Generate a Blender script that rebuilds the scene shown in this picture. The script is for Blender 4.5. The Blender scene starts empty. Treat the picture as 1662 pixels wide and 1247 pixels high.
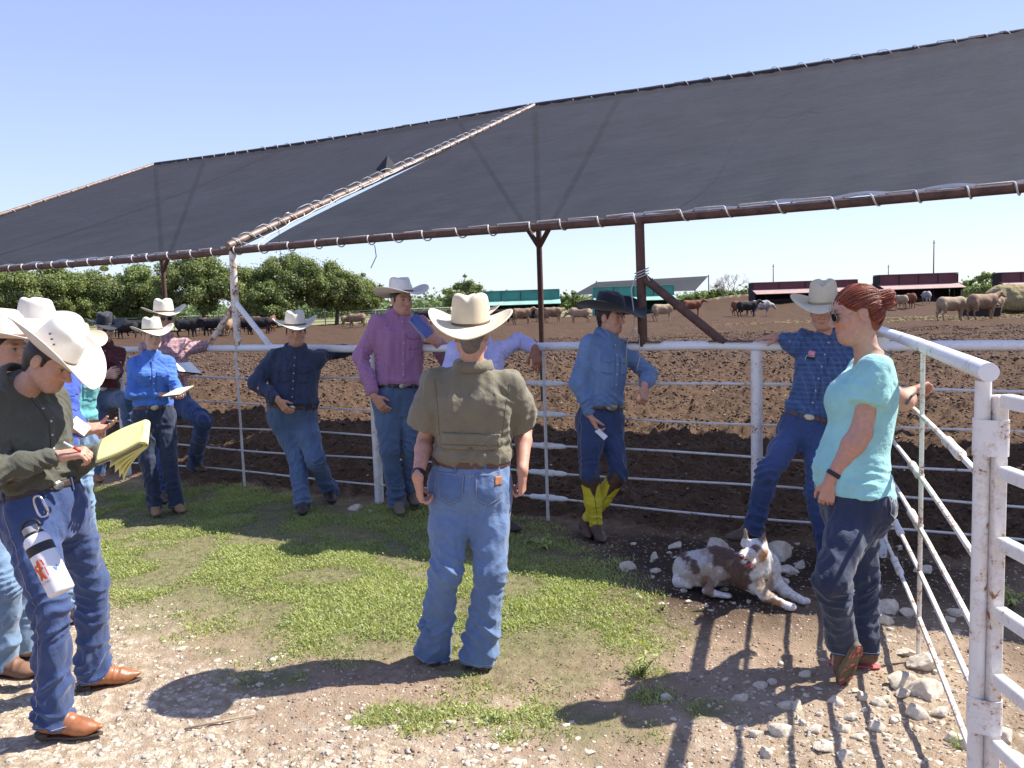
import bpy, math, random
import numpy as np
from mathutils import Vector, Matrix
from mathutils.bvhtree import BVHTree
SC = bpy.context.scene
# ------------------------------------------------------------ camera, world, sun, exposure
F, CX, CY, CAMH, ROLL = 1345.0, 831.0, 623.5, 1.8, 0.033
PITCH = math.atan(131.5 / F)
cd = bpy.data.cameras.new("camera"); cam = bpy.data.objects.new("camera", cd)
SC.collection.objects.link(cam); SC.camera = cam
cd.sensor_width = 36.0; cd.lens = 36.0 * F / 1662.0; cd.clip_start = 0.05; cd.clip_end = 6000
cam.matrix_world = Matrix.Translation((0, 0, CAMH)) @ Matrix.Rotation(math.pi / 2 - PITCH, 4, 'X') @ Matrix.Rotation(-ROLL, 4, 'Z')
SUN = Vector((0.77, 0.20, 1.0)).normalized()
w = bpy.data.worlds.new("World"); SC.world = w; w.use_nodes = True
nt = w.node_tree; bg = nt.nodes['Background']
sky = nt.nodes.new('ShaderNodeTexSky'); sky.sky_type = 'NISHITA'; sky.sun_disc = False
sky.sun_elevation = math.asin(SUN.z); sky.sun_rotation = math.atan2(SUN.x, SUN.y)
sky.air_density = 1.0; sky.dust_density = 2.0; sky.ozone_density = 2.0
sky.air_density = 1.0; sky.dust_density = 0.6; sky.ozone_density = 3.0
# thin summer haze whitening the air low over the horizon
tc = nt.nodes.new('ShaderNodeTexCoord'); sx = nt.nodes.new('ShaderNodeSeparateXYZ'); nt.links.new(tc.outputs['Generated'], sx.inputs[0])
rp = nt.nodes.new('ShaderNodeValToRGB'); nt.links.new(sx.outputs[2], rp.inputs[0])
rp.color_ramp.elements[0].position = 0.0; rp.color_ramp.elements[0].color = (2.85, 3.25, 3.9, 1)
rp.color_ramp.elements[1].position = 0.60; rp.color_ramp.elements[1].color = (1.10, 1.42, 3.1, 1)
e_ = rp.color_ramp.elements.new(.10); e_.color = (2.35, 2.75, 3.85, 1)
e_ = rp.color_ramp.elements.new(.28); e_.color = (1.65, 2.02, 3.65, 1)
mxs = nt.nodes.new('ShaderNodeMix'); mxs.data_type = 'RGBA'; mxs.inputs[0].default_value = .78
nt.links.new(sky.outputs[0], mxs.inputs[6]); nt.links.new(rp.outputs[0], mxs.inputs[7])
nt.links.new(mxs.outputs[2], bg.inputs[0]); bg.inputs[1].default_value = 0.15
sl = bpy.data.lights.new("sun", 'SUN'); sl.energy = 4.9; sl.angle = math.radians(0.5); sl.color = (1, 0.95, 0.88)
so = bpy.data.objects.new("sun", sl); SC.collection.objects.link(so)
so.rotation_euler = SUN.to_track_quat('Z', 'Y').to_euler()
SC.view_settings.view_transform = 'Standard'; SC.view_settings.look = 'None'
SC.view_settings.exposure = 0.9; SC.view_settings.gamma = 1
SC.cycles.max_bounces = 6; SC.cycles.transparent_max_bounces = 12
# ------------------------------------------------------------ measuring helpers (pixel of the photograph + distance -> point in the place)
def ray(px, py):
    u = (px - CX) / F; v = (py - CY) / F
    c, s = math.cos(ROLL), math.sin(ROLL)
    u2 = c * u - s * v; v2 = s * u + c * v
    y = math.cos(PITCH) - v2 * math.sin(PITCH); z = -math.sin(PITCH) - v2 * math.cos(PITCH)
    return u2 / y, z / y
def W(px, py, Y):
    a, b = ray(px, py); return np.array([a * Y, Y, CAMH + b * Y])
def G(px, py, z=0.0):
    a, b = ray(px, py); Y = (z - CAMH) / b; return np.array([a * Y, Y, z])
def V3(*a): return np.array(a, float)
def nrm(v):
    v = np.asarray(v, float); return v / max(1e-9, np.linalg.norm(v))
def fence_y(x): return 6.86 - 0.527 * x
FD = nrm(V3(1, -0.527, 0)); FN = V3(0.527, 1, 0) / math.hypot(1, .527)
rng = np.random.default_rng(7); random.seed(7)
# ------------------------------------------------------------ value noise in numpy
_T = np.random.default_rng(3).random(65536).astype(np.float32)
def vnoise(Pt, sc=1.0, seed=0):
    q = np.asarray(Pt, np.float32) * sc + seed * 17.31 + 1000.0
    i = np.floor(q).astype(np.int64); f = q - i; f = f * f * (3 - 2 * f)
    out = 0
    for dx in (0, 1):
        wx = f[..., 0] if dx else 1 - f[..., 0]
        for dy in (0, 1):
            wy = f[..., 1] if dy else 1 - f[..., 1]
            for dz in (0, 1):
                wz = f[..., 2] if dz else 1 - f[..., 2]
                h = ((i[..., 0] + dx) * 73856093 ^ (i[..., 1] + dy) * 19349663 ^ (i[..., 2] + dz) * 83492791) & 65535
                out = out + wx * wy * wz * _T[h]
    return out * 2 - 1
def fbm(Pt, sc, seed=0, oct=3):
    o = 0; a = 1
    for k in range(oct): o = o + a * vnoise(Pt, sc * 2 ** k, seed + k); a *= .5
    return o
# ------------------------------------------------------------ objects
def tag(o, label=None, cat=None, group=None, kind=None):
    if label: o['label'] = label
    if cat: o['category'] = cat
    if group: o['group'] = group
    if kind: o['kind'] = kind
    return o
def thing(name, label, cat, loc=(0, 0, 0), group=None):
    o = bpy.data.objects.new(name, None); SC.collection.objects.link(o)
    o.location = tuple(float(c) for c in loc); o.empty_display_size = .1
    return tag(o, label, cat, group)
def worldloc(o):
    p = V3(*o.location)
    return p + worldloc(o.parent) if o.parent else p
def mkmesh(name, V, Fc, mat=None, parent=None, smooth=True, col=None, attrs=None, uv=None, origin=None, mi=None):
    """V in WORLD coordinates; the object is placed relative to its parent (or at origin)."""
    V = np.asarray(V, np.float64)
    base = worldloc(parent) if parent is not None else (V3(*origin) if origin is not None else V3(0, 0, 0))
    me = bpy.data.meshes.new(name)
    if isinstance(Fc, np.ndarray) and Fc.ndim == 2:
        n, k = Fc.shape
        me.vertices.add(len(V)); me.vertices.foreach_set('co', (V - base).astype(np.float32).ravel())
        me.loops.add(n * k); me.loops.foreach_set('vertex_index', Fc.astype(np.int32).ravel())
        me.polygons.add(n); me.polygons.foreach_set('loop_start', np.arange(0, n * k, k, dtype=np.int32))
        me.update(calc_edges=True); me.validate()
    else:
        me.from_pydata([tuple(v) for v in (V - base)], [], [tuple(int(i) for i in f) for f in Fc]); me.update()
    if smooth: me.polygons.foreach_set('use_smooth', np.ones(len(me.polygons), bool))
    if col is not None:
        a = me.color_attributes.new('Col', 'FLOAT_COLOR', 'POINT')
        c = np.ones((len(V), 4), np.float32); c[:, :3] = col; a.data.foreach_set('color', c.ravel())
    for k, v in (attrs or {}).items():
        a = me.attributes.new(k, 'FLOAT', 'POINT'); a.data.foreach_set('value', np.asarray(v, np.float32))
    mats = mat if isinstance(mat, (list, tuple)) else [mat]
    for m in mats:
        if m: me.materials.append(m)
    if mi is not None: me.polygons.foreach_set('material_index', np.asarray(mi, np.int32))
    o = bpy.data.objects.new(name, me); SC.collection.objects.link(o)
    if parent is not None: o.parent = parent
    elif origin is not None: o.location = tuple(float(c) for c in base)
    return o
class MB:
    """collects simple shapes into one mesh"""
    def __init__(s): s.v = []; s.f = []; s.n = 0
    def add(s, V, Fc):
        V = np.asarray(V, float); s.v.append(V); s.f += [tuple(i + s.n for i in f) for f in Fc]; s.n += len(V); return s
    def box(s, c, size, ax=None, bevel=0.0):
        c = np.asarray(c, float); hx, hy, hz = [d / 2 for d in size]
        A = np.eye(3) if ax is None else np.array([nrm(a) for a in ax])
        b = min(bevel, hx * .9, hy * .9, hz * .9)
        if b <= 0:
            P = [(sx * hx, sy * hy, sz * hz) for sx in (-1, 1) for sy in (-1, 1) for sz in (-1, 1)]
            Fc = [(0, 1, 3, 2), (4, 6, 7, 5), (0, 4, 5, 1), (2, 3, 7, 6), (0, 2, 6, 4), (1, 5, 7, 3)]
        else:
            P = []; idx = {}
            for sx in (-1, 1):
                for sy in (-1, 1):
                    for sz in (-1, 1):
                        for k in range(3):
                            q = [sx * (hx - b), sy * (hy - b), sz * (hz - b)]; q[k] = (sx, sy, sz)[k] * (hx, hy, hz)[k]
                            idx[(sx, sy, sz, k)] = len(P); P.append(q)
            Fc = []
            for k in range(3):
                o1, o2 = (k + 1) % 3, (k + 2) % 3
                for sgn in (-1, 1):
                    q = []
                    for a, bb in ((-1, -1), (1, -1), (1, 1), (-1, 1)):
                        t = [0, 0, 0]; t[k] = sgn; t[o1] = a; t[o2] = bb; q.append(idx[(*t, k)])
                    Fc.append(tuple(q if sgn > 0 else q[::-1]))
            for k in range(3):
                o1, o2 = (k + 1) % 3, (k + 2) % 3
                for a in (-1, 1):
                    for bb in (-1, 1):
                        t1 = [0, 0, 0]; t1[o1] = a; t1[o2] = bb; t1[k] = -1; t2 = list(t1); t2[k] = 1
                        Fc.append((idx[(*t1, o1)], idx[(*t2, o1)], idx[(*t2, o2)], idx[(*t1, o2)]))
            for sx in (-1, 1):
                for sy in (-1, 1):
                    for sz in (-1, 1): Fc.append(tuple(idx[(sx, sy, sz, k)] for k in range(3)))
        return s.add(np.asarray(P) @ A + c, Fc)
    def tube(s, pts, r, n=10, cap=True, closed=False):
        pts = np.asarray(pts, float); m = len(pts); r = np.broadcast_to(np.asarray(r, float), (m,))
        T = np.gradient(pts, axis=0)
        if closed: T = np.roll(pts, -1, 0) - np.roll(pts, 1, 0)
        T /= np.maximum(1e-9, np.linalg.norm(T, axis=1))[:, None]
        up = V3(0, 0, 1) if abs(T[0][2]) < .9 else V3(0, 1, 0)
        V = []; a = nrm(np.cross(T[0], up))
        for i in range(m):
            a = nrm(a - T[i] * a.dot(T[i])); b = np.cross(T[i], a)
            for k in range(n):
                th = 2 * math.pi * k / n; V.append(pts[i] + r[i] * (math.cos(th) * a + math.sin(th) * b))
        Fc = []
        for i in range(m if closed else m - 1):
            j = (i + 1) % m
            for k in range(n):
                k2 = (k + 1) % n; Fc.append((i * n + k, j * n + k, j * n + k2, i * n + k2))
        if cap and not closed: Fc += [tuple(range(n)), tuple(range((m - 1) * n, m * n))[::-1]]
        return s.add(V, Fc)
    def quad(s, *p): return s.add(p, [(0, 1, 2, 3)[:len(p)]])
    def obj(s, name, mat, parent=None, smooth=False, origin=None):
        return mkmesh(name, np.concatenate(s.v), s.f, mat, parent, smooth, origin=origin)
def autosmooth(o, ang=40):
    me = o.data; me.polygons.foreach_set('use_smooth', np.ones(len(me.polygons), bool))
    me.set_sharp_from_angle(angle=math.radians(ang)); return o
# ------------------------------------------------------------ materials
def _new(name):
    m = bpy.data.materials.new(name); m.use_nodes = True
    return m, m.node_tree, m.node_tree.nodes['Principled BSDF']
def N(nt, typ, **kw):
    n = nt.nodes.new(typ)
    for k, v in kw.items():
        if k in n.inputs: n.inputs[k].default_value = v
        else: setattr(n, k, v)
    return n
def L(nt, a, b): nt.links.new(a, b)
def coord(nt): return N(nt, 'ShaderNodeTexCoord').outputs['Object']
def noise_out(nt, scale, detail=4, rough=.6, vec=None, dist=0.0):
    n = N(nt, 'ShaderNodeTexNoise', Scale=scale, Detail=detail, Roughness=rough, Distortion=dist)
    L(nt, vec if vec is not None else coord(nt), n.inputs['Vector']); return n.outputs['Fac']
def ramp(nt, fac, stops):
    r = N(nt, 'ShaderNodeValToRGB'); e = r.color_ramp.elements
    while len(e) < len(stops): e.new(.5)
    for el, (p, c) in zip(e, stops): el.position = p; el.color = (*c, 1)
    L(nt, fac, r.inputs[0]); return r.outputs[0]
def mixc(nt, fac, a, b, mode='MIX'):
    m = N(nt, 'ShaderNodeMix', data_type='RGBA', blend_type=mode)
    if isinstance(fac, (int, float)): m.inputs[0].default_value = fac
    else: L(nt, fac, m.inputs[0])
    for i, c in ((6, a), (7, b)):
        if isinstance(c, tuple): m.inputs[i].default_value = (*c, 1)
        else: L(nt, c, m.inputs[i])
    return m.outputs[2]
def math_(nt, op, a, b=None, c=None):
    m = N(nt, 'ShaderNodeMath', operation=op)
    for i, x in enumerate((a, b, c)):
        if x is None: continue
        if isinstance(x, (int, float)): m.inputs[i].default_value = x
        else: L(nt, x, m.inputs[i])
    return m.outputs[0]
def bump(nt, bs, h, strength=.3, dist=.01):
    b = N(nt, 'ShaderNodeBump', Strength=strength, Distance=dist); L(nt, h, b.inputs['Height']); L(nt, b.outputs[0], bs.inputs['Normal'])
def mat(name, c, rough=.7, var=.15, vs=8.0, bmp=.2, bs_=60.0, metal=0.0, c2=None, bd=.004, sheen=0.0, spec=.5, wr=0.0):
    m, nt, b = _new(name)
    c2 = c2 or tuple(max(0, x * (1 - var * 2)) for x in c); c1 = tuple(min(1, x * (1 + var)) for x in c) if c2 is None else c
    co = coord(nt)
    L(nt, ramp(nt, noise_out(nt, vs, 5, .65, co), [(.3, c2), (.65, c1)]), b.inputs['Base Color'])
    b.inputs['Roughness'].default_value = rough; b.inputs['Metallic'].default_value = metal
    b.inputs['Specular IOR Level'].default_value = spec
    if sheen: b.inputs['Sheen Weight'].default_value = sheen
    if wr:                                                       # soft creases of cloth
        ra = math_(nt, 'ABSOLUTE', math_(nt, 'SUBTRACT', noise_out(nt, 11, 3, .55, co, 1.6), .5)); rb_ = math_(nt, 'ABSOLUTE', math_(nt, 'SUBTRACT', noise_out(nt, 26, 3, .6, co, 1.2), .5))
        hgt = math_(nt, 'ADD', math_(nt, 'MULTIPLY', ra, -2.2), math_(nt, 'MULTIPLY', rb_, -.8)); b1 = N(nt, 'ShaderNodeBump', Strength=wr, Distance=.02); L(nt, hgt, b1.inputs['Height'])
        b2 = N(nt, 'ShaderNodeBump', Strength=bmp, Distance=bd); L(nt, noise_out(nt, bs_, 3, .6, co), b2.inputs['Height']); L(nt, b1.outputs[0], b2.inputs['Normal']); L(nt, b2.outputs[0], b.inputs['Normal'])
    elif bmp: bump(nt, b, noise_out(nt, bs_, 3, .6, co), bmp, bd)
    return m
def paint_rust(name, c, rust=.55, scale=7.0, rc=(.16, .06, .025)):
    """painted pipe with rust breaking through"""
    m, nt, b = _new(name); co = coord(nt)
    big = noise_out(nt, scale, 6, .7, co); fine = noise_out(nt, scale * 8, 4, .7, co)
    s = math_(nt, 'MULTIPLY_ADD', fine, .35, math_(nt, 'MULTIPLY', big, .8))
    rm = ramp(nt, s, [(rust, (0, 0, 0)), (rust + .03, (1, 1, 1))])
    stain = ramp(nt, s, [(rust - .12, (0, 0, 0)), (rust + .05, (1, 1, 1))])
    cc = mixc(nt, math_(nt, 'MULTIPLY', stain, .55), c, (.5, .33, .17))
    cc = mixc(nt, rm, cc, ramp(nt, fine, [(.35, rc), (.7, tuple(x * 2.2 for x in rc))]))
    L(nt, cc, b.inputs['Base Color'])
    L(nt, math_(nt, 'MULTIPLY_ADD', rm, .4, .38), b.inputs['Roughness'])
    bump(nt, b, math_(nt, 'ADD', fine, rm), .25, .003); return m
def plaid(name, base, line, fx=40., fz=40., wline=.28, line2=None, bmp=.3):
    m, nt, b = _new(name); co = coord(nt); s = N(nt, 'ShaderNodeSeparateXYZ'); L(nt, co, s.inputs[0])
    nz = noise_out(nt, 9, 3, .5, co)
    xx = math_(nt, 'ADD', math_(nt, 'ADD', s.outputs[0], math_(nt, 'MULTIPLY', s.outputs[1], .6)), math_(nt, 'MULTIPLY', nz, .006))
    zz = math_(nt, 'ADD', s.outputs[2], math_(nt, 'MULTIPLY', nz, .006))
    def stripe(v, f, w): return math_(nt, 'LESS_THAN', math_(nt, 'FRACT', math_(nt, 'MULTIPLY', v, f)), w)
    a = stripe(xx, fx, wline); c = stripe(zz, fz, wline)
    f = math_(nt, 'MULTIPLY', math_(nt, 'ADD', a, c), .5)
    col = mixc(nt, f, base, line)
    if line2: col = mixc(nt, math_(nt, 'MULTIPLY', math_(nt, 'ADD', stripe(xx, fx / 2, .1), stripe(zz, fz / 2, .1)), .6), col, line2)
    col = mixc(nt, math_(nt, 'MULTIPLY', noise_out(nt, 5, 4, .6, co), .3), col, tuple(x * .6 for x in base))
    L(nt, col, b.inputs['Base Color']); b.inputs['Roughness'].default_value = .8; b.inputs['Sheen Weight'].default_value = .2
    bump(nt, b, noise_out(nt, 250, 2, .6, co), bmp, .001); return m
def denim(name, dark, light, fade=.5):
    m, nt, b = _new(name); co = coord(nt)
    f = math_(nt, 'MULTIPLY_ADD', noise_out(nt, 4, 5, .65, co), .7, math_(nt, 'MULTIPLY', noise_out(nt, 40, 4, .7, co), .35))
    at = N(nt, 'ShaderNodeAttribute', attribute_name='wear')
    f = math_(nt, 'ADD', f, math_(nt, 'MULTIPLY', at.outputs['Fac'], .42))
    L(nt, ramp(nt, f, [(.5 - fade * .3, dark), (.5 + fade * .5, light)]), b.inputs['Base Color'])
    mp = N(nt, 'ShaderNodeMapping'); mp.inputs['Scale'].default_value = (1, 1, .15); L(nt, co, mp.inputs[0])
    bump(nt, b, math_(nt, 'ADD', noise_out(nt, 420, 2, .5, mp.outputs[0]), math_(nt, 'ADD', math_(nt, 'MULTIPLY', noise_out(nt, 60, 4, .6, co), 1.2), math_(nt, 'MULTIPLY', math_(nt, 'ABSOLUTE', math_(nt, 'SUBTRACT', noise_out(nt, 20, 3, .6, co, 1.5), .5)), -4.0))), .45, .0028)
    b.inputs['Roughness'].default_value = .85; b.inputs['Sheen Weight'].default_value = .25; return m
def attr_mat(name, rough=.6, sss=0.0, bmp=.15, bs_=150., var=.1, bd=.001, vs=25.):
    m, nt, b = _new(name); co = coord(nt)
    at = N(nt, 'ShaderNodeVertexColor', layer_name='Col') if False else N(nt, 'ShaderNodeAttribute', attribute_name='Col')
    v = ramp(nt, noise_out(nt, vs, 4, .6, co), [(.3, (1 - var * 2,) * 3), (.7, (1 + var * .5,) * 3)])
    L(nt, mixc(nt, 1.0, at.outputs['Color'], v, 'MULTIPLY'), b.inputs['Base Color'])
    b.inputs['Roughness'].default_value = rough
    if sss:
        b.inputs['Subsurface Weight'].default_value = sss; b.inputs['Subsurface Radius'].default_value = (.01, .004, .002); b.inputs['Subsurface Scale'].default_value = .6
    bump(nt, b, noise_out(nt, bs_, 3, .6, co), bmp, bd); return m
# ------------------------------------------------------------ signed distance field -> one continuous surface
class SDF:
    def __init__(s): s.p = []
    def cap(s, a, b, ra, rb=None, k=.03, op='+', flat=None, cut=None, pad=0):
        """tapered limb; flat=(axis, factor) squashes it along axis; cut=list of (point, outward normal)"""
        s.p.append(('c', np.asarray(a, float), np.asarray(b, float), ra, ra if rb is None else rb, k, op, flat, cut)); return s
    def ell(s, c, r, R=None, k=.03, op='+'):
        s.p.append(('e', np.asarray(c, float), np.asarray(r, float), np.eye(3) if R is None else np.asarray(R, float), None, k, op, None, None)); return s
    def loft(s, base, l, f, u, tab, k=.04, op='+', infl=0.0, cut=None, n=2.4):
        """tab rows: t, half width, half depth, front shift"""
        s.p.append(('l', np.asarray(base, float), (l, f, u), np.asarray(tab, float), infl, k, op, n, cut)); return s
    def bounds(s):
        lo = []; hi = []
        for p in s.p:
            if p[6] == '-': continue
            a, b = s.pb(p); lo.append(a); hi.append(b)
        return np.min(lo, 0), np.max(hi, 0)
    def pb(s, p):
        if p[0] == 'c':
            r = max(p[3], p[4]); return np.minimum(p[1], p[2]) - r, np.maximum(p[1], p[2]) + r
        if p[0] == 'e':
            e = np.sqrt(((p[3] * p[2][:, None]) ** 2).sum(0)); return p[1] - e, p[1] + e
        t = p[3]; l, f, u = p[2]; c = []
        m = max(t[:, 1].max(), t[:, 2].max()) + abs(t[:, 3]).max() + p[4]
        for tt in (t[0, 0], t[-1, 0]): c.append(p[1] + u * tt)
        return np.min(c, 0) - m, np.max(c, 0) + m
    def ev(s, p, P):
        if p[0] == 'c':
            _, a, b, ra, rb, k, op, flat, cut = p
            q = P
            if flat is not None:
                ax = nrm(flat[0]); fct = flat[1]; m = (a + b) / 2
                q = P + ((P - m) @ ax)[..., None] * ax * (1 / fct - 1)
                a = a + (a - m) @ ax * ax * (1 / fct - 1); b = b + (b - m) @ ax * ax * (1 / fct - 1)
            ab = b - a; t = np.clip(((q - a) @ ab) / max(1e-9, ab @ ab), 0, 1)
            d = np.linalg.norm(q - a - t[..., None] * ab, axis=-1) - (ra + (rb - ra) * t)
            if flat is not None: d = d * (flat[1] if flat[1] < 1 else 1)
        elif p[0] == 'e':
            _, c, r, R, _, k, op, _, cut = p
            q = ((P - c) @ R.T) / r; n1 = np.linalg.norm(q, axis=-1); n2 = np.linalg.norm(q / r, axis=-1)
            d = n1 * (n1 - 1) / np.maximum(n2, 1e-6)
        else:
            _, c, (l, f, u), tab, infl, k, op, n, cut = p
            q = P - c; t = q @ u; x = q @ l; y = q @ f
            wd = np.interp(t, tab[:, 0], tab[:, 1]) + infl; dp = np.interp(t, tab[:, 0], tab[:, 2]) + infl; fs = np.interp(t, tab[:, 0], tab[:, 3])
            g = (np.abs(x / wd) ** n + np.abs((y - fs) / dp) ** n) ** (1 / n)
            d = (g - 1) * np.minimum(wd, dp)
            d = np.maximum(d, np.maximum(tab[0, 0] - infl - t, t - tab[-1, 0] - infl))
        if cut:
            for pt, nn in cut: d = np.maximum(d, (P - np.asarray(pt)) @ nrm(nn))
        return d
    def mesh(s, h, final=None, extra_cut=None):
        lo, hi = s.bounds(); lo = lo - 3 * h - .02; hi = hi + 3 * h + .02
        n = np.ceil((hi - lo) / h).astype(int) + 1
        ax = [lo[i] + h * np.arange(n[i]) for i in range(3)]
        D = np.full(n, 1.0, np.float32)
        for p in s.p:
            a, b = s.pb(p); k = p[5]; m = k + 3 * h + .02
            i0 = np.clip(np.floor((a - m - lo) / h).astype(int), 0, n - 1); i1 = np.clip(np.ceil((b + m - lo) / h).astype(int) + 1, 1, n)
            if (i1 <= i0).any(): continue
            X = np.stack(np.meshgrid(*[ax[i][i0[i]:i1[i]] for i in range(3)], indexing='ij'), -1)
            d = s.ev(p, X).astype(np.float32); sl_ = tuple(slice(i0[i], i1[i]) for i in range(3)); E_ = D[sl_]
            if p[6] == '+':
                hh = np.maximum(k - np.abs(E_ - d), 0) / max(k, 1e-6); D[sl_] = np.minimum(E_, d) - hh * hh * k * .25
            else:
                d = -d; hh = np.maximum(k - np.abs(E_ - d), 0) / max(k, 1e-6); D[sl_] = np.maximum(E_, d) + hh * hh * k * .25
        if extra_cut:
            X = np.stack(np.meshgrid(*ax, indexing='ij'), -1).astype(np.float32)
            for pt, nn in extra_cut: D = np.maximum(D, ((X - np.asarray(pt, np.float32)) @ nrm(nn).astype(np.float32)))
        return surface_nets(D, lo, h)
def surface_nets(D, lo, h):
    S = D < 0
    c = [S[i:S.shape[0] - 1 + i, j:S.shape[1] - 1 + j, k:S.shape[2] - 1 + k] for i in (0, 1) for j in (0, 1) for k in (0, 1)]
    cnt = sum(x.astype(np.int8) for x in c); act = (cnt > 0) & (cnt < 8)
    I, J, K = np.nonzero(act); idx = np.full(act.shape, -1, np.int64); idx[I, J, K] = np.arange(len(I))
    offs = [(i, j, k) for i in (0, 1) for j in (0, 1) for k in (0, 1)]
    val = np.stack([D[I + i, J + j, K + k] for i, j, k in offs], 1)
    off = np.array(offs, float); acc = np.zeros((len(I), 3)); num = np.zeros(len(I))
    for a in range(8):
        for b in range(a + 1, 8):
            if abs(off[a] - off[b]).sum() != 1: continue
            va, vb = val[:, a], val[:, b]; cr = (va < 0) != (vb < 0)
            t = np.where(cr, va / np.where(cr, va - vb, 1), 0)
            acc += np.where(cr[:, None], off[a] + t[:, None] * (off[b] - off[a]), 0); num += cr
    V = lo + h * (np.stack([I, J, K], 1) + acc / num[:, None])
    Q = []
    for axd in range(3):
        o1, o2 = (axd + 1) % 3, (axd + 2) % 3
        sl0 = [slice(None)] * 3; sl1 = [slice(None)] * 3; sl0[axd] = slice(0, -1); sl1[axd] = slice(1, None)
        A = S[tuple(sl0)]; B = S[tuple(sl1)]; E = A != B
        g = np.array(np.nonzero(E)); m = (g[o1] > 0) & (g[o2] > 0) & (g[o1] < D.shape[o1] - 1) & (g[o2] < D.shape[o2] - 1); g = g[:, m]
        ins = A[tuple(g)]
        def at(d1, d2):
            q = g.copy(); q[o1] -= d1; q[o2] -= d2; return idx[tuple(q)]
        quad = np.stack([at(0, 0), at(1, 0), at(1, 1), at(0, 1)], 1)
        quad[~ins] = quad[~ins][:, ::-1]; Q.append(quad)
    Q = np.concatenate(Q); Q = Q[(Q >= 0).all(1)]
    return V, Q
def vnormals(V, Q):
    a = V[Q[:, 0]]; n = np.cross(V[Q[:, 2]] - a, V[Q[:, 3]] - V[Q[:, 1]])
    out = np.zeros_like(V)
    for k in range(4): np.add.at(out, Q[:, k], n)
    return out / np.maximum(1e-12, np.linalg.norm(out, axis=1))[:, None]
def relax(V, Q, it=2, lam=.5):
    e = np.concatenate([Q[:, [0, 1]], Q[:, [1, 2]], Q[:, [2, 3]], Q[:, [3, 0]]])
    cnt = np.bincount(e[:, 0], minlength=len(V)) + np.bincount(e[:, 1], minlength=len(V))
    for _ in range(it):
        s = np.zeros_like(V)
        for k in range(3): s[:, k] = np.bincount(e[:, 0], V[e[:, 1], k], len(V)) + np.bincount(e[:, 1], V[e[:, 0], k], len(V))
        V = V + lam * (s / np.maximum(cnt, 1)[:, None] - V)
    return V
def bvh_of(V, Q): return BVHTree.FromPolygons([tuple(v) for v in V], [tuple(int(i) for i in q) for q in Q])
# ============================================================ GROUND
def poly_mask(X, Y, pts, soft, nz, amp):
    """soft inside-mask (0..1) of a ground polygon with a noisy edge"""
    pts = np.asarray(pts, float); ins = np.zeros(X.shape, bool); d = np.full(X.shape, 1e9)
    for i in range(len(pts)):
        a, b = pts[i], pts[(i + 1) % len(pts)]
        cond = ((a[1] > Y) != (b[1] > Y)) & (X < (b[0] - a[0]) * (Y - a[1]) / (b[1] - a[1] + 1e-12) + a[0]); ins ^= cond
        ab = b - a; t = np.clip(((X - a[0]) * ab[0] + (Y - a[1]) * ab[1]) / (ab @ ab + 1e-12), 0, 1)
        d = np.minimum(d, np.hypot(X - a[0] - t * ab[0], Y - a[1] - t * ab[1]))
    s = np.where(ins, d, -d) + nz * amp
    return np.clip(s / soft * .5 + .5, 0, 1)
def gpoly(*px): return [tuple(G(*p)[:2]) for p in px]
GRASS = gpoly((-500, 815), (140, 798), (330, 790), (520, 815), (700, 825), (870, 855), (945, 905), (1010, 950), (1035, 1005), (1020, 1060), (940, 1085), (850, 1095), (790, 1100), (700, 1098), (600, 1075), (480, 1062), (400, 1060), (330, 1025), (200, 985), (120, 975), (-500, 1000))
TUFTS = [((700, 1165), .16), ((800, 1168), .13), ((960, 1185), .20), ((880, 1160), .16), ((1040, 1090), .12), ((440, 1105), .13), ((620, 1170), .10), ((1150, 1150), .10), ((250, 1020), .12), ((940, 1100), .18), ((1060, 1130), .1), ((360, 1060), .1), ((830, 1195), .08)]
GRAVEL = gpoly((150, 965), (260, 1010), (330, 1060), (430, 1085), (470, 1130), (600, 1180), (900, 1215), (1000, 1300), (-900, 1500), (-700, 1010), (0, 1000))
GRAV2 = gpoly((1200, 1080), (1330, 1130), (1480, 1000), (1600, 1020), (1900, 1400), (1000, 1500), (980, 1260), (1130, 1200))
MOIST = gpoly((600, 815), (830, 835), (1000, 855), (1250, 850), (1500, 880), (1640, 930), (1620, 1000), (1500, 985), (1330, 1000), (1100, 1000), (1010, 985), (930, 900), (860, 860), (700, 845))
def masks(X, Y):
    P3 = np.stack([X, Y, np.zeros_like(X)], -1)
    n1 = fbm(P3, 2.2, 1, 4); n2 = fbm(P3, 6.0, 5, 3)
    g = poly_mask(X, Y, GRASS, .30, n1 + .5 * n2, .22)
    for (px, py), r in TUFTS:
        c = G(px, py); d = np.hypot((X - c[0]) * .75, Y - c[1]) / r
        g = np.maximum(g, np.clip(1.25 - d + n2 * .5, 0, 1) * .85)
    gr = np.maximum(poly_mask(X, Y, GRAVEL, .5, n1, .3), poly_mask(X, Y, GRAV2, .4, n1, .3) * .55)
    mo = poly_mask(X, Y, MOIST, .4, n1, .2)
    s = (Y - fence_y(X)) / 1.13
    pen = np.clip((s + .12 + n1 * .15) / .25, 0, 1)
    far = np.clip((np.hypot(X, Y) - 97) / 6 + n1, 0, 1)
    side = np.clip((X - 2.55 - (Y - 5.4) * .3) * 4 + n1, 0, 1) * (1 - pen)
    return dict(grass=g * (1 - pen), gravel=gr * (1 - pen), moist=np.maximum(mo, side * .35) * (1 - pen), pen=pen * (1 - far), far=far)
def base_z(X, Y):
    z = 1.9 * np.exp(-(((X - 27.5) / 9.0) ** 2 + ((Y - 96) / 9) ** 2)) + .5 * np.exp(-(((X - 45) / 30) ** 2 + ((Y - 84) / 10) ** 2)) 
    return z * np.clip((Y - 25) / 30, 0, 1)
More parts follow.
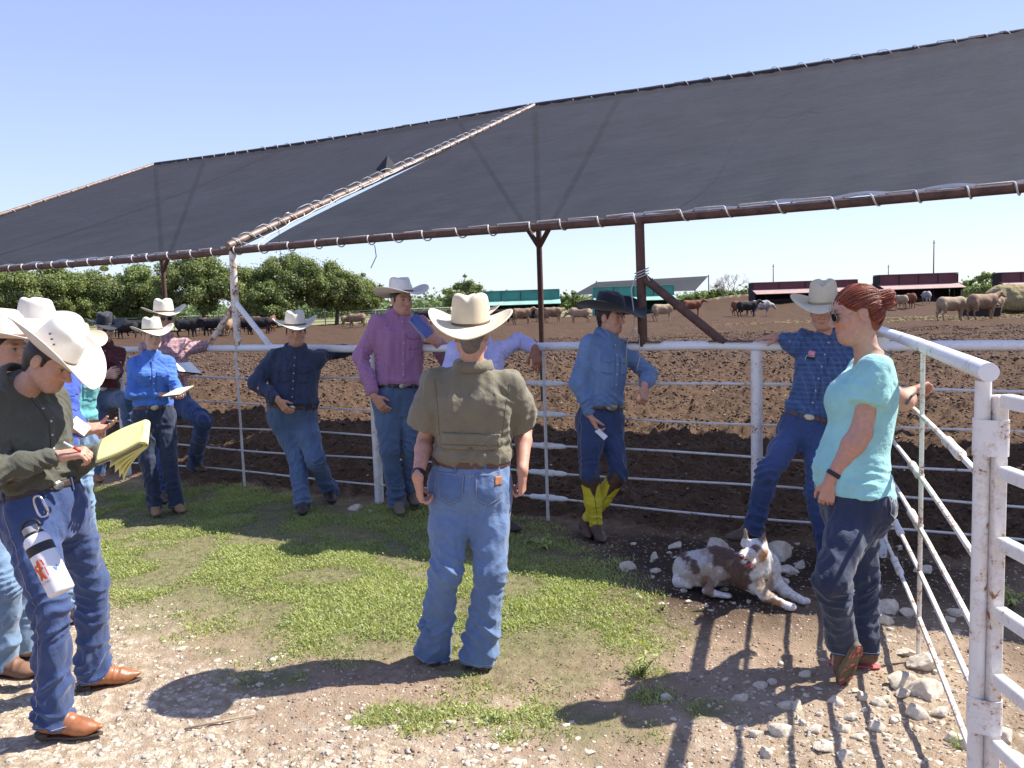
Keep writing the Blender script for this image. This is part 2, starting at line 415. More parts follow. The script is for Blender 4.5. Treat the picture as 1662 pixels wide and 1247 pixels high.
def ground_z(X, Y, M=None, fine=True):
    P3 = np.stack([X, Y, np.zeros_like(X)], -1); M = M or masks(X, Y); R = np.hypot(X, Y)
    z = base_z(X, Y) + .02 * fbm(P3, .5, 11, 2)
    nearf = np.clip((45 - R) / 20, 0, 1)
    clod = np.abs(fbm(P3, 4.5, 21, 2)) * .10 + np.maximum(0, fbm(P3, 11, 23, 2)) ** 1.2 * .07
    z = z + M['pen'] * (clod - .02) * (.35 + .65 * nearf) + M['pen'] * .10 * fbm(P3, .9, 29, 2) * np.clip((Y - fence_y(X)) / 3, 0, 1)
    z = z + (1 - M['pen']) * .012 * fbm(P3, 4, 31, 3) + M['gravel'] * .010 * np.abs(fbm(P3, 14, 33, 2)) + .004 * fbm(P3, 30, 35, 2) * nearf
    return z
def gz1(x, y):
    return float(ground_z(np.array([float(x)]), np.array([float(y)]))[0])
nr, na = 620, 640
rr = np.concatenate([np.linspace(.6, 2.4, 20, endpoint=False), 2.4 * np.exp(np.linspace(0, math.log(24 / 2.4), 440, endpoint=False)), 24 * np.exp(np.linspace(0, math.log(3500 / 24.), 160))])
th = np.concatenate([np.linspace(-math.pi, -.85, 30, endpoint=False), np.linspace(-.85, .85, 580, endpoint=False), np.linspace(.85, math.pi, 31)])
TH, RR = np.meshgrid(th, rr); GX, GY = RR * np.sin(TH), RR * np.cos(TH)
M = masks(GX, GY); GZ = ground_z(GX, GY, M)
GZ[RR > 300] = 0
nR, nA = GX.shape
ii = np.arange(nR * nA).reshape(nR, nA)
Q = np.stack([ii[:-1, :-1], ii[:-1, 1:], ii[1:, 1:], ii[1:, :-1]], -1).reshape(-1, 4)
Vg = np.stack([GX, GY, GZ], -1).reshape(-1, 3)
cen = len(Vg); Vg = np.concatenate([Vg, [[0, 0, 0]]])   # close the middle under the camera
gm, nt, b = _new('ground_earth'); co = coord(nt)
def AT(n): return N(nt, 'ShaderNodeAttribute', attribute_name=n).outputs['Fac']
nA_ = noise_out(nt, 1.3, 6, .65, co); nB = noise_out(nt, 14, 6, .7, co); nC = noise_out(nt, 70, 4, .7, co)
dirt = ramp(nt, math_(nt, 'MULTIPLY_ADD', nB, .6, math_(nt, 'MULTIPLY', nA_, .4)), [(.3, (.17, .115, .072)), (.5, (.31, .22, .145)), (.68, (.47, .365, .255))])
vo = N(nt, 'ShaderNodeTexVoronoi', Scale=26.0, Randomness=1.0); L(nt, co, vo.inputs['Vector'])
grav = ramp(nt, vo.outputs['Color'], [(.1, (.42, .33, .23)), (.45, (.54, .45, .33)), (.9, (.68, .60, .47))])
grav = mixc(nt, ramp(nt, nB, [(.42, (0, 0, 0)), (.6, (1, 1, 1))]), grav, dirt)
penc = ramp(nt, math_(nt, 'MULTIPLY_ADD', nC, .5, math_(nt, 'MULTIPLY', nB, .5)), [(.3, (.044, .028, .018)), (.5, (.105, .066, .042)), (.7, (.175, .115, .076))])
penf = ramp(nt, nB, [(.3, (.036, .020, .011)), (.55, (.088, .051, .029)), (.75, (.165, .102, .060))])
dist = N(nt, 'ShaderNodeVectorMath', operation='LENGTH'); L(nt, co, dist.inputs[0])
penc = mixc(nt, ramp(nt, math_(nt, 'MULTIPLY', dist.outputs['Value'], .01), [(.10, (0, 0, 0)), (.40, (1, 1, 1))]), penc, penf)
sod = ramp(nt, nB, [(.3, (.12, .115, .05)), (.6, (.22, .21, .10))])
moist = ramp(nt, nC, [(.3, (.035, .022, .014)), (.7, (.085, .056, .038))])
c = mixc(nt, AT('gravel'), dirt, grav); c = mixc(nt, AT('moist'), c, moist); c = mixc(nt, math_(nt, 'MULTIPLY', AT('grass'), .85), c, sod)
c = mixc(nt, AT('pen'), c, penc); c = mixc(nt, AT('far'), c, ramp(nt, nA_, [(.35, (.13, .15, .06)), (.65, (.30, .28, .14))]))
L(nt, c, b.inputs['Base Color']); b.inputs['Roughness'].default_value = .95; b.inputs['Specular IOR Level'].default_value = .15
bump(nt, b, math_(nt, 'MULTIPLY_ADD', nB, 1.2, nC), .8, .02)
gnd = mkmesh('ground', Vg, Q, gm, attrs={k: np.append(v.ravel(), 0) for k, v in M.items()})
tag(gnd, 'bare reddish dirt and churned pen soil reaching to the trees', None, None, 'structure')
# ------------------------------------------------------------ materials for the place
WHITE = paint_rust('white_paint', (.80, .81, .82), .73, 5)
WHITE2 = paint_rust('white_paint_worn', (.79, .78, .76), .685, 9)
RUSTW = paint_rust('rusty_white_pipe', (.72, .68, .62), .61, 6)
RUST = mat('rusty_pipe', (.13, .065, .045), .75, vs=14, c2=(.055, .03, .025), bmp=.4, bs_=90)
RUST2 = mat('grey_rust_pipe', (.25, .20, .17), .55, vs=10, c2=(.12, .065, .045), bmp=.3, bs_=90, metal=.3)
ROPE = mat('rope', (.62, .60, .55), .9, vs=60, bmp=.3, bs_=300)
CABLE = paint_rust('cable_paint', (.66, .66, .65), .69, 12, rc=(.14, .08, .05))
# ============================================================ PIPE FENCE OF THE PEN
RZ = 1.435
def FP(x, z, off=0.0): return V3(x, fence_y(x), z) + FN * off
fence = thing('pipe_fence', 'long white pipe rail fence with five thin cables around the cattle pen', 'fence', FP(-1.2, 0))
mb = MB(); xs = np.linspace(-13, 9, 45)
mb.tube([FP(x, RZ + .006 * math.sin(x * 1.7) + .004 * math.sin(x * 5)) for x in xs], .034, 14)
autosmooth(mb.obj('top_rail', WHITE, fence))
for z in (1.15, .875, .625, .41, .18):
    mb = MB(); mb.tube([FP(x, z + .012 * math.sin(x * 2.1 + z * 9)) for x in np.linspace(-13, 9, 60)], .0085 if z < 1 else .011, 6)
    autosmooth(mb.obj('cable', CABLE, fence))
for x, h in ((-10.3, RZ), (-7.3, RZ), (-4.33, RZ), (-1.26, RZ), (1.76, RZ), (5.6, RZ), (8.2, RZ)):
    mb = MB(); mb.tube([FP(x, -.3, .0), FP(x, .5, 0), FP(x, h - .03, 0)], .042, 14); autosmooth(mb.obj('post', WHITE2, fence))
for x in (-8.8, -5.8, -2.74, .27, 4.2):
    mb = MB(); mb.tube([FP(x, 0, -.02), FP(x, RZ - .03, -.02)], .013, 8)
    autosmooth(mb.obj('spacer', CABLE, fence))
    if x > 0:
        for z in (1.15, .875, .625, .41, .18):
            c = FP(x, z); mb = MB(); zz = .012 * math.sin(x * 2.1 + z * 9)
            mb.tube([c + FD * t + V3(0, 0, zz) for t in (-.17, -.15, -.06, -.05, .05, .06, .13, .17)], [.013, .022, .022, .027, .027, .022, .022, .012], 10)
            autosmooth(mb.obj('cable_sleeve', WHITE, fence))
# corner post and the side fence that comes towards the camera
C0 = FP(2.49, 0) ; N0 = V3(1.545, 2.70, 0)
sd = nrm(N0 - C0)
side = thing('side_fence', 'white side fence with sloping-looking top pipe running from corner post to gate', 'fence', C0)
mb = MB(); mb.tube([C0 + V3(0, 0, -.3), C0 + V3(0, 0, 1.49)], .045, 16); autosmooth(mb.obj('corner_post', WHITE2, side))
mb = MB(); mb.tube([C0 - sd * .06 + V3(0, 0, 1.53), C0 * .5 + N0 * .5 + V3(0, 0, 1.535), N0 + sd * .075 + V3(0, 0, 1.53)], .031, 18)
autosmooth(mb.obj('top_rail', paint_rust('white_top_rail', (.80, .79, .77), .685, 5), side))
mb = MB(); mb.tube([N0 + V3(0, 0, -.4), N0 + V3(0, 0, 1.495)], .025, 16); autosmooth(mb.obj('gate_post', paint_rust('gate_post_paint', (.80, .78, .74), .71, 6), side))
SIDEC = paint_rust('rusty_cable', (.76, .72, .64), .65, 12)
for z in (1.17, .875, .625, .41, .18):
    mb = MB(); mb.tube([C0 + (N0 - C0) * t + V3(0, 0, z + .03 * math.sin(t * 3)) for t in np.linspace(0, 1, 10)], .012, 8)
    for t0 in ((.84,) if z > 1 else (.52,) if z > .5 else (.3,)):
        mb.tube([C0 + (N0 - C0) * t + V3(0, 0, z + .03 * math.sin(t * 3)) for t in (t0 - .05, t0 - .045, t0, t0 + .045, t0 + .05)], [.014, .022, .019, .022, .014], 10)
    autosmooth(mb.obj('cable', SIDEC, side))
mb = MB(); mc = C0 * .42 + N0 * .58; mb.tube([mc + V3(0, 0, .02), mc + V3(0, 0, 1.5)], .0115, 8); autosmooth(mb.obj('spacer', SIDEC, side))
mb = MB()
for k in range(3):
    mb.tube([C0 + V3(.062 * math.cos(a), .062 * math.sin(a), 1.38 + .012 * k + .01 * math.sin(3 * a + k)) for a in np.linspace(0, 6.28, 24)], .002, 5, closed=True)
mb.tube([C0 + V3(-.05, -.05, 1.40), C0 + V3(-.10, -.08, 1.33), C0 + V3(-.06, -.10, 1.28), C0 + V3(-.11, -.09, 1.24)], .002, 5)
mb.obj('tie_wire', mat('grey_wire', (.25, .25, .24), .5, metal=.5), side, True)
# gate of square tube
GP = N0 + V3(.040, -.028, 0); gd = nrm(V3(-.03, -1, 0)); gside = nrm(np.cross(gd, V3(0, 0, 1)))
gate = thing('tube_gate', 'open white square tube gate hinged on the rusty gate post', 'gate', GP)
GW = paint_rust('gate_paint', (.80, .78, .75), .70, 6)
mb = MB(); mb.box(GP + V3(0, 0, .72), (.040, .040, 1.46), (gd, gside, V3(0, 0, 1)), .004); mb.obj('hinge_stile', paint_rust('hinge_stile_paint', (.79, .76, .71), .655, 5), gate)
for z in (1.435, 1.20, .965, .73, .50, .27):
    mb = MB(); mb.box(GP + gd * 1.43 + V3(0, 0, z), (2.80, .038, .044), (gd, gside, V3(0, 0, 1)), .004); mb.obj('gate_rail', GW, gate)
mb = MB(); mb.box(GP + gd * 2.87 + V3(0, 0, .80), (.05, .05, 1.36), (gd, gside, V3(0, 0, 1)), .004); mb.obj('gate_stile', GW, gate)
for z in (1.31, .36):
    mb = MB(); cc = (N0 + GP) / 2 + V3(0, 0, z); ang = np.linspace(0, 2 * math.pi, 28, endpoint=False)
    dd = nrm(GP - N0); ee = nrm(np.cross(V3(0, 0, 1), dd)); P_ = []
    for r_ in (1, .93):
        for zz in (-.06, .06): P_ += [cc + dd * .054 * r_ * math.cos(a) * (abs(math.cos(a)) ** -.15 if abs(math.cos(a)) > .1 else 1) + ee * .033 * r_ * math.sin(a) + V3(0, 0, zz) for a in ang]
    n_ = 28; Fq = []
    for k in range(n_):
        k2 = (k + 1) % n_
        Fq += [(k, k2, n_ + k2, n_ + k), (2 * n_ + k, 3 * n_ + k, 3 * n_ + k2, 2 * n_ + k2), (n_ + k, n_ + k2, 3 * n_ + k2, 3 * n_ + k), (k, 2 * n_ + k, 2 * n_ + k2, k2)]
    mb.add(P_, Fq); autosmooth(mb.obj('hinge_band', paint_rust('band_paint', (.80, .78, .75), .67, 9), gate))
# ============================================================ SHADE CANOPY
CZ = 2.40
NP = lambda t, z=CZ: V3(-2.72, fence_y(-2.72), 0) + FD * t + V3(0, 0, z)     # along the front pipe
perp = V3(-FD[1], FD[0], 0)
FAR0 = V3(.55, 14.55, 0)
FPt = lambda t, z=5.13: FAR0 + FD * t + V3(0, 0, z)
SP = 9.46
canopy = thing('shade_canopy', 'big dark grey shade cloth canopy on rusty pipes above the pen', 'canopy', NP(0, 0))
mcl, nt, b = _new('shade_cloth'); co = coord(nt)
b.inputs['Roughness'].default_value = .85
L(nt, ramp(nt, noise_out(nt, 1.2, 6, .7, co), [(.3, (.036, .039, .054)), (.7, (.062, .067, .088))]), b.inputs['Base Color'])
tr = N(nt, 'ShaderNodeBsdfTranslucent'); tr.inputs[0].default_value = (.085, .087, .115, 1)
tp = N(nt, 'ShaderNodeBsdfTransparent'); tp.inputs[0].default_value = (1, 1, 1, 1)
mpw = N(nt, 'ShaderNodeMapping'); mpw.inputs['Scale'].default_value = (.35, 3, 3); mpw.inputs['Rotation'].default_value = (0, 0, .47); L(nt, co, mpw.inputs[0])
L(nt, ramp(nt, noise_out(nt, 3.0, 7, .72, mpw.outputs[0], .6), [(.3, (.115, .125, .175)), (.55, (.165, .182, .25)), (.75, (.25, .28, .36))]), tr.inputs[0])
bump(nt, b, noise_out(nt, 5, 6, .7, mpw.outputs[0]), .6, .05)
m1 = N(nt, 'ShaderNodeMixShader'); m1.inputs[0].default_value = .6; L(nt, b.outputs[0], m1.inputs[1]); L(nt, tr.outputs[0], m1.inputs[2])
m2 = N(nt, 'ShaderNodeMixShader')
mp = N(nt, 'ShaderNodeMapping'); mp.inputs['Scale'].default_value = (.5, 7, 7); mp.inputs['Rotation'].default_value = (0, 0, .47); L(nt, co, mp.inputs[0])
L(nt, ramp(nt, noise_out(nt, 2.0, 6, .65, mp.outputs[0]), [(.35, (.012,) * 3), (.75, (.036,) * 3)]), m2.inputs[0])
L(nt, m1.outputs[0], m2.inputs[1]); L(nt, tp.outputs[0], m2.inputs[2]); L(nt, m2.outputs[0], nt.nodes['Material Output'].inputs[0])
def cloth(name, t0, t1, notch=0.0):
    nu, nv = 120, 90; V = []
    for j in range(nv + 1):
        v = j / nv
        for i in range(nu + 1):
            u = i / nu; t = t0 + (t1 - t0) * u
            if notch: t += notch * (1 - u) ** 8 * (math.exp(-v * 13) * .30)
            p = NP(t) * (1 - v) + FPt(t) * v
            sag = .16 * math.sin(math.pi * u) * math.sin(math.pi * v) + .025 * math.sin(18.8 * 3 * u) ** 2 * math.exp(-v * 6) + .018 * math.sin(u * 95) ** 2 * math.exp(-(1 - v) * 14)
            p[2] -= sag + .02 * float(math.sin(u * 7 + v * 5)); 
            if j == 0: p[2] += .045
            V.append(p)
    ii = np.arange((nu + 1) * (nv + 1)).reshape(nv + 1, nu + 1)
    Q = np.stack([ii[:-1, :-1], ii[:-1, 1:], ii[1:, 1:], ii[1:, :-1]], -1).reshape(-1, 4)
    return mkmesh('shade_cloth', V, Q, mcl, canopy)
cloth('l', -SP + .1, -.07); cloth('r', .055, SP - .1, 1.0); cloth('rr', SP + .1, 2 * SP - .1)
mb = MB(); mb.tube([NP(t, CZ + .01 * math.sin(t)) for t in np.linspace(-SP - .2, 2 * SP, 40)], .033, 14); autosmooth(mb.obj('front_pipe', RUST, canopy))
mb = MB(); mb.tube([FPt(t, 5.13 - .05 * abs(math.sin(t / SP * math.pi))) for t in np.linspace(-SP, 2 * SP, 60)], .06, 14); autosmooth(mb.obj('back_pipe', mat('cloth_wrapped_pipe', (.035, .03, .03), .8, vs=4, bmp=.6, bs_=30, bd=.01), canopy))
for k, t in enumerate((-SP, 0, SP, 2 * SP)):
    mb = MB(); a, e = NP(t), FPt(t); a = a - nrm(e - a) * .06 + V3(0, 0, .07)
    mb.tube([a, (a + e) / 2 + V3(0, 0, -.02), e + V3(0, 0, .02)], .037, 14); autosmooth(mb.obj('rafter_pipe', RUST2, canopy))
    mb = MB(); mb.tube([FPt(t, -.3), FPt(t, 2.5), FPt(t, 5.05)], .05, 12); autosmooth(mb.obj('back_post', RUST, canopy))
    for s in (-1, 1):
        if k == 0 and s < 0: continue
        mb = MB(); mb.tube([FPt(t, 2.75), FPt(t + s * 1.5, 5.05 - .02)], .045, 10); autosmooth(mb.obj('back_brace', RUST, canopy))
def lacing(p0, p1, rad, step, name='rope_lacing', tilt=.1):
    d = nrm(p1 - p0); Ln = np.linalg.norm(p1 - p0); up = nrm(np.cross(np.cross(d, V3(0, 0, 1)), d)); sdv = np.cross(d, up); t = .1; pts = []
    while t < Ln - .1:
        c = p0 + d * t; st = tilt * random.uniform(.5, 1.4); r = rad * random.uniform(1.0, 1.12)
        for a in np.linspace(0, 2 * math.pi, 12): pts.append(c + d * st * (a / 6.28 - .5) + up * r * math.cos(a) + sdv * r * math.sin(a))
        t += step * random.uniform(.8, 1.25)
    MB().tube(pts, .0062, 5).obj(name, ROPE, canopy, True)
lacing(NP(-7), NP(SP), .040, .30, tilt=.10); lacing(FPt(-SP, 5.09), FPt(SP, 5.09), .066, .36, tilt=.3)
lacing(NP(0) + V3(0, 0, .07), FPt(0) + V3(0, 0, .02), .05, .24, tilt=.2); lacing(NP(-SP), FPt(-SP), .05, .3, tilt=.2)
# edge rope strung beside the middle rafter, frayed strips and a torn flap
mb = MB(); a, e = NP(0), FPt(0); pts = []
for i in range(60):
    v = i / 59; off = .05 + .26 * math.exp(-v * 13) + .02 * math.sin(i * 1.7)
    pts.append(a * (1 - v) + e * v + FD * off * (1 - v * .4) + V3(0, 0, .03))
mb.tube(pts, .008, 6)
for i in range(0, 58, 2): mb.tube([pts[i], a * (1 - (i + 1) / 59) + e * ((i + 1) / 59) + V3(0, 0, .05)], .006, 5)
mb.obj('edge_rope', ROPE, canopy, True)
BL = mat('black_cable', (.02, .02, .022), .7)
mb = MB(); mb.tube([NP(-5.9) * (1 - v) + FPt(-5.6) * v + V3(0, 0, -.16 * math.sin(math.pi * v) - .06) for v in np.linspace(0, 1, 14)], .012, 6); mb.obj('cloth_seam_wire', BL, canopy, True)
GW2 = mat('grey_line', (.30, .30, .31), .8, bmp=0)
def undr(t, v):                                                  # point just under the right hand cloth
    u = (t - .055) / (SP - .155); q = NP(t) * (1 - v) + FPt(t) * v; q[2] -= .16 * math.sin(math.pi * u) * math.sin(math.pi * v) + .05; return q
MB().tube([undr(4.3 + .12 * math.sin(v * 9), v) for v in np.linspace(.01, .99, 40)], .007, 5).obj('cloth_crease_line', GW2, canopy, True)
MB().tube([undr(4.45 + .5 * (x - .5), .62 + .012 * math.sin(x * 7)) for x in np.linspace(0, 1.6, 10)], .010, 5).obj('mended_tear', mat('pale_tape', (.5, .48, .46), .8, bmp=0), canopy, True)
MB().tube([undr(4.62 + .22 * x, .56 + .10 * x) for x in np.linspace(0, 1, 6)], .008, 5).obj('mended_tear', bpy.data.materials['pale_tape'], canopy, True)
FL = mat('torn_cloth', (.03, .03, .034), .85)
mb = MB(); v = .40; c = a * (1 - v) + e * v - FD * .04 + V3(0, 0, .05); sl_ = nrm(e - a)
mb.add([c + q_ * .62 for q_ in (-sl_ * .25, sl_ * .22, sl_ * .1 - FD * .22 + V3(0, 0, .16), -sl_ * .1 - FD * .34 + V3(0, 0, .06), sl_ * .02 - FD * .10 + V3(0, 0, .30), V3(0, 0, .03) - FD * .2)], [(0, 1, 4), (0, 4, 3), (3, 4, 2), (1, 2, 4), (0, 5, 3), (5, 1, 2)])
mb.obj('torn_flap', FL, canopy)
mb = MB()
for px, py in ((608, 398),):
    p = W(px, py, 7.35); mb.tube([p, p + V3(random.uniform(-.03, .03), 0, -.10), p + V3(random.uniform(-.05, .05), 0, -.2)], .004, 5)
p = NP(.62, CZ - .02); mb.tube([NP(.62, CZ + .3), p, p + V3(0.01, 0, -.15), p + V3(0, .01, -.34)], .003, 5)
mb.obj('loose_strips', FL, canopy, True)
# front posts standing on the fence rail
mb = MB(); mb.tube([FP(-2.72, RZ), FP(-2.73, 1.9), FP(-2.72, CZ)], [.036, .038, .034], 14); autosmooth(mb.obj('front_post', RUSTW, canopy))
for s, x2 in ((-1, -3.1), (1, -2.33)):
    mb = MB(); mb.tube([FP(-2.72, 1.89), FP(x2 if s > 0 else -3.12, RZ)], .028, 12); autosmooth(mb.obj('front_brace', RUSTW if s < 0 else WHITE2, canopy))
mb = MB(); mb.tube([FP(1.01, RZ), FP(1.0, CZ)], .036, 14); mb.box(FP(1.01, RZ + .036), (.30, .1, .006), (FD, FN, V3(0, 0, 1))); autosmooth(mb.obj('front_post', RUST, canopy))
mb = MB(); mb.tube([FP(1.01, 1.97), FP(1.56, RZ + .02)], .033, 12); mb.box(FP(1.60, RZ + .038), (.32, .09, .006), (FD, FN, V3(0, 0, 1))); autosmooth(mb.obj('front_brace', RUST, canopy))
mb = MB(); c = FP(1.01, 1.97)
for k in range(3): mb.tube([c + V3(.052 * math.cos(a), .052 * math.sin(a), .02 * k + .02 * math.cos(a)) for a in np.linspace(0, 6.28, 20, endpoint=False)], .0045, 5, closed=True)
mb.tube([c + V3(-.05, -.03, 0), c + V3(-.09, -.05, -.1), c + V3(-.07, -.05, -.3), c + V3(-.085, -.05, -.48)], .0045, 6)
mb.tube([c + V3(-.085, -.05, -.40), c + V3(-.04, -.06, -.44), c + V3(-.03, -.05, -.6), c + V3(-.06, -.05, -.72)], .003, 6)
mb.tube([c + V3(-.085, -.05, -.40), c + V3(-.13, -.06, -.5), c + V3(-.14, -.05, -.68)], .003, 6)
mb.tube([c + V3(.03, -.05, 0), c + V3(.07, -.06, -.08), c + V3(.10, -.06, -.11)], .004, 6)
mb.obj('tie_rope', ROPE, canopy, True)
# ============================================================ PEOPLE
def lin(h): return tuple((int(h[i:i + 2], 16) / 255) ** 2.2 for i in (0, 2, 4))
def solve(parent, px, py, Ld, nf):
    a, b = ray(px, py); r = V3(a, 1, b); C = V3(0, 0, CAMH); S = np.asarray(parent, float); m = C - S
    A = r @ r; B = 2 * m @ r; Cc = m @ m - Ld * Ld; disc = B * B - 4 * A * Cc
    if disc < 0: s = -B / (2 * A); p = C + s * r; return S + nrm(p - S) * Ld
    s = (-B + (-1 if nf == 'n' else 1) * math.sqrt(disc)) / (2 * A); return C + s * r
def yawv(a): a = math.radians(a); return V3(math.sin(a), -math.cos(a), 0)
MALE = [(-.13, .120, .085, .0), (-.09, .150, .105, .0), (0, .168, .120, -.005), (.06, .160, .113, 0), (.12, .150, .104, .004), (.20, .148, .103, .006), (.28, .158, .108, .004), (.36, .172, .112, 0), (.43, .176, .106, -.006), (.485, .142, .080, -.010), (.53, .095, .064, -.014), (.575, .065, .058, -.012)]
FEM = [(-.13, .125, .090, .0), (-.09, .160, .112, -.005), (0, .178, .128, -.012), (.06, .165, .115, -.005), (.12, .142, .098, .0), (.20, .132, .092, .004), (.28, .140, .100, .006), (.36, .152, .104, .004), (.43, .155, .098, -.004), (.49, .138, .078, -.010), (.535, .095, .060, -.014), (.575, .058, .052, -.012)]
FELT = {}
def hatmesh(root, c, Rm, st):
    """cowboy hat. Rm rows: left, front, up.  st: dict"""
    a0, b0 = st.get('a', .083), st.get('b', .104); Hc = st.get('crown', .118); bw = st.get('brim', .105) * 1.08; curl = st.get('curl', .065)
    dip = st.get('dip', .02); pinch = st.get('pinch', .22); n = 56; V = []; Fc = []
    nb = 12
    for i in range(nb, -1, -1):                                     # brim, outer to inner
        t = i / nb
        for k in range(n):
            th = 2 * math.pi * k / n; cs, sn = math.cos(th), math.sin(th)
            w_ = bw * t; sidew = abs(cs) ** 1.6
            asy = 1 + st.get('asym', .12) * cs
            up = curl * asy * sidew * t ** 1.9 * (1.15 - .25 * t)
            inw = .30 * curl * sidew * t ** 2.5
            z = up - dip * (1 - sidew) * t ** 1.3 * (1.25 if sn > 0 else .9) + .0025 * math.sin(3 * th + 1) * t
            x = (a0 + w_ - inw * asy) * cs; y = (b0 + w_ * (1.0 + .12 * (sn > 0))) * sn
            V.append((x, y, z))
    prof = [(0, 1.0), (.10, 1.005), (.25, .985), (.45, .95), (.65, .915), (.82, .88), (.92, .84), (.975, .77), (1.0, .66), (.99, .50), (.97, .34), (.955, .18)]
    for (h, s_) in prof[1:]:
        for k in range(n):
            th = 2 * math.pi * k / n; cs, sn = math.cos(th), math.sin(th)
            x = a0 * s_ * cs; y = b0 * s_ * sn * (1 - .05 * h)
            fr = max(0, sn) * h ** 1.5
            x *= 1 - pinch * fr * (1 if s_ > .5 else .7)
            z = h * Hc * (1 - .10 * max(0, sn) ** 2 + .06 * max(0, -sn) ** 2)
            if h > .6:
                cr = math.exp(-(x / .020) ** 2) * (1 if y < .07 else .6); z -= .020 * cr * min(1, (h - .6) / .35)
                for sgn in (-1, 1):
                    z -= .010 * math.exp(-((x - sgn * .042) / .016) ** 2 - ((y - .055) / .028) ** 2) * min(1, (h - .6) / .3)
            x -= math.copysign(1, cs) * .010 * math.exp(-((h - .75) / .25) ** 2) * math.exp(-((y - .055) / .03) ** 2) * (abs(cs) ** .5)
            V.append((x, y, z))
    V.append((0, 0, .95 * Hc - .022))
    nr_ = nb + len(prof)
    for i in range(nr_ - 1):
        for k in range(n):
            k2 = (k + 1) % n; Fc.append((i * n + k, i * n + k2, (i + 1) * n + k2, (i + 1) * n + k))
    top = len(V) - 1; lr = (nr_ - 1) * n
    for k in range(n): Fc.append((lr + k, lr + (k + 1) % n, top))
    S_ = st.get('size', 1.0)
    T = lambda P: np.asarray(P) @ (Rm * S_) + c
    o = mkmesh('hat', T(V), Fc, st['mat'], root)
    md = o.modifiers.new('thick', 'SOLIDIFY'); md.thickness = .0035; md.offset = -1
    md = o.modifiers.new('sub', 'SUBSURF'); md.levels = 1; md.render_levels = 1
    bV = []
    for zz, e in ((.004, .0035), (.004 + st.get('bandw', .014), .0035)):
        for k in range(n):
            th = 2 * math.pi * k / n; bV.append(((a0 + e) * math.cos(th), (b0 + e) * math.sin(th), zz))
    bF = [(k, (k + 1) % n, n + (k + 1) % n, n + k) for k in range(n)]
    bo = mkmesh('hat_band', T(bV), bF, st.get('band', None) or HATBAND, o)
    md = bo.modifiers.new('thick', 'SOLIDIFY'); md.thickness = .004; md.offset = 1
    eV = []
    for k in range(n):
        pass
    idx0 = [V[k] for k in range(n)]
    MB().tube(T(idx0), .0028 * S_, 6, closed=True).obj('brim_edge', st.get('edge', st['mat']), o, True)
    if st.get('eyelets'):
        for s in (-1, 1):
            m_ = MB()
            for j in (-1, 0, 1):
                th = (0 if s > 0 else math.pi) + j * .2 * s; p = V3(a0 * .985 * math.cos(th), b0 * math.sin(th), .062 + j * .012 * s); nn = nrm(V3(math.cos(th), math.sin(th), 0))
                q = T([p + nn * .004])[0]; m_.tube([q - (nn @ Rm) * .006, q + (nn @ Rm) * .0015], .0036, 10)
                m_.obj('eyelet', BLK, o, True); m_ = MB()
    return o
def frame(yaw, pitch=0, roll=0):
    f = yawv(yaw); u = V3(0, 0, 1); l = np.cross(u, f) * -1; l = V3(-f[1], f[0], 0)
    p = math.radians(pitch); f2 = f * math.cos(p) - u * math.sin(p); u2 = u * math.cos(p) + f * math.sin(p)
    r = math.radians(roll); l2 = l * math.cos(r) + u2 * math.sin(r); u3 = u2 * math.cos(r) - l * math.sin(r)
    return np.array([l2, f2, u3])
def add_head(B, c, R, s=1.0, girth=1.0, fem=False):
    g = girth
    T = lambda x, y, z: c + (V3(x * g, y, z) * s) @ R
    e = lambda p, r, k=.02, op='+': B.ell(T(*p), V3(r[0] * g, r[1], r[2]) * s, R, k * s, op)
    e((0, -.016, .034), (.075, .096, .084)); e((0, .020, -.026), (.062, .070, .082), .03)
    e((0, .052, -.085), (.034, .030, .026), .03)
    for q in (-1, 1):
        B.cap(T(q * .052, .0, -.052), T(q * .026, .055, -.088), .020 * s, .018 * s, .03 * s)
        e((q * .040, .062, -.022), (.022, .020, .020), .025)         # cheek
        B.cap(T(q * .046, .070, .032), T(q * .014, .082, .026), .010 * s, .010 * s, .016 * s)
        B.ell(T(q * .030, .094, .008), V3(.017, .014, .011) * s, R, .012 * s, '-')
        B.ell(T(q * .030, .070, .009), V3(.013, .013, .012) * s, R, .004 * s)
        Re = frame(0, 0, 0); B.ell(T(q * .079, -.012, .000), V3(.010, .021, .032) * s, R, .008 * s)
        B.ell(T(q * .088, -.008, .002), V3(.006, .011, .018) * s, R, .006 * s, '-')
        B.ell(T(q * .014, .098, -.030), V3(.009, .010, .007) * s, R, .008 * s)
    nl = .006 if fem else 0
    B.cap(T(0, .082, .018), T(0, .112 - nl, -.024), .0075 * s, .0125 * s, .014 * s)
    B.cap(T(-.018, .083, -.056), T(.018, .083, -.056), .0065 * s, None, .010 * s); B.cap(T(0, .088, -.0555), T(0, .088, -.056), .007 * s, None, .01 * s)
    B.cap(T(-.016, .081, -.067), T(.016, .081, -.067), .0065 * s, None, .010 * s)
    B.cap(T(-.019, .093, -.0615), T(.019, .093, -.0615), .0025 * s, None, .003 * s, '-')
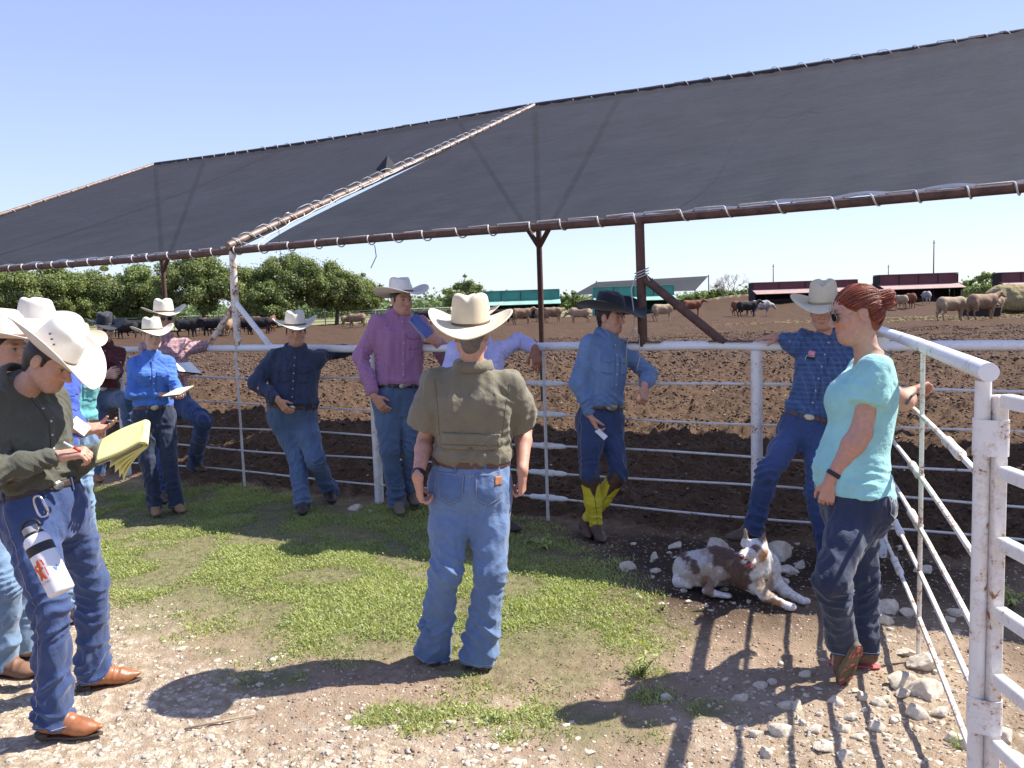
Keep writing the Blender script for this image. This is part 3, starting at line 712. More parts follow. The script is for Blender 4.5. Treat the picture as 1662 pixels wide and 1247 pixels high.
def face_paint(V, col, c, R, s, skin, fem=False, stubble=0.0, hairc=(.05, .035, .025), girth=1.0, openeye=True):
    q = ((V - c) @ R.T) / s; q[:, 0] /= girth
    x, y, z = np.abs(q[:, 0]), q[:, 1], q[:, 2]
    near = (np.linalg.norm(q, axis=1) < .16) & (y > .03)
    def blend(m, cc, a):
        m = np.clip(m, 0, 1)[:, None] * a * near[:, None]; col[:] = col * (1 - m) + np.array(cc) * m
    G_ = lambda X, Z, rx, rz: np.exp(-(((x - X) / rx) ** 2 + ((z - Z) / rz) ** 2))
    blend(G_(.038, -.025, .022, .018), (skin[0] * 1.05, skin[1] * .68, skin[2] * .6), .45)
    blend(np.exp(-((x / .014) ** 2 + ((z + .028) / .014) ** 2)), (skin[0] * 1.05, skin[1] * .66, skin[2] * .6), .4)
    blend(G_(.0, -.061, .021, .0075) * (y > .06) * 1.5, (.36, .12, .10) if fem else (skin[0] * .72, skin[1] * .45, skin[2] * .42), .75)
    blend((z < -.045) * (1 - G_(0, -.061, .026, .014)) * np.clip((-z - .045) * 40, 0, 1), tuple(v * .72 for v in skin), stubble)
    if openeye:
        blend(G_(.030, .009, .012, .0055) * 1.4, (.45, .40, .36), .8); blend(G_(.030, .009, .0055, .0055) * 1.6, (.03, .02, .015), 1)
    blend(G_(.030, .0155, .016, .0032) * 1.3, (.06, .035, .025), .8)
    blend(np.exp(-(((x - .031) / .018) ** 2 + ((z - .034) / .0055) ** 2)) * 1.2, hairc, .75)
def add_hand(B, w_, d, n, side, s=1.0, curl=.5, spread=1.0, thumb=.6, fc=None):
    d = nrm(d); n = nrm(n - d * (n @ d)); t = np.cross(d, n) * (1 if side == 'R' else -1)
    P_ = lambda a, b, c: w_ + (d * a + t * b + n * c) * s
    B.cap(P_(-.03, 0, 0), P_(.02, 0, 0), .0265 * s, .027 * s, .02 * s, flat=(n, .78))
    for b0, b1 in ((.020, .030), (.006, .010), (-.008, -.010), (-.020, -.029)):
        B.cap(P_(.015, b0, 0), P_(.088, b1, 0), .0150 * s, .0130 * s, .012 * s)
    B.ell(P_(.040, .022, .010), V3(.030, .017, .015) * s, np.array([d, t, n]), .015 * s)
    for i, (b, Ln, r) in enumerate(((.031, .072, .0092), (.0105, .080, .0095), (-.0105, .075, .0090), (-.0305, .060, .0080))):
        cu = (fc[i] if fc else curl) ; p = P_(.090, b, 0); ang = 0.0; dd = d + t * (b * 3.0 * spread); dd = nrm(dd)
        for j, fr in enumerate((.46, .30, .24)):
            ang += cu * (1.15, 1.25, .75)[j]; v = dd * math.cos(ang) + n * math.sin(ang); q = p + v * Ln * fr * s
            B.cap(p, q, r * (1 - .06 * j) * s, r * (.95 - .09 * j) * s, .004 * s); p = q
    p = P_(.018, .026, .006); v1 = nrm(d * .62 + t * .75 * (1.1 - .4 * thumb) + n * .35 * thumb); q = p + v1 * .042 * s
    B.cap(p, q, .0145 * s, .0115 * s, .01 * s); v2 = nrm(d * .9 + t * (.45 - .6 * thumb) + n * (.25 + .5 * thumb)); q2 = q + v2 * .030 * s
    B.cap(q, q2, .0110 * s, .0098 * s, .004 * s); v3 = nrm(v2 + n * .4 * thumb - t * .2 * thumb); B.cap(q2, q2 + v3 * .026 * s, .0098 * s, .0078 * s, .004 * s)
def ridge(x): return (1 - np.abs(np.sin(x))) ** 1.3
def wrinkle(V, Nn, folds, seed, amp=1.0, drape=0.006, dirv=V3(0, 0, 1), dsc=9.0, fine=.0012):
    """folds: (centre, axis, reach, amplitude, wavelength)"""
    d = np.zeros(len(V)); n1 = fbm(V, 5, seed, 2); n2 = fbm(V, 13, seed + 9, 2); n3 = fbm(V, 6.5, seed + 20, 2)
    WV = V + .035 * np.stack([n1, n2, n3], 1)
    msk = np.clip(.5 + 1.5 * n3, 0, 1.4)
    for j, (c, ax, rch, am, wl) in enumerate(folds):
        q = WV - c; dist = np.linalg.norm(V - c, axis=1); e = np.exp(-(dist / rch) ** 2); ax = nrm(ax); a2 = nrm(np.cross(ax, V3(.3, 1, .2)))
        ph = (q @ ax + (.75 if j % 2 else -.55) * (q @ a2)) / wl * math.pi * .62 + n1 * 2.6
        d += am * e * (ridge(ph) - .3) * (msk if j % 3 else np.clip(1.2 - msk, 0, 1.2))
    q = V - dirv * (V @ dirv)[:, None] * .72
    dn = fbm(q, dsc, seed + 3, 3); d += drape * (1 - np.abs(dn) * 2.2) * .7
    d += fine * fbm(V, 45, seed + 5, 2)
    return V + Nn * (d * amp)[:, None]
def finish(name, B, h, mat_, root, folds=None, seed=0, it=2, cuts=None, drape=.005, amp=1.0, dirv=V3(0, 0, 1), dsc=9., fine=.0012, wear=None, col=None, keepbvh=True):
    V, Q = B.mesh(h, extra_cut=cuts); V = relax(V, Q, it)
    if folds is not None:
        V = wrinkle(V, vnormals(V, Q), folds, seed, amp, drape, dirv, dsc, fine); V = relax(V, Q, 1, .25)
    at = {}
    if wear is not None: at['wear'] = wear(V)
    c_ = col(V) if callable(col) else None
    o = mkmesh(name, V, Q, mat_, root, attrs=at, col=c_)
    return o, (bvh_of(V, Q) if keepbvh else None)
def drape(bvh, name, parent, c, u, v, n, poly, mat_, off=.002, h=.006, thick=.002, far=.3):
    """patch of cloth that follows the garment: poly in (u,v) metres around c, projected along -n"""
    u, v, n = nrm(u), nrm(v), nrm(n); poly = np.asarray(poly, float); lo, hi = poly.min(0), poly.max(0)
    nx = max(2, int((hi[0] - lo[0]) / h)); ny = max(2, int((hi[1] - lo[1]) / h)); vs = {}; P_ = []; Fc = []
    def inside(x, y):
        c_ = False
        for i in range(len(poly)):
            a, b = poly[i], poly[(i + 1) % len(poly)]
            if (a[1] > y) != (b[1] > y) and x < (b[0] - a[0]) * (y - a[1]) / (b[1] - a[1]) + a[0]: c_ = not c_
        return c_
    def vert(i, j):
        if (i, j) in vs: return vs[(i, j)]
        x = lo[0] + (hi[0] - lo[0]) * i / nx; y = lo[1] + (hi[1] - lo[1]) * j / ny
        o_ = c + u * x + v * y + n * far; hit = bvh.ray_cast(Vector(o_), Vector(-n), far * 2)
        if hit[0] is None: vs[(i, j)] = None; return None
        P_.append(V3(*hit[0]) + n * off); vs[(i, j)] = len(P_) - 1; return vs[(i, j)]
    for i in range(nx):
        for j in range(ny):
            x = lo[0] + (hi[0] - lo[0]) * (i + .5) / nx; y = lo[1] + (hi[1] - lo[1]) * (j + .5) / ny
            if not inside(x, y): continue
            q = [vert(i, j), vert(i + 1, j), vert(i + 1, j + 1), vert(i, j + 1)]
            if None in q: continue
            Fc.append(q)
    if not Fc: return None
    o = mkmesh(name, P_, Fc, mat_, parent); md = o.modifiers.new('thick', 'SOLIDIFY'); md.thickness = thick; md.offset = 0
    return o
def seamline(bvh, name, parent, pts, n, mat_, r=.0016, far=.25, off=.0005, minlen=4):
    P_ = []
    for p in pts:
        hit = bvh.ray_cast(Vector(np.asarray(p) + nrm(n) * far), Vector(-nrm(n)), far * 1.6)
        if hit[0] is not None: P_.append(V3(*hit[0]) + nrm(n) * off)
    if len(P_) < minlen: return None
    P_ = np.array(P_); keep = [0]
    for i in range(1, len(P_)):
        if np.linalg.norm(P_[i] - P_[keep[-1]]) < .06: keep.append(i)
    if len(keep) < minlen: return None
    return MB().tube(P_[keep], r, 5).obj(name, mat_, parent, True)
def lerp(a, b, t): return a + (b - a) * t
def polyline(pts, n=30):
    pts = [np.asarray(p) for p in pts]; out = []
    for a, b in zip(pts[:-1], pts[1:]):
        for t in np.linspace(0, 1, n, endpoint=False): out.append(lerp(a, b, t))
    return out + [pts[-1]]
# shared materials of clothing
HATBAND = mat('hat_band', (.16, .09, .05), .6, bmp=.1); BLK = mat('black_leather', (.018, .017, .018), .5, bmp=.1)
STRAW = mat('straw_hat_weave', (.66, .61, .49), .7, var=.04, vs=30, bmp=.5, bs_=420, bd=.0015)
STRAWW = mat('white_straw', (.68, .63, .55), .65, var=.03, vs=20, bmp=.35, bs_=380, bd=.0012)
STRAWY = mat('cream_straw', (.67, .58, .40), .7, var=.05, vs=25, bmp=.5, bs_=400, bd=.0015)
FELTB = mat('black_felt', (.012, .013, .018), .85, var=.1, vs=12, bmp=.25, bs_=300, bd=.001, sheen=.25)
SKINM = attr_mat('skin', .6, .05, .5, 160., .085, .0012, 45.)
HAIRM = {k: mat('hair_' + k, c, .45, vs=60, bmp=.8, bs_=260, bd=.003) for k, c in dict(dark=(.022, .014, .010), brown=(.09, .05, .028), grey=(.17, .15, .14), red=(.24, .05, .02), blond=(.28, .17, .08)).items()}
BELTB = mat('brown_belt', (.13, .055, .03), .45, vs=20, bmp=.2); BELTK = mat('dark_belt', (.035, .022, .016), .45, vs=20, bmp=.2)
BUCK = mat('buckle_metal', (.5, .46, .38), .3, metal=1.0, vs=60, bmp=.3, bs_=120)
THREAD = mat('jean_thread', (.42, .38, .34), .8, bmp=0); THREADY = mat('gold_thread', (.36, .24, .12), .8, bmp=0)
PATCH = mat('leather_patch', (.35, .14, .06), .6, bmp=.2)
SKINS = dict(tan=(.56, .325, .225), fair=(.63, .40, .30), ruddy=(.56, .31, .215), deep=(.32, .15, .09))
REPORT = []
def person(p):
    S = p.get('h', 1.78) / 1.78; fem = p.get('fem', False); gi = p.get('girth', 1.0); seed = p.get('seed', 1); vh = p.get('vox', .0075)
    pel = W(*p['pelvis']); nk = W(*p['neck']); ft = p['feet']
    base = V3(pel[0], pel[1], 0)
    root = thing('person', p['label'], 'person', base)
    u = nrm(nk - pel)
    def fr(yaw):
        f = yawv(yaw); f = nrm(f - u * (f @ u)); return np.array([np.cross(u, f), f, u])
    Rs = fr(p['yaw']); Rh = fr(p.get('hipyaw', p['yaw'])); l, f, _ = Rs; lh, fh, _ = Rh
    tl = np.linalg.norm(nk - pel) / S                                # pelvis to neck base, unit body
    sw = (.172 if not fem else .152) * S * (1 + (gi - 1) * .45)
    tab = np.array(FEM if fem else MALE); tab = tab * S; sc = tl * S / (.545 * S); tab[:, 0] = np.where(tab[:, 0] > 0, tab[:, 0] * sc, tab[:, 0])
    belly = p.get('belly', 0.0)
    tab[:, 1] *= gi; tab[:, 2] *= gi
    bz = np.exp(-((tab[:, 0] - .17 * S) / (.13 * S)) ** 2); tab[:, 1] += belly * .35 * bz; tab[:, 2] += belly * .5 * bz; tab[:, 3] += belly * .5 * bz
    J = {}; rep = []
    for sd_, sg in (('L', 1), ('R', -1)):
        sh = nk - u * .066 * S + l * sw * sg
        if 'sh' + sd_ in p: o = p['sh' + sd_]; sh = sh + V3(*o)
        hp = pel + lh * .088 * S * sg * (1 + (gi - 1) * .5)
        J['s' + sd_] = sh; J['h' + sd_] = hp
        if 'arm' + sd_ in p:
            (ex, ey, en), (wx, wy, wn) = p['arm' + sd_]
            e = solve(sh, ex, ey, .295 * S, en) if isinstance(en, str) else W(ex, ey, en)
            w_ = solve(e, wx, wy, .255 * S, wn) if isinstance(wn, str) else W(wx, wy, wn)
            J['e' + sd_] = e; J['w' + sd_] = w_; rep.append('arm%s %.2f %.2f' % (sd_, np.linalg.norm(e - sh), np.linalg.norm(w_ - e)))
        kn, (fx, fy, tx, ty, fz) = p['leg' + sd_]
        an = G(fx, fy, fz + .085 * S) if not isinstance(fz, tuple) else W(fx, fy, fz[0])
        k = solve(hp, kn[0], kn[1], .43 * S, kn[2]) if isinstance(kn[2], str) else W(*kn)
        if not isinstance(fz, tuple) and not .33 * S < np.linalg.norm(an - k) < .505 * S:
            an2 = solve(k, fx, fy, .42 * S, 'n' if an[1] < k[1] else 'f')
            if abs(an2[1] - k[1]) > .40: an2 = solve(k, fx, fy, .42 * S, 'f' if an[1] < k[1] else 'n')
            an = an2; rep.append('anklez %.2f Y %.2f' % (an[2], an[1]))
        J['k' + sd_] = k; J['a' + sd_] = an
        J['t' + sd_] = nrm(V3(*(G(tx, ty, 0) - G(fx, fy, 0)))) if not isinstance(tx, tuple) else nrm(V3(*tx))
        rep.append('leg%s %.2f %.2f kneeY %.2f' % (sd_, np.linalg.norm(k - hp), np.linalg.norm(an - k), k[1]))
    hd = p['head']; hc = W(hd[0], hd[1], nk[1] + hd[2]); Rhd = frame(*hd[3:6]); hs = S * p.get('headscale', 1.0)
    rep.append('neck %.2f torso %.2f sh %s' % (np.linalg.norm(hc - nk), tl * S, np.round(J['sR'], 2))); REPORT.append((p['id'], rep))
    # ---------------- body
    B = SDF(); t_in = tab.copy(); t_in[:, 1:3] -= .014
    B.loft(pel, l, f, u, t_in, .04)
    B.cap(nk - u * .03 * S, hc + (V3(0, -.022, -.055) * hs) @ Rhd, .064 * S * gi ** .5 * (.86 if fem else 1), .052 * S * gi ** .5 * (.88 if fem else 1), .04)
    add_head(B, hc, Rhd, hs, p.get('facew', 1.0), fem)
    if p.get('jowl'): B.ell(hc + (V3(0, .03, -.098) * hs) @ Rhd, V3(.045, .045, .028) * hs, Rhd, .04)
    ar = (.82 if fem else 1) * gi ** .6 * S
    for sd_ in 'LR':
        if 'e' + sd_ in J:
            B.cap(J['s' + sd_], J['e' + sd_], .046 * ar * p.get('armw', 1), .037 * ar * p.get('armw', 1), .03)
            m = lerp(J['e' + sd_], J['w' + sd_], .25)
            B.cap(J['e' + sd_], m, .038 * ar * p.get('armw', 1), .040 * ar * p.get('armw', 1), .02); B.cap(m, J['w' + sd_], .040 * ar * p.get('armw', 1), .026 * ar ** .5, .02)
            hh = p['hand' + sd_]; add_hand(B, J['w' + sd_] + nrm(V3(*hh[0])) * .02, V3(*hh[0]), V3(*hh[1]), sd_, S * (.9 if fem else 1.0), *hh[2:])
        B.cap(J['h' + sd_], J['k' + sd_], .070 * S, .045 * S, .02); B.cap(J['k' + sd_], J['a' + sd_], .045 * S, .035 * S, .02)
        B.cap(J['a' + sd_], J['a' + sd_] + J['t' + sd_] * .08 - V3(0, 0, .03), .035 * S, .03 * S, .02)
    if fem:
        for sg in (-1, 1): B.ell(pel + u * (tl * S * .70) + l * sg * .068 + f * (.070 * S * gi), V3(.062, .055, .062) * p.get('bust', 1.0), Rs, .04)
    V, Q = B.mesh(p.get('bvox', .0055)); V = relax(V, Q, 1, .4)
    skin = SKINS[p.get('skin', 'tan')]; col = np.tile(np.array(skin), (len(V), 1))
    face_paint(V, col, hc, Rhd, hs, skin, fem, p.get('stubble', .25), SKINS.get('x', (.05, .03, .02)), p.get('facew', 1.0))
    hnd = np.zeros(len(V))
    for sd_ in 'LR':
        if 'w' + sd_ in J: hnd = np.maximum(hnd, np.clip(1.3 - np.linalg.norm(V - J['w' + sd_], axis=1) / .22, 0, 1))
    col = col * (1 - hnd[:, None] * np.array([.0, .12, .15]) * .7)
    bo = mkmesh('body', V, Q, SKINM, root, col=col)
    # ---------------- jeans
    wt = p.get('waist', .105) * S; jt = tab[tab[:, 0] <= .17 * S].copy()
    JN = SDF(); jl = p.get('loose', 1.0)
    JN.loft(pel, lh, fh, u, tab[:6], .05, infl=.012 * S, cut=[(pel + u * wt, u)])
    for sg in (-1, 1): JN.ell(pel + lh * sg * .075 * S - fh * .055 * S * gi - u * .045 * S, V3(.088, .082, .098) * S * gi, Rh, .04)
    folds = []; J['hem'] = {}
    for sd_ in 'LR':
        h_, k_, a_ = J['h' + sd_], J['k' + sd_], J['a' + sd_]; hem = lerp(k_, a_, p.get('hem', 1.06)); dn = nrm(a_ - k_)
        bend = abs(1 - nrm(k_ - h_) @ dn)
        JN.cap(h_ - u * .02, lerp(h_, k_, .5), .098 * S * gi * jl, .086 * S * gi ** .8 * jl, .05); JN.cap(lerp(h_, k_, .5), k_, .086 * S * gi ** .8 * jl, .070 * S * gi ** .6 * jl, .03)
        if p.get('tuck' + sd_) is None: JN.cap(k_, lerp(k_, hem, .35), .070 * S * gi ** .6 * jl, .069 * S * jl, .03)
        if p.get('tuck' + sd_) is not None: hem = lerp(k_, a_, p['tuck' + sd_]); JN.cap(k_, k_ + dn * .10, .068 * S, .060 * S, .02, cut=[(hem, dn)])
        if p.get('tuck' + sd_) is None: JN.cap(lerp(k_, a_, .33), lerp(hem, a_, .5) + dn * .04, .068 * S * jl, p.get('hemr', .072) * S, .02, cut=[(hem, dn)])
        kf = nrm(h_ + a_ - 2 * k_) if bend > .03 else -fh
        st = p.get('stack', 1.0)
        folds += [(k_ + kf * .04, dn, .14 * S, .016 + .014 * min(1, bend * 2), .034), (lerp(k_, a_, .86), dn + .15 * lh, .13 * S, .028 * st, .042), (lerp(k_, a_, .5), dn + .5 * fh, .13 * S, .022 * st, .05), (h_ - u * .06, dn + lh * (.8 if sd_ == 'L' else -.8), .14 * S, .011, .036), (lerp(h_, k_, .6), dn + .6 * fh, .17, .010, .06)]
        J['hem'][sd_] = hem
    def wear(V):
        o_ = np.zeros(len(V))
        for sd_ in 'LR':
            m = lerp(J['h' + sd_], J['k' + sd_], .6); fr_ = fh; d_ = V - m; o_ += np.exp(-(np.linalg.norm(d_ - dn * (d_ @ dn)[:, None] * .7, axis=1) / .13) ** 2) * .8
        return o_
    jo, jb = finish('jeans', JN, vh, p['jeans'], root, folds, seed, 2, drape=.010, amp=p.get('jamp', 1.15), wear=wear, fine=.0008)
    hw = p.get('seamside', [('R', -1), ('L', 1)])
    for sd_, sg in hw:
        seamline(jb, 'side_seam', jo, polyline([J['h' + sd_] + u * .07, J['k' + sd_], J['hem'][sd_]], 26), lh * sg + fh * p.get('seamf', .0), p.get('thread', THREAD), .0015)
    for sd_ in 'LR':                                                   # hem stitching ring
        c_ = J['hem'][sd_]; dn = nrm(J['a' + sd_] - J['k' + sd_]); a1 = nrm(np.cross(dn, V3(0.3, 1, 0))); a2 = np.cross(dn, a1); pts = []
        if p.get('tuck' + sd_) is not None: continue
        for an in np.linspace(0, 2 * math.pi, 30, endpoint=False):
            dv = a1 * math.cos(an) + a2 * math.sin(an); hit = jb.ray_cast(Vector(c_ - dn * .014 + dv * .13), Vector(-dv), .13)
            if hit[0] is not None: pts.append(V3(*hit[0]) + dv * .0006)
        if len(pts) == 30: MB().tube(pts, .0013, 4, closed=True).obj('hem_stitch', p.get('thread', THREAD), jo, True)
    # ---------------- belt
    if p.get('belt') is not None:
        BL_ = SDF(); BL_.loft(pel, lh, fh, u, tab[:8], .02, infl=.020 * S, cut=[(pel + u * (wt + .008), u), (pel + u * (wt - .028), -u)])
        be, bb = finish('belt', BL_, .006, p['belt'], root, None, keepbvh=True)
        for k_, an in enumerate(p.get('loops', (-150, -90, -30, 30, 90, 150))):
            dv = fh * math.cos(math.radians(an)) + lh * math.sin(math.radians(an)); hit = bb.ray_cast(Vector(pel + u * (wt - .01) + dv * .5), Vector(-dv), .5)
            if hit[0] is not None:
                MB().box(V3(*hit[0]) - u * .008 + dv * .001, (.011, .007, .058), (np.cross(dv, u), dv, u), .002).obj('belt_loop', p['jeans'], jo)
        if p.get('buckle', True):
            hit = bb.ray_cast(Vector(pel + u * (wt - .010) + fh * .5), Vector(-fh), .5)
            if hit[0] is not None:
                bs = p.get('bucks', 1.0); b_ = SDF(); b_.ell(V3(*hit[0]) + fh * .002, V3(.036 * bs, .007, .026 * bs), Rh, .01)
                finish('buckle', b_, .003, BUCK, be, None, keepbvh=False)
    # ---------------- shirt
    SH = SDF(); ft_ = p.get('fit', 1.0); iw = .016 * ft_ * S; s_tab = tab.copy()
    zcut = p.get('tail', wt - .004 * S)
    lowb = nk + u * p.get('necklift', .0) * S
    SH.loft(pel, l, f, u, s_tab, .05, infl=iw, cut=[(pel + u * zcut, -u)])
    if p.get('belt') is not None and p.get('blouse', True):
        c_ = pel + u * (wt + .035 * S) + f * tab[4, 3]; SH.ell(c_, V3(tab[4, 1] + .022 * S, tab[4, 2] + .026 * S, .035 * S), Rs, .03)
    SH.cap(J['sL'] + u * .01, J['sR'] + u * .01, .054 * ar * ft_ ** .5, None, .05)
    SH.cap(nk - u * .03, nk + u * .02 * S, .075 * S * gi ** .5, .066 * S * gi ** .5, .05) if not p.get('scoop') else None
    if fem:
        for sg in (-1, 1): SH.ell(pel + u * (tl * S * .70) + l * sg * .068 + f * (.074 * S * gi), V3(.07, .062, .068) * p.get('bust', 1.0), Rs, .05)
    sl = p.get('sleeve', 1.0); sfold = []
    for sd_, sg in (('L', 1), ('R', -1)):
        s_, e_ = J['s' + sd_], J.get('e' + sd_)
        if e_ is None: continue
        w_ = J['w' + sd_]; d1 = nrm(e_ - s_); d2 = nrm(w_ - e_); aw = p.get('armw', 1) ** .8
        if sl >= 1:
            SH.cap(s_ - d1 * .01, e_, .062 * ar * ft_ ** .5 * aw, .055 * ar * ft_ * aw, .04); SH.cap(e_, lerp(e_, w_, .5), .054 * ar * ft_ * aw, .050 * ar * ft_ * aw, .03)
            wc = lerp(e_, w_, sl - 0.0 if sl < 1.5 else 1) if False else lerp(e_, w_, .95)
            SH.cap(lerp(e_, w_, .5), lerp(e_, w_, .86), .050 * ar * ft_ * aw, .040 * ar * ft_ * aw, .02); SH.cap(lerp(e_, w_, .86), w_ + d2 * .04, .036 * ar, .035 * ar, .012, cut=[(wc, d2)])
            inner = nrm(s_ + w_ - 2 * e_) if np.linalg.norm(s_ + w_ - 2 * e_) > .05 else f
            sfold += [(e_ + inner * .03, nrm(d1 + d2), .11, .013, .026), (lerp(e_, w_, .75), d2, .09, .008, .026), (lerp(s_, e_, .55), d1 + .5 * u, .12, .008, .04)]
        else:
            c_ = lerp(s_, e_, sl); SH.cap(s_ - d1 * .01, lerp(s_, e_, sl * .6), .064 * ar * ft_ ** .5, .068 * ar * ft_, .04)
            SH.cap(lerp(s_, e_, sl * .5), c_ + d1 * .06, .068 * ar * ft_, p.get('sleever', .074) * ar * ft_, .03, cut=[(c_, d1)])
            sfold += [(lerp(s_, c_, .6), d1 + .7 * l * sg, .10, .008, .035)]
        sfold += [(s_ - u * .07 - l * sg * .03, nrm(l * sg + u * .9), .12, .009, .032)]
    cuts = None
    bw_ = pel + u * (wt + .04)
    sfold += [(bw_ + f * .1, u + .25 * l, .15, .010, .034), (bw_ - f * .1, u - .2 * l, .15, .011, .036), (bw_ + l * .14, u + .3 * f, .12, .009, .03), (bw_ - l * .14, u + .3 * f, .12, .009, .03)]
    sfold += p.get('xfold', lambda *a: [])(pel, nk, l, f, u)
    if p.get('scoop'):
        SH.ell(nk + f * .055 * S + u * .035 * S, V3(.115, .105, .125) * S, Rs, .012, '-')
        SH.ell(nk + u * .06 * S - f * .01, V3(.122, .118, .096) * S, Rs, .012, '-')
    so_, sb = finish('shirt', SH, vh, p['shirt'], root, sfold, seed + 50, 2, cuts, drape=p.get('drape', .011), amp=p.get('samp', 1.5), dirv=u, dsc=8, fine=.0008)
    cm = p.get('collarm', p['shirt'])
    if not p.get('scoop'):
        # collar: stand + two points in front
        V = []; Fc = []; n_ = 40; rn = .072 * S * gi ** .5 * (.88 if fem else 1); un = nrm(hc - nk); cc = nk + u * .020 * S
        fo = nrm(f - un * (f @ un)); lo_ = np.cross(un, fo)
        rows = [(0.0, 0.0, 0.000), (.004, .030, 0), (.006, .045, 0), (.016, .040, 1), (.022, .018, 1), (.026, -.004, 1)]
        for ri, (rad, zz, outer) in enumerate(rows):
            for i in range(n_ + 1):
                a = math.radians(14 + (360 - 28) * i / n_); cf = math.cos(a); sn = math.sin(a); rr_ = rn + rad
                z_ = zz * (1 - .25 * max(0, cf)); 
                if outer: z_ -= .030 * max(0, cf) ** 3 * (1 if ri == 5 else .5)
                V.append(cc + (fo * cf * rr_ * 1.05 + lo_ * sn * rr_ * 1.02) * S ** 0 + un * (z_ - .02 * max(0, cf)) * S)
        for r_ in range(5):
            for i in range(n_): k0 = r_ * (n_ + 1) + i; Fc.append((k0, k0 + 1, k0 + n_ + 2, k0 + n_ + 1))
        co_ = mkmesh('collar', V, Fc, cm, so_); md = co_.modifiers.new('thick', 'SOLIDIFY'); md.thickness = .003; md.offset = 0
        # placket and buttons, pockets
        if p.get('front', True):
            zs = [(-.017, -.34), (.017, -.34), (.017, .30), (-.017, .30)]; mid = nk * .5 + pel * .5 + u * .03
            top_ = (tl * S) * .5 - .06; drape(sb, 'placket', so_, mid, l, u, f, [(-.016, -.5 * tl * S + wt + .03), (.016, -.5 * tl * S + wt + .03), (.016, top_), (-.016, top_)], p['shirt'], off=.003, h=.009, thick=.003, far=.4)
            for j in range(6):
                q = mid + u * lerp(-.5 * tl * S + wt + .06, top_ - .02, j / 5); hit = sb.ray_cast(Vector(q + f * .4), Vector(-f), .6)
                if hit[0] is not None: MB().tube([V3(*hit[0]) + f * .001, V3(*hit[0]) + f * .007], .0052, 10).obj('button', p.get('btn', BTN), so_, True)
            for sg in ((-1, 1) if p.get('pockets', 2) == 2 else (1,)):
                if p.get('pockets', 2) == 0: break
                q = nk - u * .20 * S + l * sg * .085 * S
                drape(sb, 'pocket', so_, q, l, u, f, [(-.052, -.06), (0, -.075), (.052, -.06), (.052, .055), (-.052, .055)], p['shirt'], off=.003, h=.009, thick=.003, far=.4)
                drape(sb, 'pocket_flap', so_, q + u * .045, l, u, f, [(-.056, -.02), (0, -.035), (.056, -.02), (.056, .018), (-.056, .018)], p['shirt'], off=.0065, h=.009, thick=.0035, far=.4)
    if sl >= 1:
        for sd_ in 'LR':
            if 'e' + sd_ not in J: continue
            e_, w_ = J['e' + sd_], J['w' + sd_]; c_ = SDF(); d2 = nrm(w_ - e_); c_.cap(lerp(e_, w_, .70), w_ + d2 * .05, .040 * ar * (1.0), .0385 * ar, .01, cut=[(lerp(e_, w_, .965), d2), (lerp(e_, w_, .74), -d2)])
            finish('cuff', c_, .005, cm, so_, [(w_, d2, .1, .003, .03)], seed, keepbvh=False, drape=.001)
    # ---------------- boots
    for sd_ in 'LR':
        if p.get('noboot' + sd_): continue
        bt = p.get('boot', {}); J['b' + sd_] = boot(root, J['a' + sd_], J['t' + sd_], S * (.90 if fem else 1), p['bootm'], J['k' + sd_], bt, p.get('flex' + sd_, 0))
    # ---------------- hair and hat
    Th = lambda x, y, z: hc + (V3(x, y, z) * hs) @ Rhd
    if p.get('hair'):
        Hh = SDF(); fw = p.get('facew', 1.0); Hh.ell(Th(0, -.020, .036), V3(.0785 * fw, .098, .088) * hs, Rhd, .01)
        Hh.cap(Th(0, -.062, -.01), Th(0, -.058, -.045), .052 * hs, .046 * hs, .02)
        Hh.ell(Th(0, .085, -.035), V3(*p.get('hairface', (.10, .085, .105))) * hs, Rhd, .01, '-'); 
        for q in (-1, 1):
            Hh.ell(Th(q * .088, -.008, -.005), V3(.022, .024, .036) * hs, Rhd, .008, '-')
            if not fem: Hh.cap(Th(q * .0745 * fw, .018, .02), Th(q * .073 * fw, .016, -.005), .007 * hs, .005 * hs, .006)
        p.get('hairx', lambda *a: None)(Hh, Th, hs, Rhd)
        finish('hair', Hh, .0055, HAIRM[p['hair']], root, [(Th(0, -.03, .03), V3(.4, .3, .8), .3, .0018, .009)], seed, keepbvh=False, drape=.001, fine=.001)
    if p.get('hat'):
        st = dict(p['hat']); o = st.get('off', (0, -.008, .062)); Rt = frame(hd[3] + st.get('yaw', 0), hd[4] + st.get('pitch', 0), hd[5] + st.get('roll', 0))
        st.setdefault('size', hs * st.get('sz', 1.0) * 1.06); J['hat'] = hatmesh(root, Th(*o), Rt, st)
    J.update(dict(root=root, shirt=so_, sb=sb, jeans=jo, jb=jb, Rs=Rs, Rh=Rh, pel=pel, nk=nk, u=u, hc=hc, Rhd=Rhd, S=S, hs=hs, wt=wt, Th=Th, body=bo, tl=tl * S)); return J
BTN = mat('shirt_button', (.75, .73, .70), .35, bmp=0)
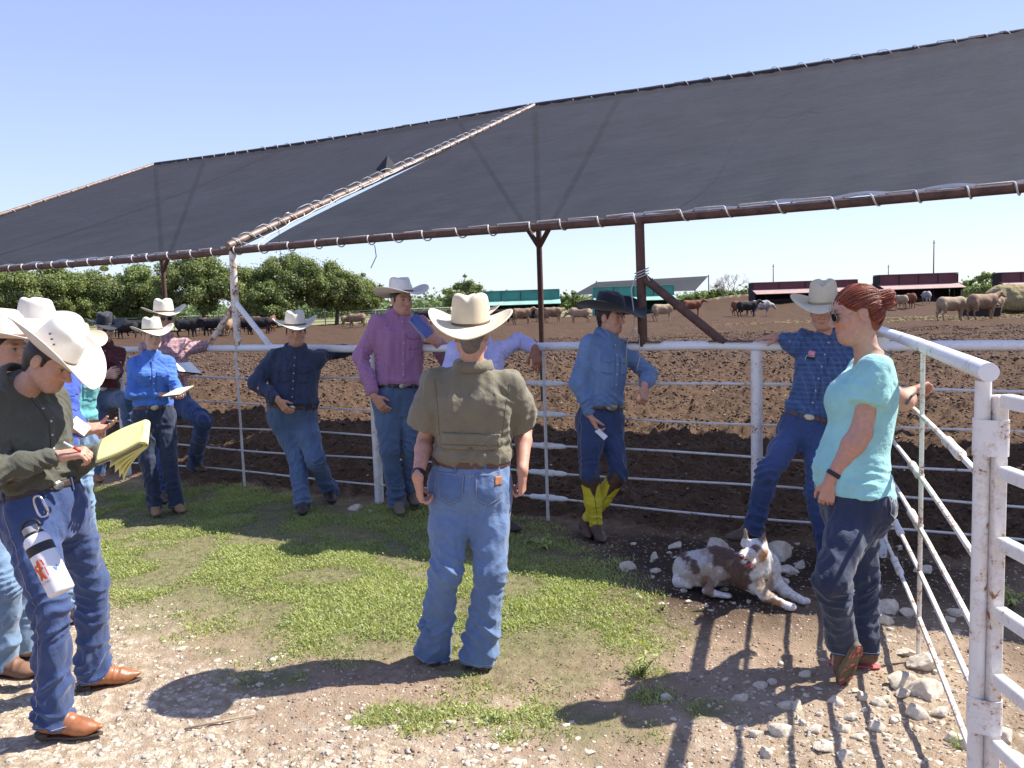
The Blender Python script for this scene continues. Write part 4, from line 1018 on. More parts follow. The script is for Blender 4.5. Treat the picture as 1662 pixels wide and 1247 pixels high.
def boot(root, a, t, s, m, k, bt, flex=0):
    """cowboy boot: a ankle joint (8.5 cm above the sole), t toe direction"""
    up = V3(0, 0, 1); t0 = t.copy()
    t = nrm(V3(t[0], t[1], t[2])); upv = nrm(up - t * (up @ t)); lat = np.cross(t, upv)
    P_ = lambda x, y, z: a + (t * x + lat * y + upv * z) * s
    point = bt.get('point', 1.0); low = bt.get('low', False); B = SDF()
    sh_top = lerp(a, k, .45 if not low else .10)
    B.cap(sh_top, P_(-.012, 0, .02), (.047 if not low else .042) * s, .041 * s, .03, cut=[(sh_top, nrm(k - a))])
    B.cap(P_(-.030, 0, -.022), P_(.03, 0, -.010), .040 * s, .043 * s, .03); B.cap(P_(.02, 0, -.018), P_(.115, 0, -.040), .044 * s, .033 * s, .04, flat=(lat, .95))
    B.cap(P_(.10, 0, -.048), P_(.135, 0, -.050), .040 * s, .032 * s, .03, flat=(upv, .72)); B.cap(P_(.135, 0, -.052), P_(.135 + .06 * point, 0, -.049), .030 * s, (.030 - .017 * point) * s, .03, flat=(upv, .75))
    B.p and None
    V, Q = B.mesh(.0055, extra_cut=[(P_(0, 0, -.078), -upv)]); V = relax(V, Q, 2)
    V = wrinkle(V, vnormals(V, Q), [(P_(.06, 0, 0), t + .4 * upv, .07, .006, .022), (P_(.0, 0, .03), upv, .06, .006, .02)], 5, drape=.0, fine=.0006)
    bo = mkmesh(bt.get('name', 'boot'), V, Q, m, root)
    bo_P = P_
    if bt.get('thick'):
        pass
    # sole with heel
    n = 24; O = []
    for i in range(n):
        an = 2 * math.pi * i / n; x = math.cos(an); y = math.sin(an)
        X = .062 + .145 * x * (1 if x < 0 else (.93 + .06 * point)); wv = .042 * (1 - .30 * math.exp(-((X - .02) / .04) ** 2)) * (1 if X < .12 else max(.25, 1 - (X - .12) * 4.2 * point)); O.append((X, wv * math.copysign(abs(y) ** .8, y)))
    V = [P_(x, y, -.074) for x, y in O] + [P_(x, y, -.083) for x, y in O]
    Fc = [tuple(range(n))[::-1], tuple(range(n, 2 * n))] + [(i, (i + 1) % n, n + (i + 1) % n, n + i) for i in range(n)]
    sm = bt.get('sole', SOLEM); so = autosmooth(mkmesh('sole', V, Fc, sm, bo), 50)
    md = so.modifiers.new('b', 'BEVEL'); md.width = .002
    if bt.get('heel', True):
        H_ = MB(); hh = bt.get('heelh', .030); n = 14; T_ = []; 
        for zz, sc in ((-.060, 1.0), (-.060 - hh, .86)):
            for i in range(n):
                an = math.pi / 2 + math.pi * i / (n - 1); T_.append(P_(-.045 + .036 * sc * math.cos(an) + (.012 if zz < -.061 else 0), .033 * sc * math.sin(an), zz))
            T_ += [P_(-.018, -.031 * sc, zz), P_(-.018, .031 * sc, zz)]
        q = n + 2; H_.add(T_, [tuple(range(q)), tuple(range(q, 2 * q))[::-1]] + [(i, q + i, q + (i + 1) % q, (i + 1) % q) for i in range(q)])
        autosmooth(H_.obj('heel', SOLEM, bo), 50)
    return bo, P_
SOLEM = mat('boot_sole', (.10, .065, .045), .7, vs=30)
def shades(J, root, mt=None, rim=None, s=1.0):
    Th = J['Th']; o = None; R = J['Rhd']
    mb = MB(); V = []
    for q in (-1, 1):
        ctr = (q * .031, .101, .006); pts = []
        for i in range(18):
            an = 2 * math.pi * i / 18; pts.append(Th(ctr[0] + .025 * math.cos(an) * s, ctr[1] - .010 * (abs(ctr[0] + .025 * math.cos(an)) / .055) ** 2, ctr[2] + .019 * math.sin(an) * s - .003 * q * math.cos(an) * 0))
        b_ = len(V); V += pts
        mb.add(pts, [tuple(range(18))])
    g = mkmesh('sunglasses', np.concatenate(mb.v), mb.f, mt or LENS, root, False); md = g.modifiers.new('t', 'SOLIDIFY'); md.thickness = .002
    fr_ = MB()
    for q in (0, 1): fr_.tube(mb.v[q], .0016, 6, closed=True)
    fr_.tube([Th(-.008, .100, .012), Th(0, .104, .014), Th(.008, .100, .012)], .0018, 6)
    for q in (-1, 1): fr_.tube([Th(q * .056, .090, .012), Th(q * .074, .075, .012), Th(q * .080, .02, .010), Th(q * .080, -.015, .004)], .0018, 6)
    fr_.obj('frame', rim or BUCK, g, True); return g
m_, nt, b = _new('dark_lens'); b.inputs['Base Color'].default_value = (.01, .01, .012, 1); b.inputs['Roughness'].default_value = .08; LENS = m_
J_BLUE = denim('denim_mid', (.030, .060, .145), (.17, .27, .45), 1.15)
J_DARK = denim('denim_dark', (.007, .012, .030), (.022, .036, .080), .8)
J_INK = denim('denim_ink', (.009, .018, .055), (.026, .050, .130), .8)
J_ROYAL = denim('denim_royal', (.012, .026, .085), (.045, .085, .22), .9)
J_WORN = denim('denim_worn', (.020, .040, .10), (.115, .18, .30), 1.25)
J_LIGHT = denim('denim_light', (.075, .14, .25), (.25, .37, .52), .9)
cloth_m = lambda n, c, v=.12: mat(n, c, .85, vs=5, var=v, bmp=.3, bs_=220, bd=.001, sheen=.15, wr=.22)
BOOTBR = mat('brown_boot', (.13, .075, .05), .6, vs=20); BOOTTAN = mat('tan_boot_leather', (.40, .15, .06), .38, vs=14, var=.25, bmp=.15); BOOTDK = mat('dark_boot', (.06, .04, .032), .6, vs=20)
hat = lambda m_, **k: dict(mat=m_, **k)
P = {}
# man with his back to us
P['K'] = person(dict(id='K', label='man seen from behind in tan short sleeved shirt and cream cowboy hat', h=1.80, girth=1.08, belly=.03, seed=3, vox=.0065, hem=1.14, hemr=.092,
    pelvis=(764, 785, 4.12), neck=(768, 606, 4.12), yaw=180, head=(765, 545, -.01, 178, 2, 0), skin='ruddy', hair='grey', stubble=0, feet=0,
    armL=((690, 715, 'f'), (678, 775, 'n')), armR=((850, 700, 'f'), (848, 765, 'n')),
    handL=((.05, .15, -1), (1, .3, 0), .8), handR=((-.05, .15, -1), (-1, .3, 0), .95),
    legL=((724, 930, 'f'), (703, 1048, 690, 1010, 0)), legR=((795, 930, 'f'), (780, 1055, 778, 1015, 0)), stack=1.2,
    waist=.125, jeans=J_BLUE, belt=BELTB, buckle=False, shirt=cloth_m('olive_tan_cotton', (.205, .182, .12)), sleeve=.74, sleever=.082, fit=1.25, front=False,
    bootm=BOOTBR, hat=hat(STRAWY, curl=.060, brim=.108, bandw=.012, pinch=.2, crown=.130, pitch=-12, dip=.03, sz=1.05)))
# front left man writing on the yellow pad
P['A'] = person(dict(id='A', label='man in dark olive shirt and cream cowboy hat writing on a yellow legal pad', h=1.80, girth=.95, seed=11, vox=.0065,
    pelvis=(72, 826, 3.62), neck=(28, 632, 3.66), yaw=76, hipyaw=66, head=(80, 590, -.03, 84, 30, -4), skin='tan', hair='dark', stubble=.35, feet=0,
    armR=((-22, 772, 'n'), (112, 736, 'n')), armL=((95, 770, 'n'), (165, 738, 'n')),
    handR=((1, .15, .12), (0, .35, -1), .9), handL=((1, -.25, -.05), (0, .2, 1), .35),
    legR=((84, 990, 'n'), (86, 1165, 190, 1160, 0)), legL=((150, 945, 'f'), (152, 1090, 250, 1072, 0)), stack=1.1, thread=THREAD,
    jeans=J_ROYAL, belt=BELTK, shirt=cloth_m('dark_olive_cotton', (.085, .085, .060)), fit=1.2, waist=.10, pockets=0,
    bootm=BOOTTAN, hat=hat(STRAWW, curl=.085, brim=.108, bandw=.010, pinch=.12, crown=.125, pitch=12, dip=.015, sz=.95, eyelets=True, off=(0, -.004, .062)), bucks=.8))
# man at the left edge behind him
P['B'] = person(dict(id='B', label='man cut off by the left edge in salmon shirt, light jeans and white cowboy hat', h=1.80, seed=12, vox=.008,
    pelvis=(5, 812, 4.15), neck=(-20, 612, 4.1), yaw=80, head=(8, 568, -.02, 80, 6, 0), skin='fair', hair='dark', stubble=.1, feet=0,
    armR=((-40, 720, 'n'), (40, 740, 'n')), armL=((10, 720, 'f'), (60, 740, 'n')), handR=((1, 0, 0), (0, 1, 0), .5), handL=((1, 0, 0), (0, 1, 0), .5),
    legR=((8, 950, 'n'), (2, 1072, 60, 1074, 0)), legL=((25, 940, 'f'), (40, 1045, 110, 1040, 0)),
    jeans=J_LIGHT, belt=BELTK, shirt=cloth_m('salmon_cotton', (.60, .22, .16)), bootm=mat('tan_brown_boot', (.22, .11, .06), .6), hat=hat(STRAWW, curl=.05, brim=.108, pitch=-2, dip=.012, sz=1.06)))
P['C'] = person(dict(id='C', label='man in royal blue shirt mostly hidden behind the man with the yellow pad', h=1.84, seed=13, vox=.009,
    pelvis=(72, 760, 4.75), neck=(66, 590, 4.8), yaw=62, head=(62, 542, -.02, 70, 8, 0), skin='tan', hair='brown', feet=0,
    armR=((62, 690, 'n'), (118, 694, 'n')), armL=((110, 680, 'n'), (138, 700, 'n')), handR=((1, .2, -.1), (0, .5, -1), .5), handL=((1, 0, .1), (-.2, -.2, 1), .3),
    legR=((80, 880, 'n'), (75, 1010, 110, 1020, 0)), legL=((100, 875, 'f'), (98, 985, 140, 990, 0)),
    jeans=J_LIGHT, belt=BELTK, shirt=cloth_m('royal_blue_cotton', (.05, .10, .42)), bootm=BOOTBR, hat=hat(STRAWW, curl=.05, pitch=0, sz=1.04)))
P['D'] = person(dict(id='D', label='woman in turquoise short sleeved shirt half hidden behind the yellow pad writer', h=1.68, fem=True, seed=14, vox=.009,
    pelvis=(122, 702, 6.40), neck=(122, 596, 6.45), yaw=40, head=(128, 562, -.02, 60, 10, 0), skin='fair', hair='brown', feet=0,
    armR=((98, 650, 'n'), (104, 700, 'n')), armL=((143, 650, 'f'), (143, 690, 'n')), handR=((1, 0, -.3), (0, 1, 0), .5), handL=((.1, 0, -1), (-1, 0, 0), .5),
    legR=((118, 790, 'n'), (112, 865, 120, 890, 0)), legL=((134, 788, 'f'), (142, 860, 165, 872, 0)),
    jeans=J_LIGHT, belt=BELTK, shirt=cloth_m('turquoise_cotton', (.16, .50, .52)), sleeve=.62, bootm=mat('ochre_boot', (.36, .17, .07), .6), hat=hat(STRAWY, curl=.05, pitch=0)))
P['E'] = person(dict(id='E', label='woman in maroon shirt, black cowboy hat and sunglasses leaning on the fence', h=1.68, fem=True, seed=15, vox=.0085,
    pelvis=(166, 645, 8.60), neck=(170, 562, 8.65), yaw=30, head=(172, 535, -.02, 38, 6, 0), skin='fair', hair='brown', feet=0,
    armR=((148, 606, 'n'), (172, 606, 'n')), armL=((192, 604, 'n'), (186, 612, 'n')), handR=((1, 0, .1), (0, 1, 0), .6), handL=((-1, -.2, 0), (0, 0, 1), .5),
    legR=((162, 720, 'n'), (158, 783, 172, 797, 0)), legL=((205, 652, 'n'), (212, 712, 230, 715, (8.4,))),
    jeans=J_WORN, belt=BELTB, shirt=cloth_m('maroon_cotton', (.095, .018, .024)), bootm=mat('orange_boot', (.42, .17, .07), .6), hat=hat(FELTB, curl=.06, pitch=4, asym=-.1, band=BLK)))
shades(P['E'], P['E']['body'])
P['F'] = person(dict(id='F', label='woman in bright blue shirt and dark jeans holding an open notebook', h=1.64, fem=True, girth=1.04, seed=16, vox=.0075,
    pelvis=(250, 675, 7.45), neck=(246, 580, 7.45), yaw=28, head=(248, 547, -.03, 36, 4, 0), skin='fair', hair='blond', stubble=0, feet=0,
    armR=((212, 640, 'n'), (268, 640, 'n')), armL=((286, 630, 'n'), (292, 644, 'n')), handR=((1, -.1, 0), (0, .3, -1), .7), handL=((.3, -.9, 0), (0, 0, 1), .3),
    legR=((240, 752, 'n'), (252, 822, 256, 845, 0)), legL=((276, 752, 'n'), (286, 818, 312, 828, 0)),
    jeans=J_DARK, belt=BELTB, shirt=cloth_m('bright_blue_cotton', (.075, .20, .62)), bootm=mat('ochre_suede', (.34, .20, .10), .8), hat=hat(STRAW, curl=.055, brim=.10, pitch=-4, dip=.035, sz=1.02)))
PLPINK = plaid('pink_plaid', (.42, .24, .26), (.20, .07, .09), 36, 36, .3, (.6, .5, .5))
P['G'] = person(dict(id='G', label='man in pink plaid shirt and sunglasses with one boot up on the fence', h=1.84, seed=17, vox=.008,
    pelvis=(276, 655, 8.20), neck=(266, 552, 8.25), yaw=25, head=(267, 518, -.02, 32, 2, 0), skin='ruddy', hair='brown', feet=0,
    armL=((332, 562, 8.5), (300, 572, 'n')), armR=((255, 612, 'n'), (296, 607, 'n')), handL=((-.9, 0, -.5), (0, .3, -1), .5), handR=((1, -.2, 0), (0, .2, 1), .4),
    legL=((330, 682, 'n'), (316, 752, 350, 758, (8.5,))), legR=((262, 735, 'n'), (262, 800, 270, 815, 0)),
    jeans=J_ROYAL, belt=BELTB, shirt=PLPINK, bootm=BOOTBR, pockets=1, hat=hat(STRAW, curl=.065, pitch=0, dip=.015, sz=1.04)))
shades(P['G'], P['G']['body'])
P['H'] = person(dict(id='H', label='stocky man in navy shirt, legs crossed, one arm along the fence rail', h=1.78, girth=1.20, belly=.07, seed=18, vox=.0075,
    pelvis=(474, 674, 7.55), neck=(480, 570, 7.55), yaw=12, head=(480, 539, -.04, 18, 6, 0), skin='ruddy', hair='dark', stubble=.55, facew=1.1, jowl=True, feet=0,
    armL=((534, 572, 'f'), (580, 568, 'n')), armR=((415, 622, 'n'), (450, 648, 7.28)), handL=((1, 0, 0), (0, 0, -1), .4), handR=((.55, .1, -.8), (.5, .8, 0), .25),
    legR=((484, 752, 'n'), (491, 816, 488, 838, 0)), legL=((512, 745, 'n'), (536, 798, 546, 818, 0)),
    jeans=J_WORN, belt=BELTB, shirt=cloth_m('navy_cotton', (.028, .042, .085)), pockets=2, bootm=BOOTDK, hat=hat(STRAW, curl=.075, brim=.108, pitch=-1, dip=.012, sz=1.03)))
PLPUR = plaid('purple_check', (.44, .20, .33), (.20, .11, .24), 90, 90, .35)
P['I'] = person(dict(id='I', label='tall man in purple checked shirt holding a blue spiral notebook', h=1.90, girth=1.13, belly=.02, seed=19, vox=.0075,
    pelvis=(646, 645, 7.20), neck=(648, 514, 7.25), yaw=22, head=(652, 489, -.03, 36, 3, 0), skin='ruddy', hair='dark', stubble=.3, feet=0,
    armL=((724, 580, 7.40), (712, 556, 'n')), armR=((578, 596, 'n'), (606, 642, 6.98)), handL=((-.7, -.3, .35), (-.3, .6, 0), .8), handR=((.55, 0, -.8), (.4, .9, 0), .25),
    legR=((634, 745, 'n'), (645, 815, 664, 842, 0)), legL=((668, 740, 'n'), (668, 800, 684, 815, 0)),
    jeans=J_WORN, belt=BELTK, shirt=PLPUR, pockets=1, bootm=mat('worn_grey_boot', (.20, .155, .115), .8), hat=hat(STRAWW, curl=.06, brim=.112, pitch=-6, dip=.02, sz=1.04)))
P['J'] = person(dict(id='J', label='man in lavender shirt hidden behind the man in tan, arm over the rail', h=1.80, seed=20, vox=.009,
    pelvis=(778, 672, 6.35), neck=(776, 556, 6.5), yaw=8, head=(776, 520, -.02, -10, 6, 0), skin='deep', hair='dark', feet=0,
    armL=((842, 553, 'f'), (868, 566, 'n')), armR=((722, 622, 'n'), (745, 668, 'n')), handL=((.15, -.2, -1), (-.3, 1, 0), .25), handR=((.3, 0, -1), (1, 0, 0), .4),
    legR=((762, 765, 'n'), (770, 845, 780, 865, 0)), legL=((800, 765, 'n'), (815, 843, 850, 850, 0)),
    jeans=J_INK, belt=BELTK, shirt=cloth_m('lavender_cotton', (.50, .50, .76)), bootm=BOOTDK, hat=hat(STRAWY, curl=.06, brim=.105, pitch=4, sz=1.04)))
P['L'] = person(dict(id='L', label='man in denim shirt, black cowboy hat and yellow topped boots', h=1.79, girth=.98, seed=21, vox=.0075,
    pelvis=(975, 680, 6.27), neck=(984, 549, 6.32), yaw=38, hipyaw=30, head=(991, 517, -.02, 52, 3, 0), skin='ruddy', hair='dark', stubble=.25, feet=0,
    armR=((934, 632, 'n'), (958, 678, 'n')), armL=((1056, 610, 'f'), (1046, 626, 'n')), handR=((.35, -.2, -.9), (.9, .3, 0), .6), handL=((-.1, -.5, -.9), (-.5, .5, -.2), .8),
    legL=((1004, 770, 'n'), (950, 850, 978, 898, 0)), legR=((957, 772, 'n'), (968, 856, 998, 886, 0)), tuckL=.06, tuckR=.06, seamside=[('R', -1)],
    jeans=J_INK, belt=BELTB, bucks=1.3, shirt=denim('denim_shirt', (.075, .14, .27), (.19, .30, .48), .7), collarm=None or denim('denim_collar', (.075, .14, .27), (.19, .30, .48), .7), pockets=2,
    bootm=mat('brown_western_boot', (.10, .055, .038), .55, vs=18), hat=hat(FELTB, curl=.085, brim=.112, pitch=4, dip=.02, sz=1.12, roll=0, band=BLK)))
PLBLUE = plaid('blue_plaid', (.045, .10, .24), (.02, .03, .08), 60, 60, .25, (.16, .24, .36))
P['M'] = person(dict(id='M', label='man in blue plaid shirt and straw hat with one hand on the top rail', h=1.78, girth=1.02, seed=22, vox=.0075,
    pelvis=(1312, 698, 5.67), neck=(1350, 546, 5.67), yaw=-28, head=(1336, 507, -.03, -26, 6, 0), skin='ruddy', hair='grey', stubble=.15, feet=0,
    armR=((1292, 563, 5.74), (1270, 547, 5.84)), armL=((1392, 640, 'n'), (1380, 690, 'n')), handR=((-1, .12, -.02), (0, .1, -1), .12), handL=((0, -.3, -1), (-1, 0, 0), .4),
    legR=((1246, 770, 'n'), (1222, 858, 1170, 862, 0)), legL=((1325, 800, 'n'), (1345, 895, 1330, 915, 0)), flexR=.5,
    jeans=J_ROYAL, belt=BELTB, shirt=PLBLUE, pockets=1, front=True, bootm=BOOTBR, hat=hat(STRAWY, curl=.075, brim=.112, pitch=2, dip=.02, crown=.135, sz=1.06, band=mat('straw_band', (.45, .33, .16), .7))))
SANDAL = mat('brown_sandal', (.16, .085, .06), .7); PINKR = mat('pink_rubber', (.70, .13, .14), .6, bmp=.1); TREAD = mat('brown_tread', (.17, .13, .075), .8, bmp=.3, bs_=120)
P['N'] = person(dict(id='N', label='red haired woman in aqua t-shirt and sunglasses standing side on', h=1.70, fem=True, girth=1.20, hairface=(.078, .060, .092), belly=.07, bust=1.3, armw=1.42, loose=.93, jowl=True, seed=23, vox=.0065, bvox=.005,
    pelvis=(1388, 812, 3.80), neck=(1410, 582, 3.85), yaw=-104, head=(1388, 510, -.02, -97, 11, 0), skin='ruddy', hair='red', stubble=0, feet=0, scoop=True, headscale=1.12,
    armL=((1392, 728, 'n'), (1334, 800, 'n')), armR=((1466, 652, 'f'), (1478, 636, 'f')), handL=((-.25, -.1, -1), (.4, .9, 0), .85), handR=((.8, .3, .3), (0, -.3, -1), .8),
    legL=((1350, 945, 'n'), (1368, 1046, (-.12, .40, -.9), 0, (3.66,))), legR=((1400, 945, 'f'), (1404, 1058, 1330, 1050, 0)), stack=.35, hemr=.074, hem=1.0, seamside=[('L', 1)],
    jeans=J_DARK, shirt=cloth_m('aqua_cotton', (.33, .67, .65)), sleeve=.50, sleever=.084, fit=1.2, waist=.055, tail=.03, drape=.006, samp=1.25, thread=mat('pale_thread', (.5, .5, .5), .8, bmp=0),
    boot=dict(low=True, heel=False, point=.25, name='shoe', sole=PINKR), bootm=SANDAL,
    hairx=lambda Hh, Th, hs, R: (Hh.ell(Th(0, -.128, .030), V3(.040, .034, .040) * hs, R, .004), Hh.ell(Th(.014, -.146, .050), V3(.024, .024, .026) * hs, R, .004), Hh.ell(Th(-.008, -.150, .016), V3(.028, .022, .024) * hs, R, .004), Hh.cap(Th(.070, .018, .045), Th(.076, -.018, .020), .012, .010, .015), Hh.cap(Th(0, -.07, -.02), Th(0, -.06, -.06), .045, .03, .02))))
shades(P['N'], P['N']['body'])
# strands lying over the red hair
nn_ = P['N']; Th = nn_['Th']; hs = nn_['hs']; rs = np.random.default_rng(2); HR2 = [HAIRM['red'], mat('hair_red_light', (.36, .09, .035), .4, vs=80, bmp=.5, bs_=300, bd=.002), mat('hair_red_dark', (.09, .02, .012), .45, vs=80, bmp=.5, bs_=300, bd=.002)]
hobj = [c for c in nn_['root'].children if c.name.startswith('hair')][0]
hm_ = hobj.data; off_ = worldloc(hobj); hbv = BVHTree.FromPolygons([tuple(V3(*v.co) + off_) for v in hm_.vertices], [tuple(q.vertices) for q in hm_.polygons])
cen = Th(0, -.02, .02); bunp = Th(0, -.112, .03)
def dirn(v): return nrm(np.asarray(v) - cen)
for m_i in range(3):
    mb = MB()
    for i in range(85):
        t_ = rs.uniform(-1, 1); at_ = abs(t_); sg = 1 if t_ > 0 else -1
        line = [(0, .088, .098), (.045, .085, .085), (.070, .060, .050), (.078, .022, .030), (.080, -.035, .02), (.066, -.055, -.045), (.03, -.075, -.06)]
        q = at_ * 6; k0 = min(5, int(q)); st_ = lerp(np.array(line[k0]), np.array(line[k0 + 1]), q - k0) * np.array([sg, 1, 1])
        d0, d1 = dirn(Th(*st_)), dirn(bunp + rs.normal(0, .012, 3)); om = math.acos(max(-1, min(1, d0 @ d1))); pts = []; lift = rs.uniform(.0004, .004)
        for t in np.linspace(0, 1, 12):
            dd = (math.sin((1 - t) * om) * d0 + math.sin(t * om) * d1) / max(1e-3, math.sin(om)) + V3(0, 0, .10 * math.sin(math.pi * t) * (1 - at_)); dd = nrm(dd)
            h_ = hbv.ray_cast(Vector(cen + dd * .3), Vector(-dd), .3)[0]
            p_ = V3(*h_) if h_ is not None and np.linalg.norm(V3(*h_) - cen) > .06 else cen + dd * .088
            pts.append(p_ + dd * lift + rs.normal(0, .0006, 3))
        mb.tube(pts, rs.uniform(.0012, .0028), 4)
    for i in range(22):
        a0 = rs.uniform(0, 6.28); tl_ = rs.uniform(-.3, .3); pts = [Th(.034 * math.cos(a0 + t), -.145 - .022 * math.sin(t * 1.2 + a0 * .5) * .8, .030 + .036 * math.sin(a0 + t)) + rs.normal(0, .001, 3) for t in np.linspace(0, 2.6, 10)]
        mb.tube(pts, rs.uniform(.002, .0045), 5)
    tag(mb.obj('hair_strands', HR2[m_i], hobj, True), kind='stuff')
mb = MB()
for i in range(10):
    s0 = Th(rs.uniform(-.05, .05), .07, .07); mb.tube([s0, s0 + V3(rs.uniform(-.03, .02), -.01, -.03), s0 + V3(rs.uniform(-.03, .01), -.015, -.075)], .0007, 3)
tag(mb.obj('loose_hair', HAIRM['red'], hobj, True), kind='stuff')
# ============================================================ THINGS HELD AND WORN, AND THE DOG
def gridm(fn, nu, nv, name, m, parent, thick=.0, origin=None):
    V = [fn(i / nu, j / nv) for j in range(nv + 1) for i in range(nu + 1)]
    Fc = [(j * (nu + 1) + i, j * (nu + 1) + i + 1, (j + 1) * (nu + 1) + i + 1, (j + 1) * (nu + 1) + i) for j in range(nv) for i in range(nu)]
    o = mkmesh(name, V, Fc, m, parent, origin=origin)
    if thick: md = o.modifiers.new('thick', 'SOLIDIFY'); md.thickness = thick; md.offset = 0
    return o
PAPER = mat('white_paper', (.80, .80, .78), .8, var=.03, bmp=.05); YEL = mat('yellow_paper', (.78, .74, .30), .8, var=.04, bmp=.05, vs=3)
# back pockets and seams of the man with his back to us
k = P['K']; l, f, u = k['Rh']; jb = k['jb']; bk = -f
for sg, nm in ((-1, 0), (1, 1)):
    c = k['pel'] + l * sg * .092 + u * .012
    pts = [(-.066, .062), (.066, .068), (.060, -.055), (0, -.088), (-.060, -.055)]
    pk = drape(jb, 'back_pocket', k['jeans'], c, l, u, bk, pts, J_BLUE, off=.0025, h=.008, thick=.003)
    sc_ = .93; path = [V3(*(c + l * x * sc_ + u * y * sc_)) for x, y in pts + pts[:1]]
    seamline(jb, 'pocket_stitch', k['jeans'], polyline(path, 14), bk, THREAD, .0012, off=.0045)
c = k['pel'] + u * .10; seamline(jb, 'yoke_seam', k['jeans'], polyline([c - l * .16 - u * .012, c - u * .035, c + l * .16 - u * .012], 16), bk, THREAD, .0013)
seamline(jb, 'seat_seam', k['jeans'], polyline([c + u * .02, c - u * .17], 20), bk, THREAD, .0013)
drape(jb, 'leather_patch', k['jeans'], k['pel'] + l * -.092 * 1 + l * -.048 + u * .045, l, u, bk, [(-.017, -.022), (.017, -.022), (.017, .022), (-.017, .022)], PATCH, off=.006, h=.008, thick=.002)
l, f, u = k['Rs']
c = k['nk'] - u * .345
drape(k['sb'], 'vent_flap', k['shirt'], c, l, u, -f, [(-.145, -.012), (-.07, -.016), (0, -.012), (.08, -.018), (.145, -.012), (.145, .06), (-.145, .06)], bpy.data.materials['olive_tan_cotton'], off=.007, h=.010, thick=.004)
seamline(k['sb'], 'flap_stitch', k['shirt'], polyline([c - l * .145 + u * .004, c + l * .145 + u * .004], 30), -f, BTN if False else mat('olive_thread', (.13, .105, .07), .8, bmp=0), .0015, off=.0105)
for s_ in (-1, 1): seamline(k['sb'], 'sleeve_seam', k['shirt'], polyline([k['nk'] + l * s_ * .185 - u * .03, k['nk'] + l * s_ * .165 - u * .16, k['nk'] + l * s_ * .155 - u * .30], 14), -f, bpy.data.materials['olive_thread'], .0016, off=.001)
def wristband(J, side, m, r=.033, w_=.026, nm='wrist_band', t=.93):
    e, ww = J['e' + side], J['w' + side]; d = nrm(ww - e); c = e + (ww - e) * t
    mb = MB(); mb.tube([c - d * w_ / 2, c - d * w_ / 2.2, c + d * w_ / 2.2, c + d * w_ / 2], [r * .96, r, r, r * .96], 24); return autosmooth(mb.obj(nm, m, J['body']))
wristband(k, 'L', BLK, .036, .030); wristband(P['N'], 'L', BLK, .034, .020, t=.90)
# woman: pocket stitching, shoe tread
n_ = P['N']; l, f, u = n_['Rh']; d_ = nrm(-f * .75 + l * .65); lat = nrm(np.cross(u, d_)) ; c = n_['pel'] + u * .02 - f * .05 + l * .06
pts = [(-.062, .066), (.062, .066), (.056, -.05), (0, -.082), (-.056, -.05)]
drape(n_['jb'], 'back_pocket', n_['jeans'], c, lat, u, d_, pts, J_DARK, off=.0025, h=.008, thick=.003)
PT = bpy.data.materials['pale_thread']
for q in (.94, .84): seamline(n_['jb'], 'pocket_stitch', n_['jeans'], polyline([c + lat * x * q + u * y * q for x, y in pts + pts[:1]], 12), d_, PT, .0013, off=.0045)
for a_, b_ in (((-.05, .05), (.02, .0)), ((-.02, .055), (.045, .01)), ((.05, .05), (-.02, .0)), ((.02, .055), (-.045, .01)), ((-.055, .02), (.0, -.015)), ((.055, .02), (0, -.015))):
    seamline(n_['jb'], 'pocket_stitch', n_['jeans'], polyline([c + lat * a_[0] + u * a_[1], c + lat * b_[0] + u * b_[1]], 10), d_, PT, .0013, off=.0045)
bo, PP = n_['bL']
n2 = 30; O = []
for i in range(n2):
    an = 2 * math.pi * i / n2; x = math.cos(an); y = math.sin(an); X = .062 + .155 * x; wv = .050 * (1 - .22 * math.exp(-((X - .03) / .05) ** 2)); O.append((X, wv * math.copysign(abs(y) ** .75, y)))
V = [PP(x, y, -.070) for x, y in O] + [PP(x * 1.0, y, -.098) for x, y in O]
so = autosmooth(mkmesh('tread', V, [tuple(range(n2))[::-1], tuple(range(n2, 2 * n2))] + [(i, (i + 1) % n2, n2 + (i + 1) % n2, n2 + i) for i in range(n2)], TREAD, bo), 40)
mb = MB()
def tr(pts):
    V = [PP(x, y, -.0985) for x, y in pts] + [PP(x, y, -.1025) for x, y in pts]; m = len(pts)
    MB().add(V, [tuple(range(m)), tuple(range(m, 2 * m))[::-1]] + [(i, m + i, m + (i + 1) % m, (i + 1) % m) for i in range(m)]).obj('tread_lug', PINKR, so)
tr([(-.085, -.012), (-.05, -.007), (-.05, .007), (-.085, .012)])
for s_ in (-1, 1):
    tr([(-.040, s_ * .010), (-.012, s_ * .012), (-.018, s_ * .026)]); tr([(-.045, s_ * .032), (-.015, s_ * .034), (-.02, s_ * .042)])
    tr([(.135, s_ * .018), (.150, s_ * .044), (.160, s_ * .040), (.150, s_ * .016)]); tr([(.175, s_ * .012), (.195, s_ * .030), (.20, s_ * .020)]); tr([(.06, s_ * .02), (.075, s_ * .04), (.082, s_ * .036)])
tr([(.035, -.012), (.05, -.012), (.05, .012), (.035, .012)])
DK = mat('tread_groove', (.06, .045, .03), .8)
for k_ in range(5):
    x0 = .07 + .018 * k_; MB().tube([PP(x0 + .012 * math.cos(y * 90), y, -.0985) for y in np.linspace(-.034, .034, 10)], .0016, 5).obj('tread_groove', DK, so, True)
